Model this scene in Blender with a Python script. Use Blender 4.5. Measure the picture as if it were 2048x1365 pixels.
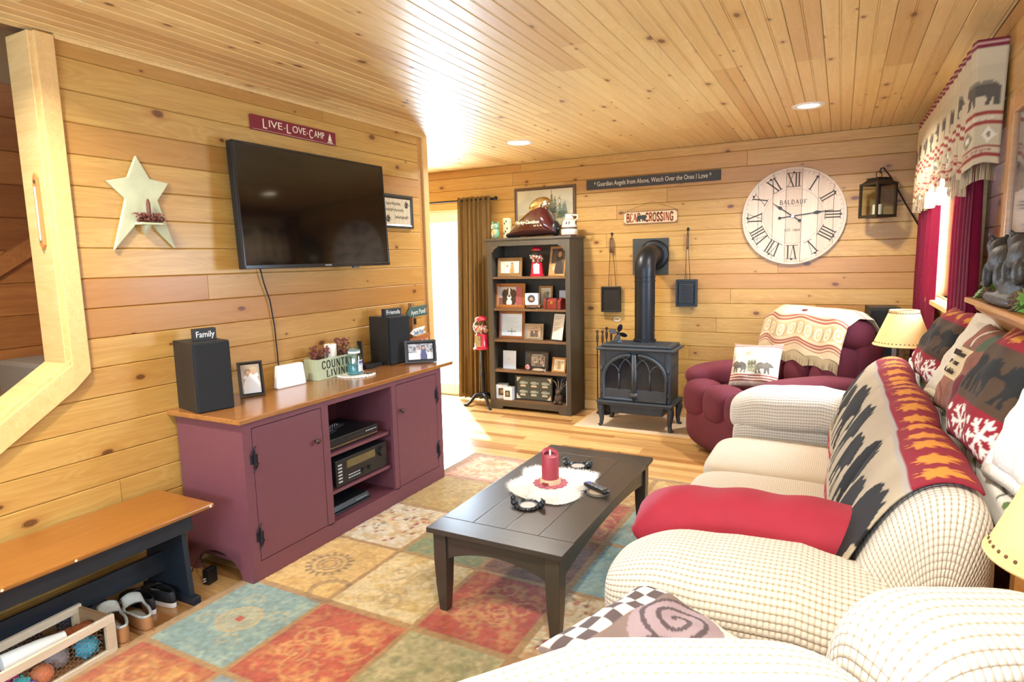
import bpy, bmesh, math, random
import numpy as np
from mathutils import Vector, Matrix
for o in list(bpy.data.objects): bpy.data.objects.remove(o)
scene = bpy.context.scene
COL = scene.collection
random.seed(7); RNG = np.random.default_rng(5)

# ------------------------------------------------------------------ camera
F_PX = 1245.85; CAM = np.array([2.8776, 0.0, 1.5])
YAW, PIT, ROL = 0.485989, 0.130077, -0.0234787
def cam_rows():
    cy, sy, cp, sp = math.cos(YAW), math.sin(YAW), math.cos(PIT), math.sin(PIT)
    fwd = np.array([-sy*cp, cy*cp, -sp]); right = np.array([cy, sy, 0.]); up = np.cross(right, fwd)
    c, s = math.cos(ROL), math.sin(ROL)
    return c*right + s*up, -s*right + c*up, fwd
CR, CU, CF = cam_rows()
cam_d = bpy.data.cameras.new('camera'); cam = bpy.data.objects.new('camera', cam_d); COL.objects.link(cam)
cam_d.sensor_width = 36; cam_d.sensor_fit = 'HORIZONTAL'; cam_d.lens = F_PX/2048*36; cam_d.clip_start = 0.02
m = Matrix.Identity(4)
for i in range(3):
    m[i][0], m[i][1], m[i][2], m[i][3] = CR[i], CU[i], -CF[i], CAM[i]
cam.matrix_world = m
scene.camera = cam
def ray(x, y): return CR*((x-1024)/F_PX) - CU*((y-682.5)/F_PX) + CF
def hit(x, y, ax, v):
    d = ray(x, y); return CAM + d*(v-CAM[ax])/d[ax]
def PX(x, y, v): return hit(x, y, 0, v)
def PY(x, y, v): return hit(x, y, 1, v)
def PZ(x, y, v): return hit(x, y, 2, v)

# room: x to the right along the far wall, y towards the far wall, z up
D, H, W, YN, XR = 5.768, 2.455, 3.45, -1.7, -2.6

# ------------------------------------------------------------------ light
EXPO = 0.3
scene.view_settings.view_transform = 'Standard'; scene.view_settings.look = 'None'
scene.view_settings.gamma = 1.0; scene.view_settings.use_curve_mapping = False
scene.view_settings.exposure = EXPO
world = bpy.data.worlds.new('sky'); scene.world = world; world.use_nodes = True
wn = world.node_tree; bg = wn.nodes['Background']
bg.inputs[0].default_value = (0.72, 0.86, 1.0, 1); bg.inputs[1].default_value = 2.2
def area(name, loc, target, sx, sy, power, col=(1, 1, 1), shape='RECTANGLE'):
    l = bpy.data.lights.new(name, 'AREA'); l.shape = shape; l.size = sx; l.size_y = sy; l.energy = power; l.color = col
    o = bpy.data.objects.new(name, l); COL.objects.link(o); o.location = loc
    o.rotation_euler = (Vector(target)-Vector(loc)).to_track_quat('-Z', 'Y').to_euler()
    return o
sun_d = bpy.data.lights.new('sun', 'SUN'); sun_d.energy = 22; sun_d.angle = 0.02; sun_d.color = (1, .96, .9)
sun = bpy.data.objects.new('sun', sun_d); COL.objects.link(sun)
sun.rotation_euler = Vector((0.8, -0.95, -1.25)).to_track_quat('-Z', 'Y').to_euler()
# daylight at the patio door and right window, fill at two added windows
area('daylight_door', (-1.3, D+0.4, 1.05), (-0.5, 4.2, 1.15), 1.9, 1.9, 620, (.72, .86, 1))
area('daylight_window', (W+0.45, 4.3, 1.65), (2.2, 4.1, 1.0), 1.5, 1.0, 210, (.72, .86, 1))
area('added_fill_rear', (2.0, YN-0.45, 1.35), (1.8, 1.6, 2.5), 2.8, 1.3, 230, (.68, .84, 1))  # added fill light, shines in from behind the camera
area('added_fill_side', (W+0.45, -0.3, 1.4), (1.5, 1.4, 1.9), 1.5, 1.2, 60, (.68, .84, 1))  # added fill for the foreground, from beside the camera

# ------------------------------------------------------------------ materials
def lin(c):
    if isinstance(c, str): c = tuple(int(c[i:i+2], 16) for i in (0, 2, 4))
    return tuple(((v/255)/12.92 if v/255 <= .04045 else ((v/255+.055)/1.055)**2.4) for v in c)
MATS = {}
def base(name):
    m = bpy.data.materials.new(name); m.use_nodes = True; nt = m.node_tree
    return m, nt, nt.nodes['Principled BSDF']
def N(nt, typ, **kw):
    n = nt.nodes.new(typ)
    for k, v in kw.items():
        if k in n.inputs: n.inputs[k].default_value = v
        else: setattr(n, k, v)
    return n
def mth(nt, op, a, b=None, clamp=False):
    n = nt.nodes.new('ShaderNodeMath'); n.operation = op; n.use_clamp = clamp
    for i, v in enumerate((a, b)):
        if v is None: continue
        if isinstance(v, (int, float)): n.inputs[i].default_value = v
        else: nt.links.new(v, n.inputs[i])
    return n.outputs[0]
def mixc(nt, fac, a, b, blend='MIX'):
    n = nt.nodes.new('ShaderNodeMix'); n.data_type = 'RGBA'; n.blend_type = blend
    for i, v in ((0, fac), (6, a), (7, b)):
        if isinstance(v, (int, float)): n.inputs[i].default_value = v
        elif isinstance(v, tuple): n.inputs[i].default_value = (*v[:3], 1)
        else: nt.links.new(v, n.inputs[i])
    return n.outputs[2]
def bump(nt, b, hgt, strength=.3, dist=.01):
    n = nt.nodes.new('ShaderNodeBump'); n.inputs['Strength'].default_value = strength; n.inputs['Distance'].default_value = dist
    nt.links.new(hgt, n.inputs['Height']); nt.links.new(n.outputs[0], b.inputs['Normal'])
def mat(name, col, rough=.5, metal=0., var=.12, vs=18, bs=0., bscale=120, coat=0., emit=None, spec=.5, alpha=1):
    """plain procedural paint / metal / cloth: a colour with noise variation and optional relief"""
    if name in MATS: return MATS[name]
    m, nt, b = base(name); c = lin(col)
    tc = N(nt, 'ShaderNodeTexCoord')
    nz = N(nt, 'ShaderNodeTexNoise', Scale=vs, Detail=4.0); nt.links.new(tc.outputs['Object'], nz.inputs['Vector'])
    dk = tuple(v*(1-var) for v in c); lt = tuple(min(1, v*(1+var)) for v in c)
    nt.links.new(mixc(nt, nz.outputs[0], dk, lt), b.inputs['Base Color'])
    b.inputs['Roughness'].default_value = rough; b.inputs['Metallic'].default_value = metal
    b.inputs['Specular IOR Level'].default_value = spec; b.inputs['Coat Weight'].default_value = coat
    if bs:
        n2 = N(nt, 'ShaderNodeTexNoise', Scale=bscale, Detail=3.0); nt.links.new(tc.outputs['Object'], n2.inputs['Vector'])
        bump(nt, b, n2.outputs[0], bs, .004)
    if emit:
        b.inputs['Emission Color'].default_value = (*lin(emit[0]), 1); b.inputs['Emission Strength'].default_value = emit[1]
    MATS[name] = m; return m
def wood(name, light, dark, knot='5a2a12', knots=.55, rough=.42, gs=1.0, kscale=(4.2, 7.0), tint='b06a2c', tvar=.35, coat=.15, axis=0):
    """boards: grain along local x, knots, a tone of its own for every object"""
    if name in MATS: return MATS[name]
    m, nt, b = base(name)
    tc = N(nt, 'ShaderNodeTexCoord'); oi = N(nt, 'ShaderNodeObjectInfo')
    off = N(nt, 'ShaderNodeCombineXYZ')
    for i, k in enumerate((37.3, 91.7, 53.1)): nt.links.new(mth(nt, 'MULTIPLY', oi.outputs['Random'], k), off.inputs[i])
    add = N(nt, 'ShaderNodeVectorMath', operation='ADD')
    src = tc.outputs['Object']
    if axis:
        mp0 = N(nt, 'ShaderNodeMapping'); mp0.inputs['Rotation'].default_value = (0, 0, math.pi/2) if axis == 1 else (0, math.pi/2, 0)
        nt.links.new(src, mp0.inputs[0]); src = mp0.outputs[0]
    nt.links.new(src, add.inputs[0]); nt.links.new(off.outputs[0], add.inputs[1])
    P = add.outputs[0]
    mp = N(nt, 'ShaderNodeMapping'); mp.inputs['Scale'].default_value = (1.3*gs, 26*gs, 26*gs); nt.links.new(P, mp.inputs[0])
    n1 = N(nt, 'ShaderNodeTexNoise', Scale=1.6, Detail=5.0, Distortion=.6); nt.links.new(mp.outputs[0], n1.inputs['Vector'])
    mp2 = N(nt, 'ShaderNodeMapping'); mp2.inputs['Scale'].default_value = (.55*gs, 5.5*gs, 5.5*gs); nt.links.new(P, mp2.inputs[0])
    n2 = N(nt, 'ShaderNodeTexNoise', Scale=1.5, Detail=2.0, Distortion=1.2); nt.links.new(mp2.outputs[0], n2.inputs['Vector'])
    rings = mth(nt, 'ABSOLUTE', mth(nt, 'SINE', mth(nt, 'MULTIPLY', n2.outputs[0], 46)))
    g = mth(nt, 'ADD', mth(nt, 'MULTIPLY', n1.outputs[0], .75), mth(nt, 'MULTIPLY', rings, .18), True)
    ramp = N(nt, 'ShaderNodeValToRGB'); nt.links.new(g, ramp.inputs[0])
    ramp.color_ramp.elements[0].position = .25; ramp.color_ramp.elements[0].color = (*lin(light), 1)
    ramp.color_ramp.elements[1].position = .85; ramp.color_ramp.elements[1].color = (*lin(dark), 1)
    # some boards, and long streaks in them, are redder
    rr = mth(nt, 'POWER', oi.outputs['Random'], 3.0)
    c = mixc(nt, mth(nt, 'MULTIPLY', rr, tvar*1.6), ramp.outputs[0], lin(tint), 'MIX')
    n3 = N(nt, 'ShaderNodeTexNoise', Scale=.9, Detail=2.0); nt.links.new(mp2.outputs[0], n3.inputs['Vector'])
    c = mixc(nt, mth(nt, 'MULTIPLY', mth(nt, 'SUBTRACT', n3.outputs[0], .5, True), tvar*2.2), c, lin(tint), 'MIX')
    if knots > 0:
        mk = N(nt, 'ShaderNodeMapping'); mk.inputs['Scale'].default_value = (kscale[0], kscale[1], 1); nt.links.new(P, mk.inputs[0])
        nw = N(nt, 'ShaderNodeTexNoise', Scale=3.0); nt.links.new(mk.outputs[0], nw.inputs['Vector'])
        wv = N(nt, 'ShaderNodeVectorMath', operation='SCALE'); wv.inputs['Scale'].default_value = .07; nt.links.new(nw.outputs[1], wv.inputs[0])
        wa = N(nt, 'ShaderNodeVectorMath', operation='ADD'); nt.links.new(mk.outputs[0], wa.inputs[0]); nt.links.new(wv.outputs[0], wa.inputs[1])
        vo = N(nt, 'ShaderNodeTexVoronoi', voronoi_dimensions='2D', Scale=1.0); nt.links.new(wa.outputs[0], vo.inputs['Vector'])
        sp = N(nt, 'ShaderNodeSeparateColor'); nt.links.new(vo.outputs['Color'], sp.inputs[0])
        on = mth(nt, 'LESS_THAN', sp.outputs[0], knots)
        size = mth(nt, 'ADD', mth(nt, 'MULTIPLY', mth(nt, 'POWER', sp.outputs[1], 2.2), .075), .028)
        q = mth(nt, 'DIVIDE', vo.outputs['Distance'], size)
        core = mth(nt, 'MULTIPLY', mth(nt, 'SUBTRACT', 1.35, q, True), on, True)
        halo = mth(nt, 'MULTIPLY', mth(nt, 'MULTIPLY', mth(nt, 'SUBTRACT', 1.0, mth(nt, 'MULTIPLY', q, .33), True), on), .6, True)
        c = mixc(nt, halo, c, lin(tint)); 
        kr = mth(nt, 'MULTIPLY', mth(nt, 'ABSOLUTE', mth(nt, 'SINE', mth(nt, 'MULTIPLY', q, 9))), .35)
        c = mixc(nt, mth(nt, 'SUBTRACT', mth(nt, 'MULTIPLY', core, 1.6, True), kr, True), c, lin(knot))
    nt.links.new(c, b.inputs['Base Color'])
    b.inputs['Roughness'].default_value = rough; b.inputs['Coat Weight'].default_value = coat; b.inputs['Coat Roughness'].default_value = .22
    bump(nt, b, n1.outputs[0], .06, .003)
    MATS[name] = m; return m
def vmat(name, rough=.7, weave=0., wstr=.25, sheen=0., metal=0., coat=0.):
    """printed / woven pattern: colour from the mesh's own colour attribute, weave relief in uv metres"""
    if name in MATS: return MATS[name]
    m, nt, b = base(name)
    at = N(nt, 'ShaderNodeAttribute', attribute_name='Col')
    tc = N(nt, 'ShaderNodeTexCoord')
    nz = N(nt, 'ShaderNodeTexNoise', Scale=240.0, Detail=2.0); nt.links.new(tc.outputs['Object'], nz.inputs['Vector'])
    nt.links.new(mixc(nt, mth(nt, 'MULTIPLY', nz.outputs[0], .28), at.outputs['Color'], mixc(nt, 1.0, at.outputs['Color'], (.45, .45, .45), 'MULTIPLY')), b.inputs['Base Color'])
    b.inputs['Roughness'].default_value = rough; b.inputs['Metallic'].default_value = metal; b.inputs['Coat Weight'].default_value = coat
    b.inputs['Sheen Weight'].default_value = sheen
    if weave: bump(nt, b, nz.outputs[0], wstr, weave)
    MATS[name] = m; return m
def waffle(name, light, dark, pitch=.011, depth=.6):
    """waffle-knit upholstery, pattern in uv metres"""
    if name in MATS: return MATS[name]
    m, nt, b = base(name)
    uv = N(nt, 'ShaderNodeUVMap'); s = N(nt, 'ShaderNodeSeparateXYZ'); nt.links.new(uv.outputs[0], s.inputs[0])
    k = 2*math.pi/pitch
    su = mth(nt, 'ABSOLUTE', mth(nt, 'SINE', mth(nt, 'MULTIPLY', s.outputs[0], k/2)))
    sv = mth(nt, 'ABSOLUTE', mth(nt, 'SINE', mth(nt, 'MULTIPLY', s.outputs[1], k/2)))
    h = mth(nt, 'MULTIPLY', mth(nt, 'POWER', su, .6), mth(nt, 'POWER', sv, .6))
    tc = N(nt, 'ShaderNodeTexCoord')
    nz = N(nt, 'ShaderNodeTexNoise', Scale=9.0, Detail=4.0); nt.links.new(tc.outputs['Object'], nz.inputs['Vector'])
    pit = mth(nt, 'MULTIPLY', mth(nt, 'POWER', mth(nt, 'SUBTRACT', 1.0, su, True), 1.6), mth(nt, 'SUBTRACT', 1.0, mth(nt, 'MULTIPLY', sv, .7), True))
    c = mixc(nt, mth(nt, 'MULTIPLY', pit, 1.5, True), lin(light), lin(dark))
    c = mixc(nt, mth(nt, 'MULTIPLY', nz.outputs[0], .25), c, mixc(nt, 1.0, c, (.75, .7, .62), 'MULTIPLY'))
    nt.links.new(c, b.inputs['Base Color']); b.inputs['Roughness'].default_value = .9; b.inputs['Specular IOR Level'].default_value = .15
    b.inputs['Sheen Weight'].default_value = .2
    bump(nt, b, h, depth, .004)
    MATS[name] = m; return m
def glass(name, col='ffffff', rough=.0, mixw=.9):
    if name in MATS: return MATS[name]
    m = bpy.data.materials.new(name); m.use_nodes = True; nt = m.node_tree; nt.nodes.clear()
    o = N(nt, 'ShaderNodeOutputMaterial'); t = N(nt, 'ShaderNodeBsdfTransparent'); g = N(nt, 'ShaderNodeBsdfGlossy')
    t.inputs[0].default_value = (*lin(col), 1); g.inputs['Roughness'].default_value = rough
    lw = N(nt, 'ShaderNodeLayerWeight'); fr_ = mth(nt, 'ADD', mth(nt, 'MULTIPLY', mth(nt, 'POWER', lw.outputs['Facing'], 4.0), .5), .045); mx = N(nt, 'ShaderNodeMixShader')
    nz = N(nt, 'ShaderNodeTexNoise', Scale=3.0); f2 = mth(nt, 'MULTIPLY', fr_, mth(nt, 'ADD', mth(nt, 'MULTIPLY', nz.outputs[0], .1), mixw))
    nt.links.new(f2, mx.inputs[0]); nt.links.new(t.outputs[0], mx.inputs[1]); nt.links.new(g.outputs[0], mx.inputs[2]); nt.links.new(mx.outputs[0], o.inputs[0])
    MATS[name] = m; return m

# ------------------------------------------------------------------ mesh helpers
class MB:
    def __init__(s): s.v = []; s.f = []
    def add(s, v, f):
        n = len(s.v); s.v += [tuple(map(float, p)) for p in v]; s.f += [tuple(i+n for i in q) for q in f]; return s
    def box(s, x0, x1, y0, y1, z0, z1):
        return s.add([(x0,y0,z0),(x1,y0,z0),(x1,y1,z0),(x0,y1,z0),(x0,y0,z1),(x1,y0,z1),(x1,y1,z1),(x0,y1,z1)],
                     [(0,3,2,1),(4,5,6,7),(0,1,5,4),(1,2,6,5),(2,3,7,6),(3,0,4,7)])
    def prism(s, poly, ax, a, b):
        def mk(p, t): return {'x': (t, p[0], p[1]), 'y': (p[0], t, p[1]), 'z': (p[0], p[1], t)}[ax]
        n = len(poly)
        return s.add([mk(p, a) for p in poly]+[mk(p, b) for p in poly],
                     [tuple(range(n-1, -1, -1)), tuple(range(n, 2*n))]+[(i, (i+1) % n, n+(i+1) % n, n+i) for i in range(n)])
    def lathe(s, prof, c=(0,0,0), n=20, ax='z', cap=True):
        v = []; f = []
        for r, h in prof:
            for k in range(n):
                a = 2*math.pi*k/n; p = (r*math.cos(a), r*math.sin(a), h)
                if ax == 'y': p = (p[0], p[2], p[1])
                if ax == 'x': p = (p[2], p[0], p[1])
                v.append((p[0]+c[0], p[1]+c[1], p[2]+c[2]))
        for i in range(len(prof)-1):
            for k in range(n): f.append((i*n+k, i*n+(k+1) % n, (i+1)*n+(k+1) % n, (i+1)*n+k))
        if cap: f.append(tuple(range(n-1, -1, -1))); f.append(tuple(range((len(prof)-1)*n, len(prof)*n)))
        return s.add(v, f)
    def tube(s, pts, r, n=8):
        pts = [Vector(p) for p in pts]; m_ = len(pts); v = []; f = []
        rs = r if isinstance(r, (list, tuple)) else [r]*m_
        up = None
        for i, p in enumerate(pts):
            t = (pts[min(i+1, m_-1)]-pts[max(i-1, 0)]).normalized()
            if up is None: up = Vector((0,0,1)) if abs(t.z) < .9 else Vector((1,0,0))
            a = t.cross(up)
            if a.length < 1e-5: a = t.orthogonal()
            a.normalize(); b = a.cross(t).normalized(); up = b
            for k in range(n):
                q = 2*math.pi*k/n; v.append(p+(a*math.cos(q)+b*math.sin(q))*rs[i])
        for i in range(m_-1):
            for k in range(n): f.append((i*n+k, i*n+(k+1) % n, (i+1)*n+(k+1) % n, (i+1)*n+k))
        f.append(tuple(range(n-1, -1, -1))); f.append(tuple(range((m_-1)*n, m_*n)))
        return s.add(v, f)
    def ell(s, c, r, nu=20, nv=12, e1=1., e2=1., rot=None):
        def sg(a, e): return math.copysign(abs(a)**e, a)
        v = []; f = []
        for j in range(1, nv):
            t = math.pi*(j/nv-.5)
            for i in range(nu):
                a = 2*math.pi*i/nu
                p = Vector((r[0]*sg(math.cos(t), e1)*sg(math.cos(a), e2), r[1]*sg(math.cos(t), e1)*sg(math.sin(a), e2), r[2]*sg(math.sin(t), e1)))
                if rot is not None: p = rot @ p
                v.append(p+Vector(c))
        b0 = Vector((0,0,-r[2])); t0 = Vector((0,0,r[2]))
        if rot is not None: b0 = rot @ b0; t0 = rot @ t0
        v += [b0+Vector(c), t0+Vector(c)]; nb = (nv-1)*nu
        for j in range(nv-2):
            for i in range(nu): f.append((j*nu+i, j*nu+(i+1) % nu, (j+1)*nu+(i+1) % nu, (j+1)*nu+i))
        for i in range(nu):
            f.append((nb, (i+1) % nu, i)); f.append((nb+1, (nv-2)*nu+i, (nv-2)*nu+(i+1) % nu))
        return s.add(v, f)
    def grid(s, P, wrapu=False, wrapv=False):
        nv, nu = P.shape[:2]; f = []
        for j in range(nv if wrapv else nv-1):
            for i in range(nu if wrapu else nu-1):
                f.append((j*nu+i, j*nu+(i+1) % nu, ((j+1) % nv)*nu+(i+1) % nu, ((j+1) % nv)*nu+i))
        return s.add(P.reshape(-1, 3), f)
    def build(s, name, m, parent=None, smooth=None, bevel=0, world=False, recalc=True, uv=None):
        me = bpy.data.meshes.new(name); me.from_pydata(s.v, [], s.f)
        if recalc:
            bm = bmesh.new(); bm.from_mesh(me); bmesh.ops.recalc_face_normals(bm, faces=bm.faces); bm.to_mesh(me); bm.free()
        if smooth:
            me.polygons.foreach_set('use_smooth', [True]*len(me.polygons))
            if smooth is not True: me.set_sharp_from_angle(angle=smooth)
        me.update()
        return link(name, me, m, parent, bevel, world)
def link(name, me, m, parent=None, bevel=0, world=False):
    o = bpy.data.objects.new(name, me); COL.objects.link(o)
    if m is not None and len(me.materials) == 0: me.materials.append(m)
    if parent is not None:
        o.parent = parent
        if world: o.matrix_parent_inverse = parent.matrix_basis.inverted()
    if bevel:
        b = o.modifiers.new('bevel', 'BEVEL'); b.width = bevel; b.segments = 2; b.limit_method = 'ANGLE'
    return o
def box(name, m, x0, x1, y0, y1, z0, z1, parent=None, bevel=0, world=False):
    return MB().box(x0, x1, y0, y1, z0, z1).build(name, m, parent, bevel=bevel, world=world, recalc=False)
def thing(name, label, cat, loc=(0,0,0), rz=0, group=None, rot=None):
    o = bpy.data.objects.new(name, None); COL.objects.link(o); o.empty_display_size = .05
    o.location = loc; o.rotation_euler = rot if rot else (0, 0, rz)
    bpy.context.view_layer.update() if False else None
    o['label'] = label; o['category'] = cat
    if group: o['group'] = group
    return o
def tag(o, label, cat, group=None):
    o['label'] = label; o['category'] = cat
    if group: o['group'] = group
    return o
def struct(o): o['kind'] = 'structure'; return o
def sub(o, levels=2):
    s = o.modifiers.new('sub', 'SUBSURF'); s.levels = levels; s.render_levels = levels; return o
def frame_of(loc, X, Y, Z):
    M4 = Matrix.Identity(4)
    for i in range(3): M4[i][0], M4[i][1], M4[i][2], M4[i][3] = X[i], Y[i], Z[i], loc[i]
    return M4

class Cv:
    """a printed pattern evaluated on a grid of points (u right, v up, in units of the given size)"""
    def __init__(s, w, h, step, bgc):
        s.nx = max(3, int(round(w/step))+1); s.ny = max(3, int(round(h/step))+1); s.w, s.h = w, h
        u, v = np.meshgrid(np.linspace(0, w, s.nx), np.linspace(0, h, s.ny)); s.u, s.v = u, v
        s.c = np.ones((s.ny, s.nx, 3))*np.array(lin(bgc))
    def fill(s, mk, c, a=1.0):
        c = np.array(lin(c)); s.c[mk] = s.c[mk]*(1-a)+c*a; return s
    def poly(s, pts, c, a=1.0): return s.fill(inpoly(s.u, s.v, pts), c, a)
    def rect(s, x0, y0, x1, y1, c, a=1.0): return s.fill((s.u >= x0) & (s.u <= x1) & (s.v >= y0) & (s.v <= y1), c, a)
    def ell(s, x, y, rx, ry, c, rot=0, a=1.0):
        du, dv = s.u-x, s.v-y; cr, sr = math.cos(rot), math.sin(rot)
        return s.fill(((du*cr+dv*sr)/rx)**2+((-du*sr+dv*cr)/ry)**2 <= 1, c, a)
    def ring(s, x, y, r, t, c, a=1.0, sy=1.0):
        q = np.hypot(s.u-x, (s.v-y)/sy); return s.fill(np.abs(q-r) < t/2, c, a)
    def line(s, pts, t, c, a=1.0):
        mk = np.zeros(s.u.shape, bool)
        for (x0, y0), (x1, y1) in zip(pts[:-1], pts[1:]):
            dx, dy = x1-x0, y1-y0; L = dx*dx+dy*dy+1e-12
            k = np.clip(((s.u-x0)*dx+(s.v-y0)*dy)/L, 0, 1)
            mk |= np.hypot(s.u-x0-k*dx, s.v-y0-k*dy) < t/2
        return s.fill(mk, c, a)
    def noise(s, amt, cell=.03, seed=0):
        g = np.random.default_rng(seed); ny, nx = int(s.h/cell)+3, int(s.w/cell)+3
        r = g.random((ny, nx)); fx = s.u/cell; fy = s.v/cell; ix = fx.astype(int); iy = fy.astype(int); tx = fx-ix; ty = fy-iy
        n = (r[iy, ix]*(1-tx)+r[iy, ix+1]*tx)*(1-ty)+(r[iy+1, ix]*(1-tx)+r[iy+1, ix+1]*tx)*ty
        return n
    def shade(s, amt, cell=.03, seed=0):
        n = s.noise(amt, cell, seed); s.c *= (1+amt*(n-.5)*2)[..., None]; s.c = np.clip(s.c, 0, 1); return s
def inpoly(u, v, pts):
    mk = np.zeros(u.shape, bool); n = len(pts)
    for i in range(n):
        x0, y0 = pts[i]; x1, y1 = pts[(i+1) % n]
        if y0 == y1: continue
        mk ^= ((y0 > v) != (y1 > v)) & (u < (x1-x0)*(v-y0)/(y1-y0)+x0)
    return mk
def cgrid(name, P, col, m, parent=None, thick=0., smooth=True, world=False, closed=False):
    """grid mesh with uv in metres and, if given, a colour per vertex"""
    P = np.asarray(P, float); ny, nx = P.shape[:2]
    idx = np.arange(ny*nx).reshape(ny, nx)
    if closed:
        a = idx; f = np.stack([a[:-1], np.roll(a, -1, 1)[:-1], np.roll(a, -1, 1)[1:], a[1:]], -1).reshape(-1, 4)
    else: f = np.stack([idx[:-1, :-1], idx[:-1, 1:], idx[1:, 1:], idx[1:, :-1]], -1).reshape(-1, 4)
    me = bpy.data.meshes.new(name); me.from_pydata(P.reshape(-1, 3).tolist(), [], f.tolist())
    du = np.linalg.norm(np.diff(P, axis=1), axis=2); dv = np.linalg.norm(np.diff(P, axis=0), axis=2)
    U = np.zeros((ny, nx)); V = np.zeros((ny, nx))
    U[:, 1:] = np.cumsum(np.maximum(du.mean(0), du*0)[None].repeat(ny, 0) if du.ndim == 1 else np.tile(du.mean(0), (ny, 1)), axis=1)
    V[1:, :] = np.cumsum(np.tile(dv.mean(1)[:, None], (1, nx)), axis=0)
    uvl = me.uv_layers.new(name='UVMap'); uv = np.stack([U.ravel(), V.ravel()], -1)[f.ravel()]
    uvl.data.foreach_set('uv', uv.astype(np.float32).ravel())
    if col is not None:
        at = me.color_attributes.new('Col', 'FLOAT_COLOR', 'POINT')
        c4 = np.ones((ny*nx, 4), np.float32); c4[:, :3] = np.asarray(col).reshape(-1, 3); at.data.foreach_set('color', c4.ravel())
    if smooth: me.polygons.foreach_set('use_smooth', [True]*len(me.polygons))
    me.update(); o = link(name, me, m, parent, 0, world)
    if thick:
        s = o.modifiers.new('solid', 'SOLIDIFY'); s.thickness = thick; s.offset = -1
    return o
def superq(name, m, c, r, e1=.5, e2=.5, parent=None, nu=48, nv=28, rot=None, world=False, defo=None, pole='z'):
    """cushion: superellipsoid with uv in metres; defo(P) may bend it"""
    t = np.linspace(-math.pi/2, math.pi/2, nv); a = np.linspace(0, 2*math.pi, nu+1)
    A, T = np.meshgrid(a, t); sg = lambda q, e: np.sign(q)*np.abs(q)**e
    a1, a2, a3 = sg(np.cos(T), e1)*sg(np.cos(A), e2), sg(np.cos(T), e1)*sg(np.sin(A), e2), sg(np.sin(T), e1)
    if pole == 'x': a1, a2, a3 = a3, a1, a2
    elif pole == 'y': a1, a2, a3 = a2, a3, a1
    P = np.stack([r[0]*a1, r[1]*a2, r[2]*a3], -1)
    if defo: P = defo(P)
    if rot is not None: P = P @ np.array(rot.to_3x3()).T
    P = P+np.array(c)
    return cgrid(name, P, None, m, parent, world=world)
_txt = {}
def text(name, s, size, m, parent=None, mat4=None, width=None, depth=.001, align='CENTER', shear=0., space=1.0):
    """lettering lying in local xy, +z towards the reader"""
    cu = bpy.data.curves.new(name, 'FONT'); cu.body = s; cu.size = size; cu.extrude = depth; cu.align_x = align; cu.align_y = 'CENTER'; cu.shear = shear
    cu.resolution_u = 3; cu.space_character = space
    t = bpy.data.objects.new('tmp_text', cu); COL.objects.link(t)
    me = bpy.data.meshes.new_from_object(t.evaluated_get(bpy.context.evaluated_depsgraph_get())); bpy.data.objects.remove(t)
    if width and len(me.vertices):
        xs = [v.co.x for v in me.vertices]; k = width/(max(xs)-min(xs)); mid = (max(xs)+min(xs))/2 if align == 'CENTER' else min(xs)
        for v in me.vertices: v.co.x = (v.co.x-mid)*k
    o = link(name, me, m, parent)
    if mat4 is not None: o.matrix_local = mat4
    return o
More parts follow.
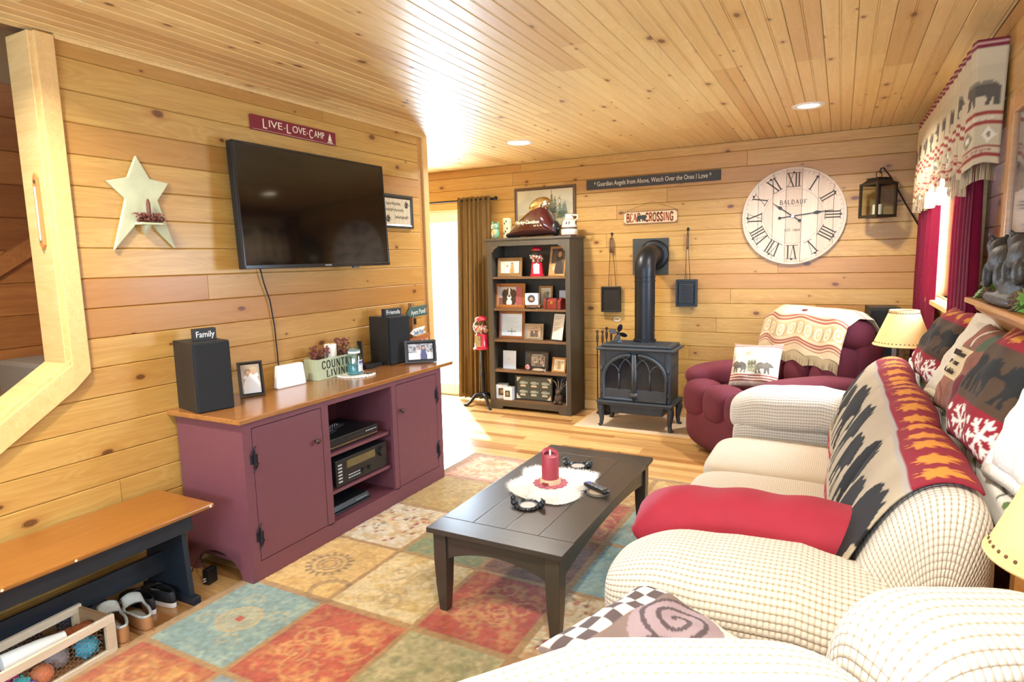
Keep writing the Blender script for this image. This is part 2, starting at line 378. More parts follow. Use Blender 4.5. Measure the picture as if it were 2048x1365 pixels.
# serif capitals drawn with strokes: (points, weight)
SER = {
 'B': (.62, [([(.14,0),(.14,1)],1),([(.14,1),(.4,1),(.52,.9),(.52,.65),(.4,.54),(.14,.54)],.7),([(.4,.54),(.58,.42),(.58,.12),(.42,0),(.14,0)],.8)]),
 'A': (.72, [([(.06,0),(.36,1)],.5),([(.36,1),(.66,0)],1),([(.18,.34),(.54,.34)],.5)]),
 'L': (.6, [([(.14,0),(.14,1)],1),([(.14,0),(.54,0),(.54,.2)],.5)]),
 'D': (.7, [([(.14,0),(.14,1)],1),([(.14,1),(.42,1),(.6,.8),(.62,.5),(.6,.2),(.42,0),(.14,0)],.75)]),
 'U': (.72, [([(.12,1),(.12,.25),(.22,.05),(.38,0),(.52,.06),(.6,.25),(.6,1)],.8)]),
 'F': (.58, [([(.14,0),(.14,1)],1),([(.14,1),(.54,1),(.54,.84)],.5),([(.14,.52),(.42,.52)],.5)]),
 'E': (.6, [([(.14,0),(.14,1)],1),([(.14,1),(.54,1),(.54,.84)],.5),([(.14,.52),(.42,.52)],.5),([(.14,0),(.56,0),(.56,.18)],.5)]),
 'R': (.66, [([(.14,0),(.14,1)],1),([(.14,1),(.4,1),(.54,.9),(.54,.64),(.4,.52),(.14,.52)],.7),([(.34,.52),(.6,0)],.9)]),
 'C': (.66, [([(.58,.78),(.54,.92),(.38,1),(.2,.92),(.1,.7),(.1,.3),(.2,.08),(.38,0),(.54,.08),(.58,.22)],.8)]),
 'O': (.72, [([(.36,1),(.18,.92),(.09,.7),(.09,.3),(.18,.08),(.36,0),(.54,.08),(.63,.3),(.63,.7),(.54,.92),(.36,1)],.8)]),
 'N': (.74, [([(.12,0),(.12,1)],.5),([(.12,1),(.62,0)],1),([(.62,0),(.62,1)],.5)]),
 'T': (.64, [([(.32,0),(.32,1)],1),([(.06,.82),(.06,1),(.58,1),(.58,.82)],.5)]),
 'Y': (.68, [([(.06,1),(.34,.5)],.9),([(.62,1),(.34,.5)],.5),([(.34,.5),(.34,0)],1)]),
 'I': (.34, [([(.17,0),(.17,1)],1)]),
 'V': (.7, [([(.06,1),(.35,0)],1),([(.35,0),(.64,1)],.5)]),
 'G': (.72, [([(.6,.78),(.54,.92),(.38,1),(.2,.92),(.1,.7),(.1,.3),(.2,.08),(.38,0),(.58,.1),(.58,.42),(.4,.42)],.8)]),
 'S': (.56, [([(.48,.8),(.4,.96),(.26,1),(.12,.9),(.1,.72),(.2,.58),(.4,.44),(.49,.28),(.44,.08),(.28,0),(.12,.06),(.07,.22)],.8)]),
 'X': (.72, [([(.08,1),(.64,0)],1),([(.64,1),(.08,0)],.45)]),
 'M': (.86, [([(.1,0),(.14,1)],.5),([(.14,1),(.43,.1)],1),([(.43,.1),(.72,1)],.5),([(.72,1),(.76,0)],1)]),
 ' ': (.4, []),
}
def strokes(s, h, wt, sp=.08):
    """returns (polys, width) for a line of serif capitals of height h"""
    polys = []; x = 0
    for ch in s:
        w, st = SER[ch]
        for pts, k in st:
            t = wt*k/2
            for (x0, y0), (x1, y1) in zip(pts[:-1], pts[1:]):
                dx, dy = x1-x0, y1-y0; L = math.hypot(dx, dy); ux, uy = dx/L, dy/L; e = t*.5 if len(pts) > 2 else 0
                nx, ny = -uy*t, ux*t
                x0e, y0e, x1e, y1e = x0-ux*e, y0-uy*e, x1+ux*e, y1+uy*e
                polys.append([(x+x0e+nx, y0e+ny), (x+x1e+nx, y1e+ny), (x+x1e-nx, y1e-ny), (x+x0e-nx, y0e-ny)])
            for (px, py) in (pts[0], pts[-1]):          # serifs on the ends of stems
                if py in (0, 1) and len(pts) == 2 or (ch == 'U' and py == 1):
                    a = .11; b = .035
                    polys.append([(x+px-a, py-b if py == 1 else py), (x+px+a, py-b if py == 1 else py), (x+px+a, py if py == 1 else py+b), (x+px-a, py if py == 1 else py+b)])
        x += w+sp
    return [[(a*h, b*h) for a, b in p] for p in polys], (x-sp)*h
def serif(name, s, h, wt, m, parent, mat4=None, width=None, depth=.0015, sp=.08):
    polys, w = strokes(s, h, wt, sp); k = (width/w) if width else 1
    mb = MB()
    for p in polys: mb.prism([((a-w/2)*k, b-h/2) for a, b in p], 'z', 0, depth)
    o = mb.build(name, m, parent)
    if mat4 is not None: o.matrix_local = mat4
    return o
def facing(loc, n=(0,-1,0)):
    """matrix for lettering: local xy plane upright, +z along n"""
    Z = Vector(n).normalized(); X = Vector((0,0,1)).cross(Z).normalized(); Y = Z.cross(X)
    return frame_of(loc, X, Y, Z)
BEAR = [(.02,.55),(.05,.72),(.15,.85),(.30,.90),(.45,.86),(.58,.93),(.68,.92),(.76,.85),(.80,.90),(.84,.88),(.86,.80),(.93,.70),(1.,.62),(.98,.55),(.88,.54),(.80,.50),(.77,.38),(.80,.15),(.84,.03),(.72,.02),(.69,.15),(.66,.32),(.62,.15),(.62,.03),(.51,.02),(.53,.2),(.52,.35),(.35,.36),(.30,.25),(.33,.1),(.36,.02),(.24,.02),(.20,.2),(.17,.3),(.13,.15),(.14,.02),(.03,.02),(.04,.2),(.03,.4)]
LEAF = [(.5,0),(.53,.25),(.8,.12),(.74,.28),(1,.42),(.82,.5),(.88,.68),(.68,.6),(.66,.85),(.58,.76),(.5,1),(.42,.76),(.34,.85),(.32,.6),(.12,.68),(.18,.5),(0,.42),(.26,.28),(.2,.12),(.47,.25)]
def place(pts, x, y, w, h, flip=False, rot=0):
    o = []
    for a, b in pts:
        a = (1-a) if flip else a; p, q = (a-.5)*w, (b-.5)*h
        o.append((x+p*math.cos(rot)-q*math.sin(rot), y+p*math.sin(rot)+q*math.cos(rot)))
    return o
def snowflake(cv, x, y, r, t, c):
    for k in range(6):
        a = k*math.pi/3+.3; d = (math.cos(a), math.sin(a))
        cv.line([(x, y), (x+d[0]*r, y+d[1]*r)], t, c)
        for s in (-1, 1):
            b = a+s*.9; q = (x+d[0]*r*.62, y+d[1]*r*.62); cv.line([q, (q[0]+math.cos(b)*r*.38, q[1]+math.sin(b)*r*.38)], t*.9, c)
    cv.ell(x, y, t, t, c)

# ================================================================== the setting
PINE = wood('pine_wall_boards', 'c9a058', 'ab7d36', knots=.42, kscale=(3.2, 5.6), knot='4c220c', tint='9e5f24', tvar=.45)
PINEC = wood('pine_ceiling_boards', 'eed398', 'deba74', knots=.42, kscale=(3.4, 6.5), tint='ac7238', tvar=.3)
PTRIM = wood('pine_trim', 'e4bf80', 'd0a566', knots=.06, tint='c98d4c', tvar=.15)
FLOORW = wood('strip_floor_oak', 'dfb97e', 'b98a4a', knots=.05, rough=.22, tint='96602e', tvar=.6, coat=.5, gs=1.4)
STAIRW = wood('stained_stair_boards', 'b07038', '8f5424', knots=.4, kscale=(2.6, 5.2), tint='6d3514', tvar=.5)
FR = {'left': ((0,1,0),(0,0,1),(1,0,0)), 'far': ((1,0,0),(0,0,1),(0,-1,0)), 'right': ((0,-1,0),(0,0,1),(-1,0,0)),
      'ceil': ((0,1,0),(1,0,0),(0,0,-1)), 'floor': ((1,0,0),(0,1,0),(0,0,1)), 'near': ((-1,0,0),(0,0,1),(0,1,0))}
def plank(parent, fr, origin, L, wd, th, m, ch=.004, s0=0., s1=0., bead=0., name='plank'):
    """tongue and groove board; local x length, y width, z towards the room; s0/s1 slant the ends"""
    cs = [(0, 0), (0, th-ch), (ch, th)]
    if bead: c = wd/2; cs += [(c-bead*1.6, th), (c-bead, th-bead), (c-bead*.2, th-.0006), (c+bead*.6, th-.0006), (c+bead*1.3, th-bead), (c+bead*1.9, th)]
    cs += [(wd-ch, th), (wd, th-ch), (wd, 0)]
    n = len(cs); v = [(s0*y/wd, y, z) for y, z in cs]+[(L+s1*y/wd, y, z) for y, z in cs]
    f = [tuple(range(n)), tuple(range(2*n-1, n-1, -1))]+[(i, n+i, n+(i+1) % n, (i+1) % n) for i in range(n-1)]
    me = bpy.data.meshes.new(name); me.from_pydata(v, [], f); me.update()
    o = link(name, me, m, parent)
    X, Y, Z = FR[fr]; o.matrix_local = frame_of(origin, X, Y, Z)
    return o
def cuts(a, b, lo, hi, rng):
    """random butt joints between a and b"""
    out = [a]; p = a+rng.uniform(lo*.3, hi)
    while p < b-lo*.35: out.append(p); p += rng.uniform(lo, hi)
    return out+[b]
PITCH = .1307; Z0 = .0225
ROWS = [0.0]+[Z0+PITCH*k for k in range(1, 19)]+[H]
TH = .018; G = .0012
rng = random.Random(3)

# ---- left wall, with the slanted stair opening
OY, OZ, SL = 1.436, 1.12, .68         # far jamb, sill height there, slope of the sill
OY0 = .35
slab = mat('wall_core', '8a6a45', .9)
wl = MB()
wl.box(-.14, -TH, OY, 4.02, 0, H); wl.box(-.14, -TH, YN, OY0, 0, H)
wl.prism([(OY0, 0), (OY, 0), (OY, OZ-.03), (OY0, OZ-.03-SL*(OY-OY0))], 'x', -.14, -TH)
wall_left = struct(wl.build('wall_left', slab))
def diag(z): return OY-(OZ-.03-z)/SL
for z0, z1 in zip(ROWS[:-1], ROWS[1:]):
    ya = OY if z0 > OZ-.05 else (diag(z0) if z0 > OZ-.03-SL*(OY-OY0) else YN)
    if OZ-.16 < z0 <= OZ-.05: ya = diag(z0)
    cs = cuts(max(ya, OY0 if ya > YN else YN), 3.985, 1.7, 3.2, rng)
    for i, (a, b) in enumerate(zip(cs[:-1], cs[1:])):
        s0 = min(.9, (min(z1, OZ-.03)-z0)/SL) if (i == 0 and ya > YN and ya < OY-.001) else 0
        plank(wall_left, 'left', (-TH, a+G, z0+G/2), b-a-2*G, z1-z0-G, TH, PINE, s0=s0)
    if ya > YN: 
        pass
# near part of the left wall (behind the opening, towards the camera)
for z0, z1 in zip(ROWS[:-1], ROWS[1:]):
    if z0 > OZ-.03-SL*(OY-OY0): plank(wall_left, 'left', (-TH, YN, z0), OY0-YN, z1-z0-G, TH, PINE)
# corner board at the end of the left wall and strip under the ceiling
struct(MB().box(-.15, .012, 4.035, 4.10, 0, H).build('trim_1', PTRIM, bevel=.003))
struct(MB().box(-.02, -.004, 3.985, 4.035, 0, H).build('trim_2', wood('pine_dark_strip', 'b98a4c', '9c6a34', knots=0)))
struct(MB().box(0, .016, OY+.07, 4.035, H-.022, H).build('trim_9', PTRIM, bevel=.005))
# casing of the stair opening: jamb lining, face casing, sloping sill
t3 = struct(MB().box(-.16, .004, OY-.022, OY, OZ-.06, H-.012).build('trim_3', PTRIM, bevel=.002))
t4 = struct(MB().prism([(OY-.004, OZ-.11), (OY+.02, OZ-.1), (OY+.068, OZ-.062), (OY+.068, H-.01), (OY-.004, H-.01)], 'x', 0, .02).build('trim_4', PTRIM, bevel=.003))
def slope_band(off0, off1, x0, x1, name):
    a = (OY-.004 if off1 < .04 else OY+.068, )
    ye = OY+ (.0 if off1 < .005 else .0)
    p = [(OY-.004, OZ-off0), (OY-.004, OZ-off1), (OY0, OZ-off1-SL*(OY-OY0)), (OY0, OZ-off0-SL*(OY-OY0))]
    return struct(MB().prism(p, 'x', x0, x1).build(name, PTRIM, bevel=.002))
slope_band(-.002, .022, -.16, .006, 'trim_5')
p6 = [(OY-.004, OZ-.02), (OY+.0, OZ-.02), (OY+.068, OZ-.062), (OY+.0, OZ-.125), (OY0, OZ-.125-SL*(OY-OY0)), (OY0, OZ-.02-SL*(OY-OY0))]
struct(MB().prism(p6, 'x', 0, .0196).build('trim_6', PTRIM, bevel=.003))
# stairwell behind the opening
stair_wall = struct(MB().box(-1.2, -1.1-TH, YN, 2.0, 0, H+.6).build('wall_stair', slab))
for z0 in [Z0+PITCH*k*1.35 for k in range(0, 14)]:
    plank(stair_wall, 'left', (-1.1-TH, YN, z0), 2.0-YN, PITCH*1.35-G, TH, STAIRW)
struct(MB().box(-1.1, -.14, 1.9, 2.0, 0, H+.6).build('wall_stair_end', STAIRW))
struct(MB().box(-1.2, -.14, YN-.1, YN, 0, H+.6).build('wall_stair_near', STAIRW))
struct(MB().prism([(1.9, 1.72), (1.9, 1.62), (-.4, .12), (-.4, .22)], 'x', -1.1, -1.06).build('trim_7', STAIRW))
CARPET = mat('stair_carpet', '9a8a76', .95, var=.3, vs=160, bs=.8, bscale=400)
for k in range(7):
    y1 = 1.9-k*.27; struct(MB().box(-1.1, -.165, y1-.28, y1, 0, 1.03-k*.18).build('floor_step_%d' % (k+1), CARPET, bevel=.02))

# ---- far wall with the patio door
DX0, DX1, DZ = -2.05, -.47, 2.04
wf = MB(); wf.box(DX1, W+.1, D+TH, D+.16, 0, H); wf.box(XR, DX0, D+TH, D+.16, 0, H); wf.box(DX0, DX1, D+TH, D+.16, DZ, H)
wall_far = struct(wf.build('wall_far', slab))
for z0, z1 in zip(ROWS[:-1], ROWS[1:]):
    segs = [(XR, W)] if z0 >= DZ-.03 else [(XR, DX0-.07), (DX1+.07, W)]
    for a0, b0 in segs:
        cs = cuts(a0, b0, 1.6, 3.2, rng)
        for a, b in zip(cs[:-1], cs[1:]):
            plank(wall_far, 'far', (a+G, D+TH, z0+G/2), b-a-2*G, z1-z0-G, TH, PINE)
WHITEF = mat('white_vinyl_frame', 'f2f2ee', .35, var=.03)
GLZ = glass('window_glass', 'f6fbff')
door = struct(MB().box(DX0, DX0+.05, D+.02, D+.14, 0, DZ).box(DX1-.05, DX1, D+.02, D+.14, 0, DZ).box(DX0, DX1, D+.02, D+.14, DZ-.05, DZ).box(DX0, DX1, D+.02, D+.14, 0, .03).build('door_1', WHITEF))
for a, b, yy in ((DX0+.05, -1.22, D+.09), (-1.28, DX1-.05, D+.05)):
    s = MB().box(a, a+.06, yy, yy+.03, .03, DZ-.05).box(b-.06, b, yy, yy+.03, .03, DZ-.05).box(a+.06, b-.06, yy, yy+.03, .03, .12).box(a+.06, b-.06, yy, yy+.03, DZ-.12, DZ-.05).build('door_sash', WHITEF, door)
    MB().box(a+.06, b-.06, yy+.012, yy+.018, .12, DZ-.12).build('pane', GLZ, s)
tr = struct(MB().box(DX1, DX1+.075, D-.016, D+.02, 0, DZ+.075).box(DX0-.075, DX0, D-.016, D+.02, 0, DZ+.075).box(DX0, DX1, D-.016, D+.02, DZ, DZ+.075).build('trim_8', PTRIM, bevel=.003))
box('ground_outside', mat('sunlit_deck', 'b9aa92', .8), -6, 6, D+.16, D+6, -.25, -.15)['kind'] = 'structure'

# ---- right wall with the window
WY0, WY1, WZ0, WZ1 = 3.62, 5.05, 1.19, 2.12
NY0, NY1 = -.95, .35                       # added unseen window beside the camera, lets in the side fill light
wr = MB(); wr.box(W+TH, W+.16, WY1, D, 0, H); wr.box(W+TH, W+.16, NY1, WY0, 0, H); wr.box(W+TH, W+.16, YN, NY0, 0, H)
for a, b in ((WY0, WY1), (NY0, NY1)): wr.box(W+TH, W+.16, a, b, 0, WZ0); wr.box(W+TH, W+.16, a, b, WZ1, H)
wall_right = struct(wr.build('wall_right', slab))
for z0, z1 in zip(ROWS[:-1], ROWS[1:]):
    inw = z1 > WZ0+.02 and z0 < WZ1-.02
    for a0, b0 in ([(WY1, D), (NY1, WY0), (YN, NY0)] if inw else [(YN, D)]):
        cs = cuts(a0, b0, 1.0, 2.4, rng)
        for a, b in zip(cs[:-1], cs[1:]):
            plank(wall_right, 'right', (W+TH, b-G, z0+G/2), b-a-2*G, z1-z0-G, TH, PINE)
def side_window(n, y0, y1):
    w_ = struct(MB().box(W-.004, W+.15, y0, y0+.03, WZ0, WZ1).box(W-.004, W+.15, y1-.03, y1, WZ0, WZ1).box(W-.004, W+.15, y0, y1, WZ1-.03, WZ1).build('window_%d' % n, PTRIM))
    MB().box(W-.075, W+.15, y0-.05, y1+.05, WZ0-.03, WZ0).build('window_sill', PTRIM, w_, bevel=.004)
    MB().box(W-.02, W, y0-.07, y0, WZ0-.1, WZ1+.07).box(W-.02, W, y1, y1+.07, WZ0-.1, WZ1+.07).box(W-.02, W, y0, y1, WZ1, WZ1+.07).box(W-.016, W, y0, y1, WZ0-.1, WZ0-.03).build('window_casing', PTRIM, w_, bevel=.003)
    ym = (y0+y1)/2
    for a, b in ((y0+.03, ym), (ym, y1-.03)):
        s = MB().box(W+.06, W+.1, a, a+.045, WZ0, WZ1-.03).box(W+.06, W+.1, b-.045, b, WZ0, WZ1-.03).box(W+.06, W+.1, a+.045, b-.045, WZ0, WZ0+.05).box(W+.06, W+.1, a+.045, b-.045, WZ1-.08, WZ1-.03).build('window_sash', PTRIM, w_, bevel=.002)
        MB().box(W+.077, W+.083, a+.045, b-.045, WZ0+.05, WZ1-.08).build('pane', GLZ, s)
    return w_
side_window(1, WY0, WY1); side_window(2, NY0, NY1)  # the second call builds the added window beside the camera

# ---- wall behind the camera with an added window for fill light, recess walls on the left
BX0, BX1, BZ0, BZ1 = .6, 3.2, .95, 2.2
wn_ = MB(); wn_.box(-.14, BX0, YN-.14, YN, 0, H); wn_.box(BX1, W+.1, YN-.14, YN, 0, H); wn_.box(BX0, BX1, YN-.14, YN, 0, BZ0); wn_.box(BX0, BX1, YN-.14, YN, BZ1, H)
struct(wn_.build('wall_near', PINE))
w3 = struct(MB().box(BX0, BX0+.05, YN-.13, YN+.01, BZ0, BZ1).box(BX1-.05, BX1, YN-.13, YN+.01, BZ0, BZ1).box(BX0, BX1, YN-.13, YN+.01, BZ0, BZ0+.05).box(BX0, BX1, YN-.13, YN+.01, BZ1-.05, BZ1).box(1.87, 1.93, YN-.13, YN, BZ0, BZ1).build('window_3', PTRIM))
for a, b in ((BX0+.05, 1.87), (1.93, BX1-.05)): MB().box(a, b, YN-.08, YN-.074, BZ0+.05, BZ1-.05).build('pane', GLZ, w3)
struct(MB().box(XR-.1, XR, 2.0, D+.16, 0, H).build('wall_recess', PINE)); struct(MB().box(XR, -.14, 1.98, 2.1, 0, H).build('wall_recess_near', PINE))

# ---- ceiling: beaded boards running away from the camera
ceiling = struct(MB().box(-.16, W+.1, YN-.14, D+.16, H+.016, H+.1).box(XR-.1, -.16, 2.0, D+.16, H+.016, H+.1).build('ceiling', slab))
struct(MB().box(-1.2, -.14, YN-.1, 2.0, H+.6, H+.7).build('ceiling_stair', STAIRW))
CP = .134; k0 = math.floor((XR-.02)/CP); xs = 1.829-CP*14*2
x = 1.829-CP*33
while x < W:
    a0 = 2.1 if x < -.14 else YN
    wd = min(CP, W-x)
    if wd > .004 and x+CP > XR:
        cs = cuts(a0, D, 1.6, 3.2, rng)
        for a, b in zip(cs[:-1], cs[1:]):
            plank(ceiling, 'ceil', (x+.0008, a+.0008, H+.016), b-a-.0016, wd-.0016, .016, PINEC, ch=.0035 if wd > .05 else .001, bead=.0035 if wd > .1 else 0)
    x += CP
# ---- floor: narrow strips running across the room
floor = struct(MB().box(XR-.1, W+.1, YN-.14, D+.16, -.1, -.012).build('floor', slab))
FPW = .083; y = D-FPW*90
while y < D-.001:
    if y > YN-.1:
        xa, xb = (XR if y > 2.0 else -.14), W
        cs = cuts(xa, xb, .7, 1.5, rng) if y > 3.7 else ([xa, xb] if y > 2 else [xa, xb])
        for a, b in zip(cs[:-1], cs[1:]):
            plank(floor, 'floor', (a+.0003, y+.0003, -.012), b-a-.0006, FPW-.0006, .012, FLOORW, ch=.0012)
    y += FPW
# baseboards
struct(MB().box(DX1+.08, W, D-.014, D, 0, .085).build('baseboard_far', PTRIM, bevel=.003))
struct(MB().box(0, .014, YN, 4.03, 0, .085).build('baseboard_left', PTRIM, bevel=.003))

# ---- recessed ceiling lamps
CANS = [(.496, 4.731), (2.646, 4.666), (.55, .9), (2.65, .75)]  # last two lamps are added out of view to brighten the foreground
CANM = mat('lamp_trim_white', 'f4f1ea', .4, var=.03)
LENS = mat('lit_lamp_lens', 'fff1d6', .6, emit=('ffe9c4', 9), var=0)
can_lab = ['round recessed lamp lit in the ceiling towards the patio door', 'round recessed lamp lit in the ceiling out from the wall clock', 'added recessed fill lamp out of view beside the stair opening', 'added recessed fill lamp out of view over the angled loveseat']
for (cx, cy), lb in zip(CANS, can_lab):
    t = thing('recessed_light', lb, 'ceiling light', (cx, cy, H), group='recessed ceiling lamps')
    MB().lathe([(.062, -.001), (.075, -.008), (.1, -.008), (.104, -.001)], n=32, cap=False).build('trim_ring', CANM, t, smooth=True)
    MB().lathe([(.001, -.003), (.064, -.003)], n=32, cap=False).build('lens', LENS, t)
    l = bpy.data.lights.new('can_light', 'AREA'); l.shape = 'DISK'; l.size = .13; l.energy = 33; l.color = (1, .95, .87); l.spread = math.radians(150)
    o = bpy.data.objects.new('can_light', l); COL.objects.link(o); o.location = (cx, cy, H-.014)

# ================================================================== rug
BLACKP = mat('black_plastic', '17181a', .4, var=.15)
BLACKM = mat('black_metal', '1d1e20', .45, metal=.6, var=.2)
def rug():
    x0, x1, y0, y1 = .40, 2.72, -.3, 4.03
    cv = Cv(x1-x0, y1-y0, .0085, 'a9814c'); U = cv.u+x0; V = cv.v+y0
    gx = [.44, .91, 1.375, 1.84, 2.30, 2.70]; gy = [-.28, .25, .82, 1.37, 1.90, 2.43, 2.955, 3.48, 3.99]
    T = {  # column, row: ground colour, mottling colour, motif
     (0,2): ('b5642f','d09a4e','vine'), (0,3): ('7d9690','9fae9a','medal'), (0,4): ('d9b26a','c59a50','flower'), (0,5): ('dccfb4','c9a566','sprig'), (0,6): ('b99a52','a8823c','plain'), (0,7): ('d9c298','c98a52','vine'),
     (1,2): ('76878a','93a09a','medal'), (1,3): ('b4502f','cf9450','vine'), (1,4): ('d8c290','c7a45a','scroll'), (1,5): ('7f8a62','9a8f5a','plain'), (1,6): ('c9a568','b4823c','scroll'), (1,7): ('c98a4e','dcc090','sprig'),
     (2,2): ('c9ad78','b58a4c','flower'), (2,3): ('b9a878','8f8a58','circle'), (2,4): ('b2462a','c98a4a','vine'), (2,5): ('8a5a38','6f4a34','plain'), (2,6): ('a8472c','c48a4a','vine'), (2,7): ('cfae70','b98a48','plain'),
     (3,3): ('dcc9a0','c9a566','sprig'), (3,4): ('d8c49c','c08a50','sprig'), (3,5): ('8fa79c','6f9296','plain'), (3,6): ('8aa49c','a8b49c','medal'), (3,7): ('c89a54','d8b878','plain')}
    n1 = cv.noise(1, .05, 1); n2 = cv.noise(1, .016, 2); n3 = cv.noise(1, .2, 3)
    for i in range(5):
        for j in range(8):
            a, b, c0, d = gx[i], gx[i+1], gy[j], gy[j+1]
            gc, mc, mo = T.get((i, j), ('c39a58', 'a8763c', 'plain'))
            e = .014
            mk = (U > a+e) & (U < b-e) & (V > c0+e) & (V < d-e)
            cv.fill(mk, gc)
            t = np.clip((n1*.5+n2*.5-.42)*3.2, 0, .85)[..., None]*mk[..., None]
            cv.c = cv.c*(1-t)+np.array(lin(mc))*t
            edge = np.minimum(np.minimum(U-a, b-U), np.minimum(V-c0, d-V))
            if mo in ('vine',):
                t = (np.clip(1-(edge-e)/.06, 0, 1)*.75)[..., None]*mk[..., None]; cv.c = cv.c*(1-t)+np.array(lin('a63c26'))*t
            cx, cy = (a+b)/2-x0, (c0+d)/2-y0
            def pick(col, al=.8): return col, al
            g = random.Random(i*17+j)
            if mo == 'flower':
                for r in (.035, .06, .09): cv.ring(cx, cy, r, .012, '7a5f42', .6)
                for k in range(18):
                    q = k*math.tau/18; cv.ell(cx+.105*math.cos(q), cy+.105*math.sin(q), .017, .009, '6f5236', q, .75)
                cv.ring(b-x0-.05, c0-y0+.07, .09, .03, '6f5236', .5)
            elif mo == 'medal':
                cv.ell(cx, cy, .10, .085, 'b9a878', 0, .55); cv.ring(cx, cy, .09, .01, 'c9a56a', .7); cv.ell(cx, cy, .02, .02, 'b5482c')
                for k in range(4):
                    q = k*math.tau/4+.5; px, py = cx+.15*math.cos(q), cy+.15*math.sin(q)
                    cv.line([(px+.06*math.cos(w_)*(1-w_/8), py+.05*math.sin(w_)*(1-w_/8)) for w_ in np.linspace(0, 6.5, 24)], .008, 'c8a468', .65)
            elif mo in ('sprig',):
                for k in range(34):
                    px, py = g.uniform(a+.05, b-.05)-x0, g.uniform(c0+.05, d-.05)-y0; q = g.uniform(0, 6.3)
                    cv.line([(px, py), (px+.05*math.cos(q), py+.05*math.sin(q))], .005, '6d7050', .6)
                    cv.ell(px, py, g.uniform(.008, .02), g.uniform(.008, .014), g.choice(['a8402e', 'b5583c', '8a3a30', '7a6a4a']), q, .85)
            elif mo in ('scroll', 'circle', 'vine'):
                for k in range(7):
                    px, py = g.uniform(a+.09, b-.09)-x0, g.uniform(c0+.09, d-.09)-y0; q0 = g.uniform(0, 6.3); r = g.uniform(.05, .1)
                    col = {'scroll': 'a88a58', 'circle': '8f7a4c', 'vine': 'd0a05a'}[mo]
                    cv.line([(px+r*math.cos(q0+w_)*(1-w_/9), py+r*math.sin(q0+w_)*(1-w_/9)) for w_ in np.linspace(0, 7, 26)], .011, col, .55)
    cv.c *= .8*(1+.5*(cv.noise(1, .011, 9)-.5))[..., None]*(1+.25*(n3-.5))[..., None]; cv.c = np.clip(cv.c, 0, 1)
    z = .011+.004*cv.noise(1, .012, 4)+.002*RNG.random(cv.u.shape)
    z[0] = z[-1] = 0; z[:, 0] = z[:, -1] = 0
    P = np.stack([U, V, z], -1)
    o = cgrid('area_rug', P, cv.c, vmat('rug_pile', .95, .006, .6, sheen=.2))
    tag(o, 'patchwork area rug of teal, gold, rust and cream squares on the wood floor', 'rug')
rug()

# ================================================================== media cabinet under the television
MAROON = mat('maroon_milk_paint', '704049', .5, var=.1, vs=30, bs=.05)
TOPW = wood('cabinet_top_wood', 'b47c42', '8a5526', knots=.25, kscale=(3, 6), rough=.22, tint='6d3c18', coat=.5, axis=1)
ZT = .811; SX = .495; SY0, SY1 = 1.86, 3.46
stand = thing('media_cabinet', 'maroon painted media cabinet with a wooden top and three open shelves', 'cabinet', (.25, 2.66, 0))
Wd = dict(parent=stand, world=True)
box('cabinet_top', TOPW, .0, .515, 1.835, 3.585, ZT-.024, ZT, bevel=.004, **Wd)
def side(y0, y1):
    a = [(.03, 0), (.07, 0)]+[(.25+.17*math.cos(q), .0+.13*math.sin(q)) for q in np.linspace(math.pi, 0, 13)]+[(.46, 0), (SX-.02, 0), (SX-.02, ZT-.024), (.03, ZT-.024)]
    return MB().prism(a, 'y', y0, y1).build('side_panel', MAROON, stand, world=True)
side(SY0, SY0+.02); side(SY1-.02, SY1)
box('back_panel', MAROON, .012, .022, SY0+.02, SY1-.02, .09, ZT-.026, **Wd)
box('divider', MAROON, .022, SX-.02, 2.37, 2.39, .1, ZT-.026, **Wd); box('divider', MAROON, .022, SX-.02, 2.95, 2.97, .1, ZT-.026, **Wd)
box('bottom_panel', MAROON, .022, SX-.02, SY0+.02, SY1-.02, .085, .103, **Wd)
ff = MB()
for a, b, c_, d in ((SY0, 1.91, 0, ZT-.024), (3.402, SY1, 0, ZT-.024), (2.352, 2.40, .1, .755), (2.93, 2.972, .1, .755), (1.91, 3.402, .755, ZT-.024), (1.91, 3.402, 0, .105)): ff.box(SX-.02, SX, a, b, c_, d)
ff.build('face_frame', MAROON, stand, world=True)
KNOB = mat('bronze_knob', '4a3634', .4, metal=.5); IRON = mat('forged_iron', '2c2a30', .5, metal=.6)
for y0, y1, ky, hy in ((1.914, 2.348, 2.294, 1.914), (2.976, 3.398, 3.003, 3.398)):
    d_ = box('door', MAROON, SX-.018, SX+.001, y0, y1, .109, .751, parent=stand, world=True, bevel=.002)
    MB().lathe([(.004, 0), (.006, .012), (.014, .018), (.015, .026), (.008, .031), (.001, .032)], (SX+.001, ky, .59), 14, 'x').build('knob', KNOB, d_, smooth=True)
    for hz in (.606, .229):
        MB().tube([(SX+.006, hy, hz-.045), (SX+.006, hy, hz+.045)], .0045).box(SX, SX+.003, hy-.02, hy+.02, hz-.022, hz+.022).tube([(SX+.005, hy+.02, hz-.022), (SX+.005, hy+.006, hz-.045), (SX+.005, hy-.012, hz-.06)], .003, 5).tube([(SX+.005, hy-.02, hz+.022), (SX+.005, hy-.006, hz+.045), (SX+.005, hy+.012, hz+.06)], .003, 5).build('hinge', IRON, d_)
for zz in (.475, .262): box('shelf', MAROON, .022, SX-.03, 2.39, 2.95, zz-.018, zz, **Wd)

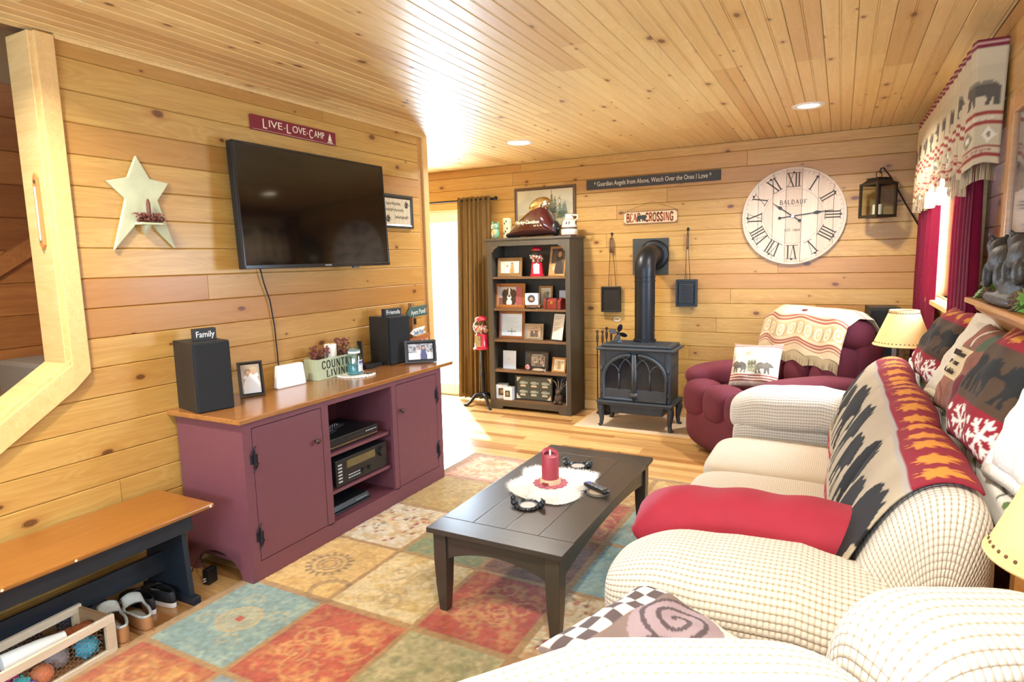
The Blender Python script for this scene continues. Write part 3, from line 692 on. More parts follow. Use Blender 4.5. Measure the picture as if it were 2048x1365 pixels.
# equipment on the shelves
DGREY = mat('dark_grey_enamel', '232325', .38, metal=.3, var=.1); SILV = mat('silver_print', 'b9bcc0', .4, var=.05)
t = thing('av_receiver', 'dark stereo receiver with display window and round volume knob on middle shelf', 'receiver', (.28, 2.68, .262))
box('body', DGREY, -.17, .17, -.215, .215, .012, .155, t, bevel=.003)
box('front_panel', BLACKP, .17, .182, -.218, .218, .01, .158, t, bevel=.002)
box('display', mat('amber_display', '5a5130', .15, coat=.6), .181, .184, -.13, .11, .095, .14, t)
MB().lathe([(.03, 0), (.028, .018), (.001, .019)], (.182, .17, .112), 22, 'x').build('volume_knob', DGREY, t, smooth=.6)
for yy in (.0, .055): MB().lathe([(.012, 0), (.011, .012), (.001, .013)], (.182, yy, .048), 14, 'x').build('knob', DGREY, t, smooth=.6)
for k in range(6): box('button', SILV, .182, .185, -.2, -.17, .03+k*.019, .038+k*.019, t)
for k in range(10): box('button', SILV, .182, .185, -.12+(k % 5)*.02, -.106+(k % 5)*.02, .05-(k//5)*.016, .055-(k//5)*.016, t)
for sx in (-.14, .14):
    for sy in (-.18, .18): MB().lathe([(.015, 0), (.015, .012)], (sx, sy, 0), 12).build('foot', SILV, t)
t = thing('disc_player', 'low black disc player with brass trim line on the top shelf', 'disc player', (.28, 2.64, .475))
box('body', DGREY, -.15, .165, -.21, .21, .006, .068, t, bevel=.003); box('trim_line', mat('brass_line', 'b08d5c', .3, metal=.8), .165, .167, -.2, .2, .018, .022, t)
for k in range(5): box('button', SILV, .165, .168, .1+k*.02, .112+k*.02, .045, .05, t)
box('disc_tray', BLACKP, .165, .168, -.06, .08, .036, .056, t)
t = thing('cable_box', 'thin black cable box with a slanted front on the bottom shelf', 'cable box', (.29, 2.595, .103))
MB().prism([(-.13, .004), (.15, .004), (.13, .046), (-.13, .046)], 'y', -.165, .165).build('body', BLACKP, t, bevel=.004)
box('front_strip', mat('gloss_black', '0c0d10', .1), .144, .15, -.16, .16, .012, .02, t)
for k in range(6): box('button', SILV, .139, .143, .05+k*.016, .06+k*.016, .028, .031, t)
def remote(lab, loc, rz, L=.2, wd=.05, grp='remote controls', tilt=0, body='1b1c20', disc=None):
    t = thing('remote_control', lab, 'remote control', loc, rz, grp, rot=(0, tilt, rz))
    MB().ell((0,0,.011), (L/2, wd/2, .011), 24, 10, .5, .35).build('body', mat('remote_'+body, body, .35), t, smooth=True)
    for k in range(6):
        for j in range(3): MB().ell((-L*.32+k*L*.11, (j-1)*wd*.26, .021), (L*.025, wd*.08, .004), 8, 6).build('button', mat('remote_key', '8d8f96', .4), t, smooth=True)
    if disc: MB().ell((L*.33, 0, .021), (wd*.28, wd*.28, .004), 12, 6).build('pad', mat('remote_pad', disc, .3), t, smooth=True)
    return t
remote('chunky black remote lying across the disc player', (.30, 2.62, .5435), math.radians(100), .2, .055)
remote('small black remote beside the chunky one on the disc player', (.36, 2.52, .5435), math.radians(105), .15, .045)
box('outlet_plate', mat('beige_plate', 'c9b592', .5), .0225, .027, 2.43, 2.50, .6, .72, world=False)
tag(bpy.data.objects['outlet_plate'], 'beige outlet plate at the back of the cabinet opening', 'outlet')

# ================================================================== on the media cabinet
BLKWOOD = wood('black_ash_veneer', '2b2927', '1a1918', knots=0, rough=.5, tint='141312', tvar=.2, axis=2, coat=0)
GRILLE = mat('speaker_cloth', '181b1f', .9, var=.3, vs=300, bs=.6, bscale=600)
WTXT = mat('white_lettering', 'e9e7e0', .6, var=.03)
BLOCK = mat('charcoal_block', '2a2a2c', .6, var=.15)
def speaker(lab, loc, rz, w, d, h):
    t = thing('bookshelf_speaker', lab, 'speaker', loc, rz, 'bookshelf speakers')
    box('cabinet', BLKWOOD, -d/2, d/2-.016, -w/2, w/2, 0, h, t, bevel=.002)
    box('grille', GRILLE, d/2-.016, d/2, -w/2+.003, w/2-.003, .003, h-.003, t, bevel=.006)
    return t
speaker('tall black speaker at the bench end of the cabinet', (.135, 1.955, ZT), math.radians(-14), .175, .24, .335)
speaker('tall black speaker behind the silver edged wedding picture', (.14, 3.385, ZT), math.radians(-6), .20, .19, .325)
def word_block(word, loc, rz, w=.12, h=.05):
    t = thing('word_block', 'small charcoal block with the word %s on a speaker' % word, 'sign block', loc, rz)
    box('block', BLOCK, -.018, .018, -w/2, w/2, 0, h, t, bevel=.002)
    text('lettering', word, .042, WTXT, t, facing((.0185, 0, h/2), (1,0,0)), width=w*.82)
word_block('Family', (.145, 1.965, ZT+.3352), math.radians(-14), .105, .058); word_block('Friends', (.16, 3.385, ZT+.3252), math.radians(-8), .15, .052)

PHOTO = vmat('printed_photo', .35, coat=.2)
def people(w, h, bgc, figs, step=.004, extra=None):
    cv = Cv(w, h, step, bgc); cv.shade(.25, max(w, h)/6, 3)
    if extra: extra(cv)
    for fx, fh, cl, sk, hr in figs:
        x = fx*w; hh = fh*h; r = hh*.13
        cv.ell(x, hh*.18, r*1.9, hh*.5, cl); cv.ell(x, hh*.72, r*1.5, hh*.12, cl)
        cv.ell(x, hh*.92, r*1.0, r*1.25, hr); cv.ell(x, hh*.88, r*.78, r*1.0, sk)
    return cv
def pframe(name, lab, loc, w, h, fw, fm, cv=None, rz=0, lean=.12, depth=.016, matw=0, matc='efe9dc', group=None, cat='photo frame', stand_leg=True, inner=None, base_n=None):
    """frame facing local -y, leaning back; origin at the middle of its foot"""
    t = thing(name, lab, cat, (loc[0], loc[1], loc[2]+depth/2*math.sin(lean)+.0005), rz, group, rot=(-lean, 0, rz))
    mb = MB()
    pr_ = [(0, 0), (fw, 0), (fw, depth*.6), (fw*.55, depth), (0, depth)]      # across: outer edge to picture, height towards viewer
    def bar(p0, p1, inn):
        v = []
        for (bx, bz), k in ((p0, 0), (p1, 1)):
            for q, d_ in pr_: v.append((bx+inn[k][0]*q, depth/2-d_, bz+inn[k][1]*q))
        mb.add(v, [(0,1,2,3,4), (9,8,7,6,5)]+[(i, 5+i, 5+(i+1) % 5, (i+1) % 5) for i in range(5)])
    A, B, C_, E_ = (-w/2, 0), (w/2, 0), (w/2, h), (-w/2, h)
    bar(A, B, ((1, 1), (-1, 1))); bar(B, C_, ((-1, 1), (-1, -1))); bar(C_, E_, ((-1, -1), (1, -1))); bar(E_, A, ((1, -1), (1, 1)))
    mb.build('frame', fm, t)
    box('backing', mat('frame_back', '2e2620', .8), -w/2+.003, w/2-.003, depth/2-.004, depth/2+.004, .003, h-.003, t)
    iw, ih = w-2*fw, h-2*fw; z0 = fw
    if matw:
        box('mat_board', mat('mat_'+matc, matc, .8, var=.04), -iw/2, iw/2, depth/2-.007, depth/2-.003, z0, z0+ih, t)
        iw -= 2*matw; ih -= 2*matw; z0 += matw
    if cv is not None:
        P = np.stack([cv.u/cv.w*iw-iw/2, np.full(cv.u.shape, depth/2-.0085), cv.v/cv.h*ih+z0], -1)
        cgrid('picture', P, cv.c, PHOTO, t, smooth=False)
    if stand_leg:
        MB().prism([(depth/2+.002, h*.7), (depth/2+.005, h*.7), (depth/2+.005+h*.3, .004+math.tan(lean)*(depth/2+h*.3)), (depth/2+h*.3-.02, .004+math.tan(lean)*(depth/2+h*.3))], 'x', -w*.1, w*.1).build('easel_leg', mat('frame_back', '2e2620', .8), t)
    return t
BLKFR = mat('black_frame_paint', '1c1c1e', .35, var=.1, coat=.2)
pframe('photo_frame', 'upright black photo frame beside the speaker at the bench end', (.14, 2.225, ZT), .125, .185, .016, BLKFR, people(.1, .16, 'b9a894', [(.36, .78, 'f0eeee', 'c9a58c', '8a6a4a'), (.66, .84, 'eef0f2', 'd0ac94', 'd0c090')]), rz=math.radians(62), lean=.2)
# white rounded panel
t = thing('wireless_router', 'plain white rounded router box standing upright on the cabinet', 'router', (.12, 2.50, ZT), math.radians(-4))
poly = []
for cx_, cz_, a0 in ((.075, .118, 0), (-.075, .118, 1), (-.088, .012, 2), (.088, .012, 3)):
    for q in np.linspace(a0*math.pi/2, (a0+1)*math.pi/2, 6): poly.append((cx_+.012*math.cos(q), cz_+.012*math.sin(q)))
MB().prism(poly, 'x', -.018, .018).build('body', mat('white_gloss_plastic', 'f4f5f6', .3, var=.02), t, smooth=.7, bevel=.006)
# planter box
SAGE = mat('sage_green_paint', 'b3bb98', .6, var=.1, bs=.1)
t = thing('planter_box', 'sage green planter box lettered COUNTRY LIVING with dried berries', 'planter', (.105, 2.845, ZT), math.radians(0))
box('box_side', SAGE, .046, .055, -.17, .17, 0, .125, t, bevel=.003); box('box_side', SAGE, -.055, -.046, -.17, .17, 0, .125, t, bevel=.003)
box('box_end', SAGE, -.046, .046, -.17, -.16, 0, .125, t, bevel=.002); box('box_end', SAGE, -.046, .046, .16, .17, 0, .125, t, bevel=.002); box('box_floor', SAGE, -.046, .046, -.16, .16, 0, .01, t)
DKT = mat('dark_lettering', '34322c', .7, var=.05)
serif('lettering', 'COUNTRY', .046, .17, DKT, t, facing((.0552, .0, .088), (1,0,0)), width=.27, sp=.14); serif('lettering', 'LIVING', .042, .17, DKT, t, facing((.0552, .0, .034), (1,0,0)), width=.2, sp=.16)
TWIG = mat('twig_brown', '5b3b28', .8); BERRY = mat('dried_berry', '7b3f36', .6, var=.3, vs=60)
def berries(parent, cx, cy, cz, rx, ry, rz_, n, seed, br=.006, name='berry_sprig'):
    g = random.Random(seed); tw = MB(); be = MB()
    for k in range(n):
        a = g.uniform(0, 6.28); e = g.uniform(.1, 1.0); r = g.uniform(.4, 1)
        p0 = (cx+g.uniform(-.3, .3)*rx, cy+g.uniform(-.3, .3)*ry, cz); p1 = (cx+rx*r*math.cos(a), cy+ry*r*math.sin(a), cz+rz_*e)
        pm = ((p0[0]+p1[0])/2+g.uniform(-.01, .01), (p0[1]+p1[1])/2, (p0[2]+p1[2])/2+.012)
        tw.tube([p0, pm, p1], .0012, 4)
        for _ in range(3):
            s = br*g.uniform(.7, 1.2); be.ell((p1[0]+g.uniform(-.008, .008), p1[1]+g.uniform(-.008, .008), p1[2]+g.uniform(-.006, .008)), (s, s, s), 6, 4)
    o = tw.build(name, TWIG, parent, recalc=False); be.build('berries', BERRY, o, smooth=True, recalc=False)['kind'] = 'stuff'
berries(t, 0, -.10, .1, .05, .065, .09, 46, 1); berries(t, 0, .09, .1, .05, .07, .12, 56, 2)
WAX = mat('white_wax', 'f3efe6', .5, var=.03)
t = thing('pillar_candle', 'white pillar candle standing in the green planter box', 'candle', (.105, 2.845, ZT+.0105))
MB().lathe([(.036, 0), (.037, .002), (.037, .185), (.034, .188), (.002, .183)], n=24).build('wax', WAX, t, smooth=.6); MB().tube([(0,0,.182), (.001,0,.196)], .0012, 5).build('wick', BLACKP, t)
# doily, jar candle, coaster
t = thing('doily', 'round white crocheted doily under the jar candle', 'doily', (.24, 2.915, ZT))
mb = MB(); n = 48; prof = [(0, .002), (.03, .003), (.06, .003), (.09, .004), (.105, .007)]
for k, (r, z) in enumerate(prof[1:]): mb.lathe([(r-.012, .001), (r-.006, z+.003), (r, .001)], n=n, cap=False)
mb.lathe([(.001, .001), (.108, .001), (.108, .002), (.001, .002)], n=n)
for k in range(30):
    a = k*math.tau/30; mb.ell((.108*math.cos(a), .108*math.sin(a), .004), (.011, .011, .005), 8, 5)
mb.build('crochet', mat('white_cotton_yarn', 'efece4', .95, bs=.5, bscale=200), t, smooth=True)
JARG = glass('jar_glass', 'dcebec', mixw=2.6); TEALW = mat('teal_wax', '4f9aa0', .45, var=.06)
t = thing('jar_candle', 'glass jar candle with teal wax and pale label on the doily', 'candle', (.235, 2.91, ZT+.0085))
MB().lathe([(.04, 0), (.046, .004), (.047, .01), (.047, .112), (.04, .128), (.036, .134), (.036, .146)], n=28, cap=False).build('jar', JARG, t, smooth=True)
MB().lathe([(.001, .004), (.0445, .004), (.0445, .062), (.001, .062)], n=28).build('wax', TEALW, t, smooth=.6)
MB().lathe([(.036, .14), (.04, .144), (.041, .152), (.033, .160), (.033, .168), (.03, .174), (.001, .176)], n=28).build('lid', JARG, t, smooth=.8)
MB().lathe([(.0365, .131), (.0375, .133), (.0375, .144), (.0365, .146)], n=28, cap=False).build('neck_band', mat('frosted_band', 'eef0f0', .5), t, smooth=True)
cv = Cv(.06, .07, .004, 'dfe3ec'); cv.rect(.008, .05, .052, .064, '4a5a94'); cv.poly([(.03, .01), (.05, .03), (.03, .03)], 'b4c4dc'); cv.line([(.012, .042), (.048, .042)], .004, '7a86aa')
ang = .25+(cv.u/.06-.5)*1.25
cgrid('label', np.stack([.0478*np.cos(ang), .0478*np.sin(ang), .02+cv.v], -1), cv.c, PHOTO, t)
t = thing('coaster', 'small square brown wooden coaster on the edge of the doily', 'coaster', (.285, 2.99, ZT+.0105), .5); box('slab', wood('walnut_coaster', '6b4a30', '4c3322', knots=0), -.035, .035, -.035, .035, 0, .007, t, bevel=.002)
t = thing('tv_antenna', 'black box with an upright black antenna blade beside the speaker', 'antenna', (.12, 3.17, ZT))
box('base', BLACKP, -.045, .045, -.075, .09, 0, .028, t, bevel=.003); box('blade', BLACKP, -.02, .02, -.08, -.07, .02, .185, t, bevel=.003)
SILVFR = mat('charcoal_pewter_frame', '33373c', .35, metal=.35, coat=.2)
def snowy(cv):
    cv.rect(0, 0, .3, .05, 'eef0f4')
    g = random.Random(4)
    for k in range(60): cv.ell(g.uniform(0, cv.w), g.uniform(.05, cv.h), .006, .004, g.choice(['4a4a50', '7c7f86', '8a6a60']), g.uniform(0, 3), .8)
pframe('photo_frame', 'wide charcoal frame with a snowy wedding picture at the cabinet end', (.36, 3.43, ZT), .215, .155, .024, SILVFR, people(.16, .11, 'c4c6ca', [(.42, .78, 'efe4e6', 'd0a890', '5a3a30'), (.62, .84, '565c86', 'd0a890', '3a2a24')], extra=snowy), rz=math.radians(42), lean=.18, depth=.024)
# signpost behind the cabinet end
t = thing('signpost', 'wooden post with painted arrow boards behind the cabinet end', 'signpost', (.08, 3.72, 0))
POST = wood('rustic_post', 'a87c52', '7e5a38', knots=.2, axis=2)
box('post', POST, -.017, .017, -.02, .02, 0, 1.20, t, bevel=.003)
def arrow(z, w, h, colr, word, tcol, yo=0, tip=True, rz=.12):
    p = [(-w/2, 0), (-w/2+.035, h/2), (w/2, h/2), (w/2-.025, 0), (w/2, -h/2), (-w/2+.035, -h/2)] if tip else [(-w/2, -h/2), (-w/2+.02, h/2), (w/2, h/2), (w/2, -h/2)]
    o = MB().prism(p, 'x', 0, .014).build('arrow_board', mat('sign_'+colr, colr, .6), t, bevel=.0015); o.matrix_local = Matrix.Translation((.018, yo, z)) @ Matrix.Rotation(math.radians(-8), 4, 'Z') @ Matrix.Rotation(rz, 4, 'X')
    l = text('lettering', word, .05, mat('sign_text_'+tcol, tcol, .7), o, facing((.0145, .005, -.004), (1,0,0)), width=w*.66); return o
arrow(1.135, .225, .075, '3f5a52', 'Ayers Pond', 'e8ece4', .03, rz=.06)
arrow(.985, .16, .05, 'eef0ee', 'Dinelle Water', '5f86a8', .03)
arrow(.905, .26, .085, 'a8602c', 'Wakefield', 'f0e0cc', .04)
box('hook', mat('hook_bronze', '4a342a', .4, metal=.7), .018, .026, -.002, .018, 1.04, 1.085, t)

# ================================================================== television and wall pieces on the left wall
scr = mat('screen_glass', '0b0a0a', .07, var=0, spec=.6)
Lc = np.array([2.646, 4.666, H]); Pt = PX(540, 387, .118)
nrm = (CAM-Pt)/np.linalg.norm(CAM-Pt)+(Lc-Pt)/np.linalg.norm(Lc-Pt); nrm /= np.linalg.norm(nrm)
tvy = math.atan2(nrm[1], nrm[0]); tvp = math.asin(nrm[2])
tvc = Vector((.105, 2.832, 1.812))
t = thing('television', 'large flat black television hung on the board wall', 'television', tvc, rot=(0, -max(-.12, min(.12, tvp)), max(-.12, min(.12, tvy))))
w2, h2 = .588, .33
box('casing', BLACKP, -.03, .012, -w2, w2, -h2, h2, t, bevel=.004)
fr_ = MB()
for a, b, c_, d in ((-w2, -w2+.012, -h2, h2), (w2-.012, w2, -h2, h2), (-w2, w2, h2-.012, h2), (-w2, w2, -h2, -h2+.02)): fr_.box(.012, .018, a, b, c_, d)
fr_.build('bezel', mat('bezel_gloss', '1a1a1b', .22), t, bevel=.002)
MB().box(.0125, .0145, -w2+.012, w2-.012, -h2+.02, h2-.012).build('screen', scr, t)
text('maker_mark', 'SAMSUNG', .012, SILV, t, facing((.0185, .01, -h2+.01), (1,0,0)))
box('sensor', mat('sensor_clear', '55565a', .2), -.005, .015, .235, .285, -h2-.012, -h2, t)
box('wall_mount', BLACKM, -.10, -.03, -.15, .15, -.12, .12, t)
cb = MB().tube([(.02, 2.43, 1.50), (.018, 2.455, 1.40), (.016, 2.49, 1.30), (.012, 2.512, 1.15), (.012, 2.518, 1.0), (.014, 2.52, .86), (.02, 2.52, .815)], .0042, 8)
tag(cb.build('television_cable', BLACKP, smooth=True), 'thin black cable hanging from the television to the cabinet', 'cable')
# red sign
CRIM = mat('crimson_sign_paint', '7c1622', .6, var=.12)
t = thing('wall_sign', 'long crimson sign reading LIVE LOVE CAMP above the television', 'sign', (.008, 2.775, 2.278))
box('board', CRIM, -.007, .007, -.322, .322, -.04, .04, t, bevel=.002); box('edge_line', mat('sign_edge', 'd8b0a0', .6), .007, .0075, -.315, .315, -.0365, -.0345, t)
CREAM = mat('cream_lettering', 'ecd9b8', .6, var=.04)
for wd_, yy, ww, ini in (('LIVE', -.175, .135, 0), ('LOVE', 0, .145, 0), ('CAMP', .16, .12, 0)):
    text('lettering', wd_[0], .075, CREAM, t, facing((.0075, yy-ww/2+.012, -.002), (1,0,0)), width=.028); text('lettering', wd_[1:], .055, CREAM, t, facing((.0075, yy+.02, .004), (1,0,0)), width=ww*.7)
for yy in (-.09, .083): MB().ell((.008, yy, 0), (.001, .004, .004), 8, 6).build('dot', CREAM, t)
MB().prism([(.255, -.02), (.285, -.02), (.28, 0), (.27, .028), (.258, 0)], 'x', .007, .009).box(.007, .009, .248, .292, -.03, -.024).build('campfire', CREAM, t)
# quote frame
cv = Cv(.29, .165, .0035, 'd9cdb0')
for k in range(40): cv.line([(k*.0075, 0), (k*.0075, .165)], .0014, 'c4b48c', .6)
for k, (x_, y_, w_) in enumerate(((.1, .13, .16), (.11, .092, .2), (.19, .045, .15))):
    g = random.Random(k); cv.line([(x_-w_/2+i*w_/40, y_+.008*math.sin(i*1.7+k)+g.uniform(-.004, .004)) for i in range(41)], .0045, '2c2a22')
for cx_, cy_, s in ((.25, .13, 1), (.04, .035, 1)):
    for m_ in (0, 1, 2): cv.line([(cx_+(.028-.008*m_)*math.cos(q+m_*2)*(1-q/11), cy_+.02*math.sin(q+m_*2)*(1-q/11)+m_*.008-.008) for q in np.linspace(0, 8, 40)], .006, '1f1e1a')
t = pframe('quote_frame', 'black framed verse print with scrollwork beside the television', (.012, 3.695, 1.745), .355, .238, .028, mat('dark_green_frame', '2b2f2a', .35), cv, rz=math.pi/2, lean=.0, stand_leg=False, cat='framed print')
# star
STARM = mat('distressed_mint_paint', 'c2c4a0', .7, var=.22, vs=14, bs=.15); STARE = mat('worn_star_edge', '8a7a58', .8, var=.3)
sp = [(.0, .21), (-.052, .075), (-.138, .09), (-.085, -.02), (-.137, -.215), (.0, -.075), (.14, -.205), (.072, -.03), (.142, .085), (.045, .095)]
sp = [PX(*q, .02)[1:] for q in ((272, 311), (256, 354), (213, 361), (252, 397), (230, 501), (287, 433), (352, 497), (316, 402), (338, 367), (300, 358))]
sc = np.mean(sp, axis=0)
t = thing('wooden_star', 'distressed mint wooden star with a tiny candle shelf on the board wall', 'wall star', (0, sc[0], sc[1]))
st = MB().prism([(p[0]-sc[0], p[1]-sc[1]) for p in sp], 'x', .002, .02).build('star', STARM, t, bevel=.004)
box('ledge', STARM, .02, .075, -.045, .06, -.118, -.108, t, bevel=.002)
MB().prism([(.02, -.118), (.06, -.118), (.02, -.16)], 'y', .0, .012).build('bracket', STARM, t)
can = MB().lathe([(.009, 0), (.0095, .002), (.0085, .085), (.006, .1), (.001, .108)], (.05, .01, -.107), 12).build('taper_candle', mat('rust_wax', '6d3a2c', .6, var=.3, vs=60), t, smooth=True)
berries(t, .05, .015, -.105, .03, .07, .035, 60, 8, .004)
# thermometer on the jamb
t = thing('thermometer', 'narrow wooden thermometer with pointed ends on the stair jamb', 'thermometer', (-.045, OY-.022, 1.74))
MB().prism([(0, -.155), (.016, -.135), (.016, .135), (0, .155), (-.016, .135), (-.016, -.135)], 'y', -.012, 0).build('board', wood('cedar_strip', 'c58a50', 'a36a34', knots=0, axis=2), t, bevel=.001)
MB().tube([(0, -.014, -.11), (0, -.014, .1)], .003, 8).build('glass_tube', mat('thermo_glass', 'e9dcc8', .15), t); MB().ell((0, -.014, -.115), (.005, .004, .008), 10, 8).build('bulb', mat('steel_bulb', 'b8bcc0', .3, metal=.8), t)
MB().ell((0, -.013, .12), (.008, .002, .008), 8, 6).build('pine_emblem', mat('bronze_emblem', '5f5136', .5, metal=.5), t)

# ================================================================== bench with shoes and the toy crate
BENCHT = wood('honey_bench_top', '9c6529', '7e4e1c', knots=.03, rough=.3, tint='96561e', coat=.3, axis=1)
NAVY = mat('worn_navy_black_paint', '1c232c', .5, var=.25, vs=12)
t = thing('bench', 'long low bench with honey wood top and dark slanted legs', 'bench', (.22, .9, 0))
B = dict(parent=t, world=True)
box('seat_board', BENCHT, .03, .435, .05, 1.735, .432, .452, bevel=.006, **B)
for yy in (1.715, 1.16, .93): MB().ell((.436, yy, .441), (.003, .005, .005), 8, 6).build('plug', CREAM, t, world=True)
box('front_apron', NAVY, .36, .38, .09, 1.66, .345, .432, bevel=.002, **B); box('rear_apron', NAVY, .06, .08, .09, 1.66, .345, .432, bevel=.002, **B)
box('stretcher', NAVY, .165, .185, .1, 1.64, .12, .215, bevel=.002, **B)
for yy in (1.645, .11):
    MB().prism([(.045, .03), (.355, .03), (.325, .432), (.085, .432)], 'y', yy-.012, yy+.012).build('leg', NAVY, t, world=True, bevel=.002)
    box('foot', NAVY, .02, .385, yy-.02, yy+.02, 0, .035, bevel=.004, **B)
def shoe(lab, loc, rz, L, wd, up, sole, lining, hgt=.085, slipper=False, grp=None):
    t = thing('slipper' if slipper else 'slip_on_shoe', lab, 'slipper' if slipper else 'shoe', loc, rz, grp)
    n = 32; out = []
    for k in range(n):
        a = math.tau*k/n; x_ = L/2*math.cos(a); w_ = wd/2*(1+.18*math.cos(a))*(1 if math.cos(a) > 0 else .92)
        out.append((x_, w_*np.sign(math.sin(a))*abs(math.sin(a))**.75))
    MB().prism(out, 'z', 0, .026).build('sole', sole, t, bevel=.005, smooth=.8)
    # upper: lofted from the sole edge to the foot opening; heel at -x, toe at +x
    top = []; xv = .08*L
    for k in range(n):
        x_, y_ = out[k]
        if x_ < xv: top.append((-.03*L+(x_+.03*L)*.9, y_*.86, hgt*(1.0 if x_ < -.2*L else .9+.1*min(1, abs(x_)/(.2*L)))))
        else: top.append((xv+(x_-xv)*.12, y_*.78*(1-.25*(x_-xv)/(L/2-xv)), hgt*.98))
    rows = []
    for j in range(9):
        h_ = 1-math.cos(j/8*math.pi/2); v_ = math.sin(j/8*math.pi/2)
        rows.append([(out[k][0]+(top[k][0]-out[k][0])*h_, out[k][1]+(top[k][1]-out[k][1])*h_, .024+(top[k][2]-.024)*v_) for k in range(n)])
    P = np.array(rows); o = cgrid('upper', P, None, up, t, closed=True); s_ = o.modifiers.new('solid', 'SOLIDIFY'); s_.thickness = .005; s_.offset = -1
    MB().tube([(p[0], p[1], p[2]) for p in top]+[top[0]], .0035 if not slipper else .006, 6).build('binding', up if not slipper else lining, t, smooth=True)
    MB().ell((-L*.08, 0, .03), (L*.34, wd*.38, .012), 18, 8).build('insole', lining, t, smooth=True)
    if slipper:
        q = np.linspace(0, 1, 9); rw = []
        for u in q: rw.append([(xv-.03*L+L*.16*u, (wd*.40)*w_*(1-.15*u), hgt*(.95+.35*math.sin(u*2.2))+.012*(1-w_*w_)) for w_ in np.linspace(-1, 1, 9)])
        o = cgrid('fleece_tongue', np.array(rw), None, lining, t); s_ = o.modifiers.new('solid', 'SOLIDIFY'); s_.thickness = .014; s_.offset = 0
    return t
TAN = mat('tan_suede', '9a6a40', .85, var=.15, bs=.3, bscale=300); TANS = mat('crepe_sole', 'a87d50', .8); FLEECE = mat('grey_fleece', 'b0b4b0', .95, var=.2, vs=80, bs=.8, bscale=260)
BLKL = mat('black_canvas', '17191d', .6, var=.15); WSOLE = mat('white_rubber', 'e8ebf2', .5, var=.03); DKIN = mat('dark_insole', '151416', .9)
ang = math.radians(168)
shoe('tan suede slipper with grey fleece next to the toy crate', (.285, 1.335, 0), ang, .285, .096, TAN, TANS, FLEECE, .09, True, 'pair of suede slippers')
shoe('tan suede slipper with grey fleece next to the black shoes', (.285, 1.432, 0), ang, .285, .096, TAN, TANS, FLEECE, .08, True, 'pair of suede slippers')
shoe('black slip-on shoe with white sole beside the slippers', (.165, 1.512, 0), math.radians(178), .25, .072, BLKL, WSOLE, DKIN, .07, False, 'pair of black shoes')
shoe('black slip-on shoe with white sole beside the bench foot', (.195, 1.588, 0), math.radians(178), .25, .068, BLKL, WSOLE, DKIN, .07, False, 'pair of black shoes')
shoe('worn brown shoe tucked behind the toy crate under the bench', (.085, 1.06, 0), math.radians(95), .25, .09, mat('worn_brown_leather', '5e4434', .7), mat('brown_sole', '3a2c24', .8), DKIN, .075)
shoe('grey canvas shoe behind the slippers under the bench', (.065, 1.345, 0), math.radians(92), .22, .088, mat('grey_canvas', '4c4a50', .8), mat('grey_sole', '6d6a66', .8), DKIN, .07)
# toy crate: wooden frame with chicken wire
CRW = wood('whitewashed_slat', 'd8ccb8', 'c2b297', knots=0, tint='b09a78', axis=1)
t = thing('toy_crate', 'whitewashed wooden crate with chicken wire sides full of dog toys', 'crate', (.33, 1.0, 0), math.radians(4))
cl, cw, chh = .54, .2, .165
for sx in (-1, 1):
    xx = sx*cw/2
    box('rail', CRW, xx-.008, xx+.008, -cl/2, cl/2, chh-.032, chh, t, bevel=.001); box('rail', CRW, xx-.008, xx+.008, -cl/2, cl/2, 0, .032, t, bevel=.001)
    for sy in (-1, 1): box('stile', CRW, xx-.008, xx+.008, sy*(cl/2-.018)-.018, sy*(cl/2-.018)+.018, .032, chh-.032, t)
    wm = MB(); hx = .017
    for i in range(31):
        for j in range(7):
            cy_ = -cl/2+.036+i*hx*.87; cz_ = .034+j*hx+(hx/2 if i % 2 else 0)
            if cz_ < chh-.034 and cy_ < cl/2-.036:
                pts = [(xx, cy_+hx*.58*math.cos(q), cz_+hx*.5*math.sin(q)) for q in np.arange(4)*math.pi/3]
                wm.tube(pts, .0007, 3)
    wm.build('chicken_wire', mat('galvanised_wire', 'b4b0a6', .4, metal=.8), t, recalc=False)['kind'] = 'stuff'
endw = wood('brown_crate_end', '9b7a56', '7c5c3e', knots=.1)
for sy in (-1, 1):
    yy = sy*(cl/2-.007)
    box('end_board', endw, -cw/2+.008, cw/2-.008, yy-.007, yy+.007, .0, .06, t); box('end_board', endw, -cw/2+.008, cw/2-.008, yy-.007, yy+.007, .1, chh-.01, t)
    for sx in (-1, 1): box('end_board', endw, sx*.075-.018, sx*.075+.018, yy-.0071, yy+.0071, .06, .1, t)
box('crate_floor', endw, -cw/2+.008, cw/2-.008, -cl/2+.014, cl/2-.014, .0, .01, t)
def rope_toy(name, lab, colr, loc, rz, L, r, cat='dog toy'):
    g = random.Random(len(lab)); t2 = thing(name, lab, cat, loc, rz)
    mb = MB()
    for s in range(5):
        pts = [(L*(k/14-.5), r*1.4*math.sin(k*.9+s*1.25), r*1.6+r*1.2*math.cos(k*.9+s*1.25)) for k in range(15)]; mb.tube(pts, r*.65, 6)
    mb.build('strands', mat('yarn_'+colr, colr, .9, var=.2, vs=90, bs=.5, bscale=300), t2, smooth=True)
    return t2
M_ = Matrix.Translation((.33, 1.0, 0)) @ Matrix.Rotation(math.radians(4), 4, 'Z')
def inc(x_, y_, z_): return tuple(M_ @ Vector((x_, y_, z_)))
rope_toy('rope_toy', 'purple rope tug toy in the wire crate', '5a48a0', inc(.035, -.1, .012), 1.2, .2, .016)
rope_toy('rope_toy', 'pink rope tug toy at the back of the wire crate', 'a83a72', inc(-.05, -.12, .03), 1.5, .22, .018)
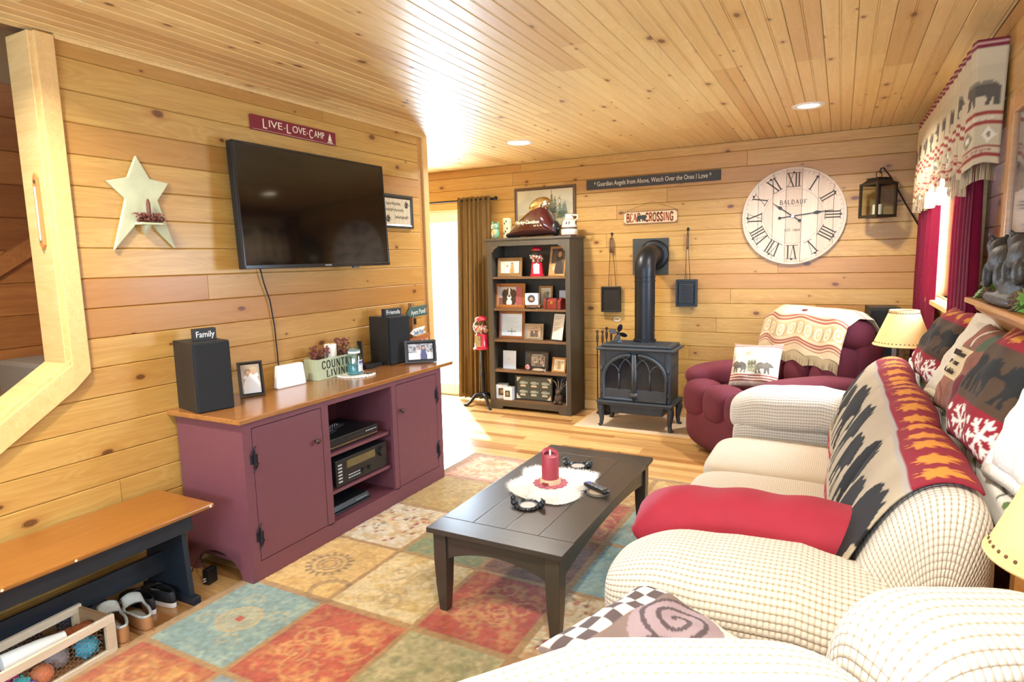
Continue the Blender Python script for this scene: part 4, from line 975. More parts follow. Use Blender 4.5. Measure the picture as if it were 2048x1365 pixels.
def ball(lab, colr, p, r, nub=True):
    t2 = thing('dog_ball', lab, 'ball', p); mb = MB().ell((0,0,r), (r, r, r), 18, 12)
    if nub:
        for k in range(22):
            z_ = 1-2*(k+.5)/22; a = k*2.4; q = math.sqrt(1-z_*z_); mb.ell((r*q*math.cos(a), r*q*math.sin(a), r+r*z_), (r*.17,)*3, 6, 4)
    mb.build('rubber', mat('rubber_'+colr, colr, .6), t2, smooth=True)
ball('light blue rubber dog ball in the end of the wire crate', '3f9ab4', inc(.035, .2, .012), .04); ball('orange rubber dog ball in the wire crate', 'c9744a', inc(.05, .03, .012), .038, False); ball('turquoise rubber dog ball in the wire crate', '36a8b0', inc(.045, -.035, .012), .034)
ball('grey felt dog ball in the wire crate', '8d8a90', inc(.0, .11, .012), .04, False)
t2 = thing('plastic_bottle', 'white tapered plastic bottle lying on the dog toys', 'bottle', inc(.0, .04, .13), rot=(0, 0, math.radians(85)))
MB().lathe([(.005, -.1), (.03, -.098), (.032, -.09), (.028, .02), (.02, .08), (.018, .1), (.002, .102)], (0,0,0), 20, 'x').build('body', mat('white_bottle', 'eceee8', .4, var=.03), t2, smooth=.8)
rope_toy('stuffed_toy', 'rusty brown stuffed toy at the end of the wire crate', '8f4a22', inc(-.02, .19, .06), 1.4, .11, .02)
# adapter
t = thing('power_adapter', 'small black power adapter standing by the cabinet base', 'power adapter', (.265, 1.80, 0), .15)
box('body', BLACKP, -.018, .018, -.028, .028, 0, .075, t, bevel=.004)
for zz in (.02, .032): box('prong', SILV, -.004, .004, -.042, -.028, zz, zz+.004, t)
MB().tube([(0, -.02, .075), (-.02, -.02, .11), (-.06, .01, .12), (-.12, .02, .05), (-.15, .03, .01)], .003, 6).build('cord', BLACKP, t, smooth=True)

# ================================================================== bookcase
BCB = wood('worn_black_stain', '4c463c', '363129', knots=0, rough=.55, tint='5c4c3a', tvar=.4, axis=2, coat=0)
SHW = wood('brown_shelf_board', '7a5a3c', '5c422c', knots=0, rough=.55, tint='46301e', coat=0)
bc = thing('bookcase', 'tall black bookcase with brown shelves against the board wall', 'bookcase', (.21, 5.58, 0))
K = dict(parent=bc, world=True); BX_0, BX_1, BY0, BY1 = -.232, .652, 5.39, 5.74
for a in (BX_0, BX_1-.022): box('side_panel', BCB, a, a+.022, BY0+.02, BY1, 0, 1.685, **K)
box('top_board', BCB, BX_0-.015, BX_1+.02, BY0-.01, BY1, 1.685, 1.708, bevel=.004, **K)
box('back_panel', BCB, BX_0+.022, BX_1-.022, BY1-.012, BY1-.004, .06, 1.685, **K)
for a, b in ((BX_0, BX_0+.055), (BX_1-.045, BX_1)): box('stile', BCB, a, b, BY0, BY0+.02, 0, 1.685, **K)
a0, a1 = BX_0+.055, BX_1-.045
MB().box(a0, a1, BY0, BY0+.02, 1.632, 1.685).build('arched_rail', BCB, bc, world=True)
for xe, sg_ in ((a0, 1), (a1, -1)): MB().add([(xe+sg_*p, yy, z_) for yy in (BY0, BY0+.02) for p, z_ in ((0, 1.632), (0, 1.572), (.012, 1.574), (.022, 1.595), (.04, 1.612), (.065, 1.62), (.07, 1.632))], [(0, 1, 2, 3), (0, 3, 4), (0, 4, 5, 6), (7, 10, 9, 8), (7, 11, 10), (7, 13, 12, 11)]+[(i, 7+i, 8+i, 1+i) for i in range(6)]).build('corner_bracket', BCB, bc, world=True)
pl = [(a0, 0), (a0+.07, 0), (a0+.09, .035), (a1-.09, .035), (a1-.07, 0), (a1, 0), (a1, .085), (a0, .085)]
MB().prism(pl, 'y', BY0, BY0+.02).build('plinth', BCB, bc, world=True)
SHZ = [1.332, 1.018, .708, .401, .095]
for zz in SHZ: box('shelf', SHW, BX_0+.022, BX_1-.022, BY0+.012, BY1-.012, zz-.02, zz, bevel=.002, **K)

OAK = wood('oak_frame', 'b58a50', '96693a', knots=0, rough=.4); OAK2 = wood('dark_walnut_frame', '5a3a26', '3f281a', knots=0, rough=.4, coat=.3); REDW = wood('cherry_frame', '7a4428', '5c301c', knots=0, coat=.3); GREYW = wood('rustic_grey_frame', '8a7048', '6d5636', knots=0)
YI = 5.5
def bk(x_, z_, y_=YI): return (x_, y_, z_)
pframe('photo_frame', 'rustic wooden frame with two children on the top shelf', bk(-.036, SHZ[0]), .27, .185, .034, GREYW, people(.2, .12, 'e4d8c4', [(.36, .62, 'eef0ee', 'c99a7c', '3a2a20'), (.62, .82, 'c08a58', 'c99a7c', '3a2a20')]), lean=.1)
def port(cv): cv.rect(0, 0, cv.w*.35, cv.h*.4, 'b8935a'); cv.ell(cv.w*.2, cv.h*.22, cv.w*.1, cv.h*.1, 'd8b890')
pframe('photo_frame', 'tall oak frame with a portrait of one adult on the top shelf', bk(.472, SHZ[0]), .20, .285, .02, OAK, people(.16, .24, '5c5048', [(.62, .88, '3a3638', 'b98a6a', '2c2420')], extra=port), lean=.16, rz=math.radians(-16))
def dog(cv):
    w, h = cv.w, cv.h
    cv.rect(0, 0, w, h, 'b8b0ac'); cv.rect(w*.74, 0, w, h, 'a0505a'); cv.rect(0, 0, w*.2, h*.4, '8a5a4a')
    cv.ell(w*.45, h*.25, w*.3, h*.42, '3a2a24'); cv.ell(w*.28, h*.52, w*.13, h*.34, '3c2a20', .15); cv.ell(w*.62, h*.52, w*.13, h*.34, '3c2a20', -.15)
    cv.ell(w*.45, h*.66, w*.17, h*.28, '40302a'); cv.poly([(w*.42, h*.95), (w*.48, h*.95), (w*.5, h*.5), (w*.4, h*.5)], 'eeeae6'); cv.ell(w*.45, h*.42, w*.09, h*.14, 'eeeae6'); cv.ell(w*.45, h*.48, w*.05, h*.055, '181416')
    cv.ell(w*.38, h*.68, w*.02, h*.025, '140e0c'); cv.ell(w*.52, h*.68, w*.02, h*.025, '140e0c'); cv.ell(w*.45, h*.12, w*.12, h*.2, 'e6e0dc')
cv = Cv(.24, .18, .004, 'b8b0ac'); dog(cv)
pframe('photo_frame', 'dark frame with a picture of a black and white dog', bk(-.04, SHZ[1]), .325, .245, .034, OAK2, cv, lean=.1, rz=.02)
cv = Cv(.1, .14, .004, 'd9cfb4'); cv.ell(.05, .07, .03, .04, 'a89a78'); cv.line([(.02, .03), (.08, .1)], .006, '6a6a5a'); cv.ell(.07, .1, .012, .012, '5a7a6a')
pframe('photo_frame', 'small light oak frame with a cream card behind the white box', bk(.305, SHZ[1], 5.6), .145, .215, .018, OAK, cv, lean=.1)
cv = Cv(.2, .24, .004, 'cfe0f0'); cv.shade(.12, .09, 2)
for k in range(9): cv.line([(.04, .2-k*.016), (.16-.02*(k % 3), .2-k*.016)], .003, '9aa6b4', .7)
cv.line([(.06, .05), (.14, .05)], .006, '3a3a4a'); cv.line([(.1, .02), (.1, .08)], .005, '3a3a4a')
pframe('photo_frame', 'cherry frame with a pale blue certificate', bk(-.03, SHZ[2]), .29, .28, .03, REDW, cv, lean=.08)
cv = people(.12, .09, 'a89078', [(.35, .8, '4c4440', 'd0a890', '2c2420'), (.65, .85, '5c5048', 'd0a890', '4a3a2c')])
t = pframe('photo_frame', 'ornate pewter frame with a couple between certificate and letter', bk(.225, SHZ[2], 5.48), .2, .16, .03, mat('pewter', '8a8074', .35, metal=.7, bs=.6, bscale=70), cv, lean=.18, rz=.06)
cv = Cv(.12, .23, .004, 'e6e4de')
for k in range(14): cv.line([(.015, .205-k*.011), (.1-.015*(k % 4), .205-k*.011)], .0028, '8a8a88', .8)
pframe('photo_frame', 'thin black frame with a white typed letter', bk(.475, SHZ[2], 5.47), .16, .275, .012, BLKFR, cv, lean=.2, rz=math.radians(-18))
t = thing('greeting_card', 'plain pale blue card standing on the fourth shelf', 'card', bk(-.062, SHZ[3]), rot=(-.06, 0, 0))
cv = Cv(.148, .185, .006, 'cddcf2'); cv.line([(.06, .1), (.09, .105)], .004, '9aa8bc')
cgrid('front', np.stack([cv.u-.074, np.full(cv.u.shape, -.004), cv.v], -1), cv.c, PHOTO, t, smooth=False); box('back', mat('card_white', 'dfe6f2', .6), -.074, .074, -.003, -.001, 0, .185, t)
MB().prism([(0, .12), (.002, .12), (.05, .004), (.045, .003)], 'x', -.03, .03).build('prop', mat('card_white', 'dfe6f2', .6), t)
cv = Cv(.25, .18, .004, '3a3634'); cv.shade(.5, .02, 8); cv.rect(.06, .03, .22, .14, 'a09488'); g = random.Random(6)
for k in range(26): cv.ell(g.uniform(.07, .21), g.uniform(.04, .13), .008, .012, g.choice(['c9b4a4', '5a4a44', 'e0d4c8', '7a5a50', '40383a']))
cv.line([(.07, .155), (.19, .155)], .008, 'cfcac0')
pframe('photo_frame', 'dark collage frame with a group picture', bk(.24, SHZ[3]), .25, .19, .014, mat('dark_collage_frame', '2c2826', .4), cv, lean=.14, rz=.05)
t = thing('carved_fish', 'small carved beige fish lying before the dark collage frame', 'ornament', bk(.285, SHZ[3], 5.44)); MB().ell((0, 0, .018), (.065, .018, .018), 20, 10).prism([(.055, .018), (.085, .038), (.08, .018), (.085, 0)], 'y', -.004, .004).build('body', mat('bone_carving', 'a89888', .6, bs=.4), t, smooth=.8)
t = thing('fabric_rose', 'small pink fabric rose beside the carved fish', 'ornament', bk(.165, SHZ[3], 5.45)); mb = MB()
for k in range(7): a = k*.9; mb.ell((.012*math.cos(a), .008*math.sin(a), .028+.012*(k % 3)), (.014, .01, .014), 10, 6)
mb.tube([(0,0,0), (0,0,.03)], .004, 6).build('petals', mat('pink_cloth', 'c98a8c', .8), t, smooth=True)
pframe('photo_frame', 'small oak frame with a dog picture on the fourth shelf', bk(.49, SHZ[3], 5.47), .15, .145, .02, OAK, people(.1, .1, 'cfc4a8', [(.5, .85, 'b08a58', 'c9a880', '8a6a40')]), lean=.2, rz=-.12, matw=.008)
# gumball machines
RED = mat('gumball_red_enamel', 'b01830', .3, coat=.5, var=.06); CHROME = mat('chrome', 'c8c8c8', .18, metal=1., var=.03)
GLOBE = glass('clear_globe', 'fdfdfd')
def gumball(lab, loc, s, rz=0, stand=False):
    t = thing('gumball_machine', lab, 'gumball machine', loc, rz, 'gumball machines'); z = 0
    if stand:
        z = .60
        MB().lathe([(.022, .09), (.024, .12), (.018, .14), (.02, .3), (.024, .33), (.018, .36), (.018, .56), (.03, .59), (.05, .6)], n=16).build('pole', BLACKM, t, smooth=True)
        for k in range(3):
            a = math.radians(200+k*120); d = (math.cos(a), math.sin(a))
            MB().tube([(d[0]*.01, d[1]*.01, .13), (d[0]*.08, d[1]*.08, .115), (d[0]*.14, d[1]*.14, .04), (d[0]*.175, d[1]*.175, .012), (d[0]*.205, d[1]*.205, .012)], [.02, .018, .014, .012, .014], 8).build('foot', BLACKM, t, smooth=True)
    sec = 6
    MB().lathe([(.078*s, z), (.08*s, z+.012*s), (.068*s, z+.02*s), (.056*s, z+.13*s), (.05*s, z+.14*s)], n=24).build('base', RED, t, smooth=.5)
    MB().box(-.03*s, .03*s, -.072*s, -.055*s, z+.03*s, z+.125*s).build('coin_plate', CHROME, t, bevel=.002)
    MB().lathe([(.016*s, 0), (.014*s, .012*s)], (0, -.083*s, z+.09*s), 12, 'y').build('coin_knob', CHROME, t)
    MB().ell((0, 0, z+.205*s), (.078*s, .078*s, .072*s), 24, 16).build('globe', GLOBE, t, smooth=True)
    g = random.Random(3); gb = {c: MB() for c in ('d8d0c8', 'c04048', 'd8a060', 'b8c0b0')}
    for k in range(70):
        r = .066*s*g.random()**.4; a = g.uniform(0, 6.28); zz = z+.15*s+g.uniform(0, .06)*s
        lim = math.sqrt(max(0, (.068*s)**2-(zz-z-.205*s)**2)); r = min(r, lim)
        list(gb.values())[k % 4].ell((r*math.cos(a), r*math.sin(a), zz), (.0095*s,)*3, 7, 5)
    for c, mb in gb.items(): mb.build('gumballs', mat('candy_'+c, c, .3), t, smooth=True)['kind'] = 'stuff'
    MB().lathe([(.052*s, z+.26*s), (.055*s, z+.268*s), (.05*s, z+.285*s), (.03*s, z+.298*s), (.012*s, z+.302*s), (.001*s, z+.303*s)], n=24).build('lid', RED, t, smooth=True)
gumball('small red gumball machine between photo frames on the top shelf', bk(.265, SHZ[0]), .95, .35)
gumball('red gumball machine on a tall black iron stand by the curtain', (-.345, 5.44, 0), 1.12, 0, True)
# white boxed camera, trunk, card
WBOX = mat('white_card_box', 'e2e4e8', .5, var=.05)
def ornament_box(lab, loc, w, d, h, rz, grp=None, rnd=False):
    t = thing('ornament_box', lab, 'box', loc, rz, grp)
    box('carton', WBOX, -w/2, w/2, -d/2, d/2, 0, h, t, bevel=.002)
    if rnd: MB().lathe([(w*.30, 0), (w*.27, .004), (w*.25, .002), (.001, .001)], (0, -d/2-.003, h*.55), 20, 'y').build('window', mat('dark_window', '3c3430', .2), t)
    else: box('window', mat('dark_window', '3c3430', .2), -w*.28, w*.28, -d/2-.001, -d/2, h*.25, h*.75, t)
    MB().ell((0, -d/2-.003, h*.5), (w*.16, .004, h*.16), 12, 8).build('ornament', mat('ornament_tan', '9a7a60', .5, var=.4, vs=60), t, smooth=True)
ornament_box('white box with a round window on the dog picture shelf', bk(.225, SHZ[1]+.042, 5.47), .125, .11, .11, .25, None, True)
ornament_box('taller white box with a dark window on the bottom shelf', bk(-.15, SHZ[4]), .115, .1, .145, .3, 'white boxes on the bottom shelf')
ornament_box('smaller white box with a dark window on the bottom shelf', bk(-.05, SHZ[4], 5.46), .095, .09, .13, .05, 'white boxes on the bottom shelf')
t = thing('toy_car', 'little tan toy car under the white round window box', 'toy car', bk(.235, SHZ[1], 5.47), .2)
box('body', mat('toy_tan', '9a6c44', .4, var=.3), -.07, .07, -.03, .03, .010, .041, t, bevel=.006)
for a in (-.045, .045):
    for b in (-.032, .032): MB().lathe([(.012, -.004), (.012, .004)], (a, b, .012), 12, 'y').build('wheel', BLACKP, t)
TRK = mat('red_leather_trunk', '7c2a24', .4, var=.2); t = thing('keepsake_trunk', 'small red leather trunk with brass clasp on the second shelf', 'trunk', bk(.455, SHZ[1], 5.48), -.2)
box('chest', TRK, -.1, .1, -.05, .05, 0, .07, t, bevel=.004)
MB().prism([(-.05, .07)]+[(.05*math.cos(q), .072+.035*math.sin(q)) for q in np.linspace(math.pi, 0, 10)], 'x', -.1, .1).build('lid', TRK, t, smooth=.8)
for a in (-.06, .06): box('strap', mat('dark_strap', '3a1c16', .5), a-.008, a+.008, -.053, .053, 0, .108, t, bevel=.003)
box('clasp', mat('brass', 'c49a50', .3, metal=.9), -.014, .014, -.056, -.05, .05, .08, t, bevel=.003)
t = thing('note_card', 'plain white note card leaning behind the red trunk', 'card', bk(.5, SHZ[1], 5.66), rot=(-.12, 0, 0)); box('sheet', WBOX, -.08, .08, 0, .002, 0, .17, t)
# display case with six lures
t = thing('display_case', 'black octagonal cornered display case with six labelled lures', 'display case', bk(.21, SHZ[4], 5.49), rot=(-.06, 0, .02))
w_, h_ = .405, .245
MB().box(-w_/2, w_/2, -.012, .012, 0, .014).box(-w_/2, w_/2, -.012, .012, h_-.014, h_).box(-w_/2, -w_/2+.014, -.012, .012, .014, h_-.014).box(w_/2-.014, w_/2, -.012, .012, .014, h_-.014).build('frame', BLKFR, t)
box('ground_cloth', mat('grey_green_cloth', '5a5c52', .8, var=.1), -w_/2+.014, w_/2-.014, .0, .006, .014, h_-.014, t)
for sx in (-1, 1):
    for z_, s in ((.014, 1), (h_-.014, -1)): MB().prism([(sx*(w_/2-.014), z_), (sx*(w_/2-.06), z_), (sx*(w_/2-.014), z_+s*.05)], 'y', -.008, -.002).build('corner', mat('cream_corner', 'd8d0b8', .6), t)
for i in range(3):
    for j in range(2):
        x_ = -.12+i*.12; z_ = .155-j*.09; MB().ell((x_, -.004, z_+.02), (.04, .006, .018), 16, 8).prism([(x_+.03, z_+.02), (x_+.05, z_+.036), (x_+.05, z_+.006)], 'y', -.006, -.002).build('lure', mat('lure_pale', 'a8b4ac', .3, var=.3, vs=50), t, smooth=.8)
        box('tag', mat('tag_cream', 'e0d6b8', .6), x_-.03, x_+.03, -.004, -.002, z_-.02, z_-.002, t)
# carved bear with branch
CARV = mat('dark_carved_wood', '4a3a30', .7, var=.4, vs=40, bs=.6, bscale=60)
t = thing('carved_figure', 'dark carved bear figure with twigs on the bottom shelf', 'figurine', bk(.5, SHZ[4], 5.44))
MB().ell((0,0,.055), (.042, .035, .055), 16, 10).ell((0, -.01, .12), (.026, .026, .027), 14, 9).ell((-.018, -.008, .144), (.008, .006, .009), 8, 6).ell((.018, -.008, .144), (.008, .006, .009), 8, 6).ell((0, -.034, .113), (.012, .012, .01), 10, 6).ell((-.03, -.025, .02), (.018, .024, .018), 10, 6).ell((.03, -.025, .02), (.018, .024, .018), 10, 6).build('body', CARV, t, smooth=True)
mb = MB()
for k in range(7):
    a = k*.9; mb.tube([(0, .02, .1), (.04*math.cos(a), .02, .17+.01*k), (.07*math.cos(a), .02+.01*math.sin(a), .2+.008*k)], .0025, 5)
mb.build('twigs', mat('pale_twig', '9a9284', .7), t)
t = thing('white_panel', 'thin white panel leaning at the side of the bottom shelf', 'panel', bk(.595, SHZ[4], 5.43)); box('sheet', WBOX, -.004, .004, -.01, .1, 0, .24, t)

# ---- on top of the bookcase
ZB = 1.7085
GLAZE = mat('aqua_owl_glaze', '6aa488', .3, var=.5, vs=25, coat=.5); GLZ2 = mat('amber_owl_glaze', 'c9a068', .3, coat=.5)
t = thing('owl_figurine', 'glazed aqua and amber owl figurine on top of the bookcase', 'figurine', (-.185, 5.5, ZB))
MB().ell((0,0,.055), (.042, .036, .055), 16, 12).ell((0, -.004, .12), (.044, .034, .036), 16, 10).ell((-.032, 0, .155), (.009, .009, .018), 8, 6).ell((.032, 0, .155), (.009, .009, .018), 8, 6).build('body', GLAZE, t, smooth=True)
MB().ell((0, -.022, .06), (.028, .02, .036), 14, 8).build('breast', GLZ2, t, smooth=True)
for s in (-1, 1): MB().ell((s*.018, -.033, .125), (.014, .007, .014), 12, 8).build('eye', mat('owl_eye', 'e8e0c0', .2), t, smooth=True); MB().ell((s*.018, -.039, .125), (.006, .004, .006), 8, 6).build('pupil', BLACKP, t, smooth=True)
MB().lathe([(.008, 0), (.0005, .014)], (0, -.034, .106), 8).build('beak', GLZ2, t)
t = thing('candle_cup', 'cream cylinder cup with leaf prints behind the owl', 'cup', (-.10, 5.60, ZB))
MB().lathe([(.044, 0), (.046, .004), (.046, .2), (.043, .203), (.041, .198), (.041, .19), (.001, .188)], n=24).build('cup', mat('cream_ceramic', 'e0d2ac', .4), t, smooth=.7)
for k, (a, z_) in enumerate(((-1.8, .15), (-1.4, .17), (-1.6, .07), (-2.0, .05), (-1.2, .1))): MB().ell((.0455*math.cos(a), .0455*math.sin(a), z_), (.008, .004, .012), 8, 6).build('leaf_print', mat('dark_leaf', '4a4434', .6), t, smooth=True)
# motorcycle tank
TANK = mat('maroon_metal_flake', '3c1014', .16, var=.15, vs=200, coat=.9); TEALP = CHROME
t = thing('motorcycle_tank', 'glossy maroon motorcycle fuel tank with chrome cap on the bookcase', 'fuel tank', (.185, 5.55, ZB))
n = 32; rows = []
xs_ = np.linspace(-.27, .285, 28)
for x_ in xs_:
    q = (x_+.27)/.555
    top = .03+.265*math.sin(min(1, q*1.35)*math.pi/2)**1.1 if q < .74 else .295-.22*((q-.74)/.26)**1.6
    bot = .012+.02*abs(q-.45); wdt = .022+.115*math.sin(min(1, q*1.35)*math.pi/2) if q < .75 else .137-.05*((q-.75)/.25)**2
    row = []
    for k in range(n):
        a = math.tau*k/n; c_, s_ = math.cos(a), math.sin(a)
        zz = (top+bot)/2+(top-bot)/2*np.sign(s_)*abs(s_)**.8; ww = wdt*np.sign(c_)*abs(c_)**.7*(1-.42*max(0, s_))
        row.append((x_, ww, zz))
    rows.append(row)
P = np.array(rows)
e0 = P[:1].mean(1, keepdims=True).repeat(n, 1); e1 = P[-1:].mean(1, keepdims=True).repeat(n, 1); P = np.concatenate([e0, P, e1])
cgrid('tank_shell', P, None, TANK, t, closed=True)
MB().ell((.10, 0, .30), (.12, .05, .075), 24, 12, rot=Matrix.Rotation(-.35, 3, 'Y').to_3x3()).build('console', mat('polished_chrome_warm', 'cdbf9f', .12, metal=1.), t, smooth=True)
MB().ell((-.18, 0, .02), (.075, .02, .02), 12, 8).ell((-.245, 0, .03), (.03, .03, .025), 12, 8).build('front_mount', BLACKP, t, smooth=True)
MB().ell((.27, -.02, .075), (.04, .07, .075), 16, 10).tube([(.3, -.06, .06), (.33, -.08, .075)], .012, 8).build('rear_bracket', BLACKP, t, smooth=True)
MB().tube([(.255, -.02, .26), (.3, -.02, .3), (.32, -.02, .33), (.3, -.02, .36)], .006, 8).build('chrome_loop', CHROME, t, smooth=True)
l1 = text('lettering', 'Harley-Davidson', .05, mat('cream_gold_lettering', 'dcd0ae', .3), t, facing((.02, -.128, .14), (-.12, -1, .16)), width=.27, depth=.002, shear=.25)
l2 = text('lettering', 'U S A', .02, mat('cream_gold_lettering', 'dcd0ae', .3), t, facing((.135, -.134, .105), (0, -1, .1)), width=.085, depth=.002)
# bear jug
cv = Cv(.62, .20, .005, 'e8e0cc')
for k in range(4): cv.poly(place(BEAR, .08+k*.155, .115, .075, .045), '2c2824'); cv.line([(.14+k*.155, .095), (.15+k*.155, .14)], .006, '9a7c50')
cv.rect(0, .065, .62, .075, '3a302a'); cv.rect(0, .078, .62, .083, 'b07a50')
for k in range(22): cv.ell(k*.03, .03, .014, .012, 'c28a64'); cv.ell(k*.03, .034, .010, .010, 'e8e0cc')
cv.rect(0, 0, .62, .012, '7a4a34'); cv.rect(0, .15, .62, .155, 'b07a50')
def jr(v): return np.interp(v, [0, .01, .08, .14, .165, .18, .2], [.07, .077, .074, .058, .04, .034, .042])
a = cv.u/.62*math.tau-2.2; r_ = jr(cv.v)
t = thing('bear_jug', 'cream stoneware jug printed with bears on top of the bookcase', 'jug', (.60, 5.52, ZB))
cgrid('body', np.stack([r_*np.cos(a), r_*np.sin(a), cv.v], -1), cv.c, vmat('glazed_print', .3, coat=.4), t)
MB().tube([(.05, 0, .14), (.085, 0, .16), (.08, 0, .19), (.04, 0, .19)], .008, 8).build('handle', mat('cream_glaze', 'ddd4bc', .3), t, smooth=True); MB().lathe([(.001, .001), (.07, .001)], n=24, cap=False).build('bottom', mat('cream_glaze', 'ddd4bc', .3), t)
# painting behind
cv = Cv(.58, .4, .007, 'c9bfa0'); cv.shade(.2, .12, 3); cv.rect(0, 0, .58, .13, 'a89a70', .6); g = random.Random(9)
for k in range(7):
    x_ = .3+k*.035+g.uniform(-.01, .01); h_ = g.uniform(.12, .26); y_ = g.uniform(.06, .14)
    for j in range(5): cv.poly([(x_-.035*(1-j*.16), y_+h_*j/6), (x_+.035*(1-j*.16), y_+h_*j/6), (x_, y_+h_*(j+2)/6)], g.choice(['4c5a40', '5a6648', '3f4c3a']), .85)
cv.poly([(0, .25), (.12, .34), (.3, .24), (.45, .3), (.58, .24), (.58, .15), (0, .15)], '9aa090', .35)
pframe('landscape_painting', 'brown framed painting of pine trees above the bookcase', (.24, D-.012, 1.80), .665, .41, .03, OAK2, cv, lean=0, stand_leg=False, cat='painting', matw=0)

# ================================================================== curtain and rod at the patio door
OLIVE = mat('olive_velvet', '7a5f34', .85, var=.15, vs=30, bs=.3, bscale=200)
def drape(name, mt, pts_top, pts_bot, z0, z1, folds, amp, gather=.35, parent=None, nz=40, nx=150, seed=0, header=.05, axis='x', yc=0, wave=None):
    """hanging cloth with folds; pts give the span along the wall at top and bottom"""
    s = np.linspace(0, 1, nx); z = np.linspace(0, 1, nz)
    S, Zq = np.meshgrid(s, z); g = np.random.default_rng(seed); ph = g.uniform(0, 6.28, 4)
    a = pts_bot[0]*(1-Zq)+pts_top[0]*Zq; b = pts_bot[1]*(1-Zq)+pts_top[1]*Zq
    A = a+(b-a)*S
    w = np.sin(S*folds*math.tau+ph[0]+.6*np.sin(S*9+ph[1]))+.35*np.sin(S*folds*2.3*math.tau+ph[2]+Zq*1.5)
    am = amp*(gather+(1-gather)*np.clip((1-Zq)*1.6, 0, 1)); off = w*am
    top = np.clip((Zq-(1-header))/header, 0, 1); off = off+np.sin(S*folds*6*math.tau)*amp*.25*(top > 0)
    Zw = z0+(z1-z0)*Zq+ (top > .6)*.008*np.sin(S*folds*7*math.tau)
    return A, off, Zw
A, off, Zw = drape('c', OLIVE, (-.735, -.33), (-.80, -.36), .02, 2.15, 7, .03, .45, seed=3)
o = cgrid('door_curtain', np.stack([A, D-.10+off, Zw], -1), None, OLIVE, None, thick=.004)
tag(o, 'olive brown velvet curtain gathered beside the patio door', 'curtain')
t = thing('curtain_rod', 'slim dark curtain rod above the patio door', 'curtain rod', (-1.3, D-.095, 2.125))
MB().tube([(-1.0, 0, 0), (1.02, 0, 0)], .008, 10).build('rod', BLACKM, t, smooth=True); MB().ell((1.03, 0, 0), (.02, .02, .02), 12, 8).build('finial', BLACKM, t, smooth=True)
for xx in (-.95, .97): box('bracket', BLACKM, xx-.008, xx+.008, 0, .093, -.01, .01, t)

# ================================================================== wall signs
t = thing('wall_sign', 'long charcoal sign reading Guardian Angels from Above over the stove', 'sign', (1.304, D-.009, 2.189))
box('board', mat('charcoal_sign', '35332f', .6, var=.15), -.618, .618, -.009, .008, -.046, .046, t, bevel=.002)
text('lettering', '* Guardian Angels from Above, Watch Over the Ones I Love *', .06, mat('cream_chalk', 'd8cdb4', .7), t, facing((0, -.0095, 0)), width=1.08)
t = thing('wall_sign', 'cream wooden sign reading BEAR CROSSING with a black bear', 'sign', (1.303, D-.006, 1.858))
cv = Cv(.5, .12, .006, 'e6cfa6'); cv.shade(.1, .05, 2)
for x0_, y0_, x1_, y1_ in ((0, 0, .5, .006), (0, .114, .5, .12), (0, 0, .006, .12), (.494, 0, .5, .12)): cv.rect(x0_, y0_, x1_, y1_, '8a5a34')
for cx_, cy_ in ((0, 0), (.5, 0), (0, .12), (.5, .12)): cv.ell(cx_, cy_, .03, .02, '9a6c40')
cgrid('board_face', np.stack([cv.u-.25, np.full(cv.u.shape, -.0071), cv.v-.06], -1), cv.c, vmat('painted_wood', .6), t, smooth=False); box('board', mat('sign_edge_wood', '8a5f38', .7), -.25, .25, -.007, .005, -.06, .06, t)
RUST = mat('rust_red_lettering', 'b0603c', .7)
serif('lettering', 'BEAR', .075, .26, RUST, t, facing((-.157, -.008, 0)), width=.135); serif('lettering', 'CROSSING', .075, .26, RUST, t, facing((.085, -.008, 0)), width=.26)
MB().prism([(p[0], p[1]) for p in place(BEAR, -.075, -.005, .1, .065)], 'y', -.0125, -.008).build('bear_cutout', mat('black_bear_paint', '2a2c2c', .6), t)
MB().tube([(-.24, -.002, .06), (-.05, -.002, .12), (.02, -.002, .14), (.24, -.002, .06)], .001, 4).build('hanging_wire', IRON, t)

# ================================================================== clock
cc = (PY(1588, 431.5, D-.03)); CR_ = .393
t = thing('wall_clock', 'big round whitewashed plank clock with Roman numerals', 'clock', (2.505, D, 1.803))
CLK = wood('whitewashed_clock_plank', 'e2d4c4', 'd0beac', knots=.1, rough=.7, tint='b89a84', tvar=.35, axis=2, coat=0, gs=.6)
edges = [-CR_, -.27, -.155, -.055, .065, .185, .3, CR_]
for a, b in zip(edges[:-1], edges[1:]):
    a2, b2 = a+.0012, b-.0012; us = np.linspace(a2, b2, 9); R2 = CR_-.003
    up = [(u, math.sqrt(max(0, R2*R2-u*u))) for u in us]; lo = [(u, -math.sqrt(max(0, R2*R2-u*u))) for u in us[::-1]]
    MB().prism(up+lo, 'y', -.03, -.012).build('plank', CLK, t, bevel=.0012)
MB().lathe([(CR_-.006, -.031), (CR_, -.033), (CR_+.004, -.03), (CR_+.004, -.002), (CR_-.01, -.002)], (0,0,0), 72, 'y', cap=False).build('rim', mat('clock_rim', 'd8c8b4', .6), t, smooth=.6)
MB().lathe([(.001, -.010), (CR_, -.010), (CR_, -.002), (.001, -.002)], (0,0,0), 48, 'y').build('back_board', mat('frame_back', '2e2620', .8), t)
INK = mat('clock_ink', '433c38', .7, var=.1)
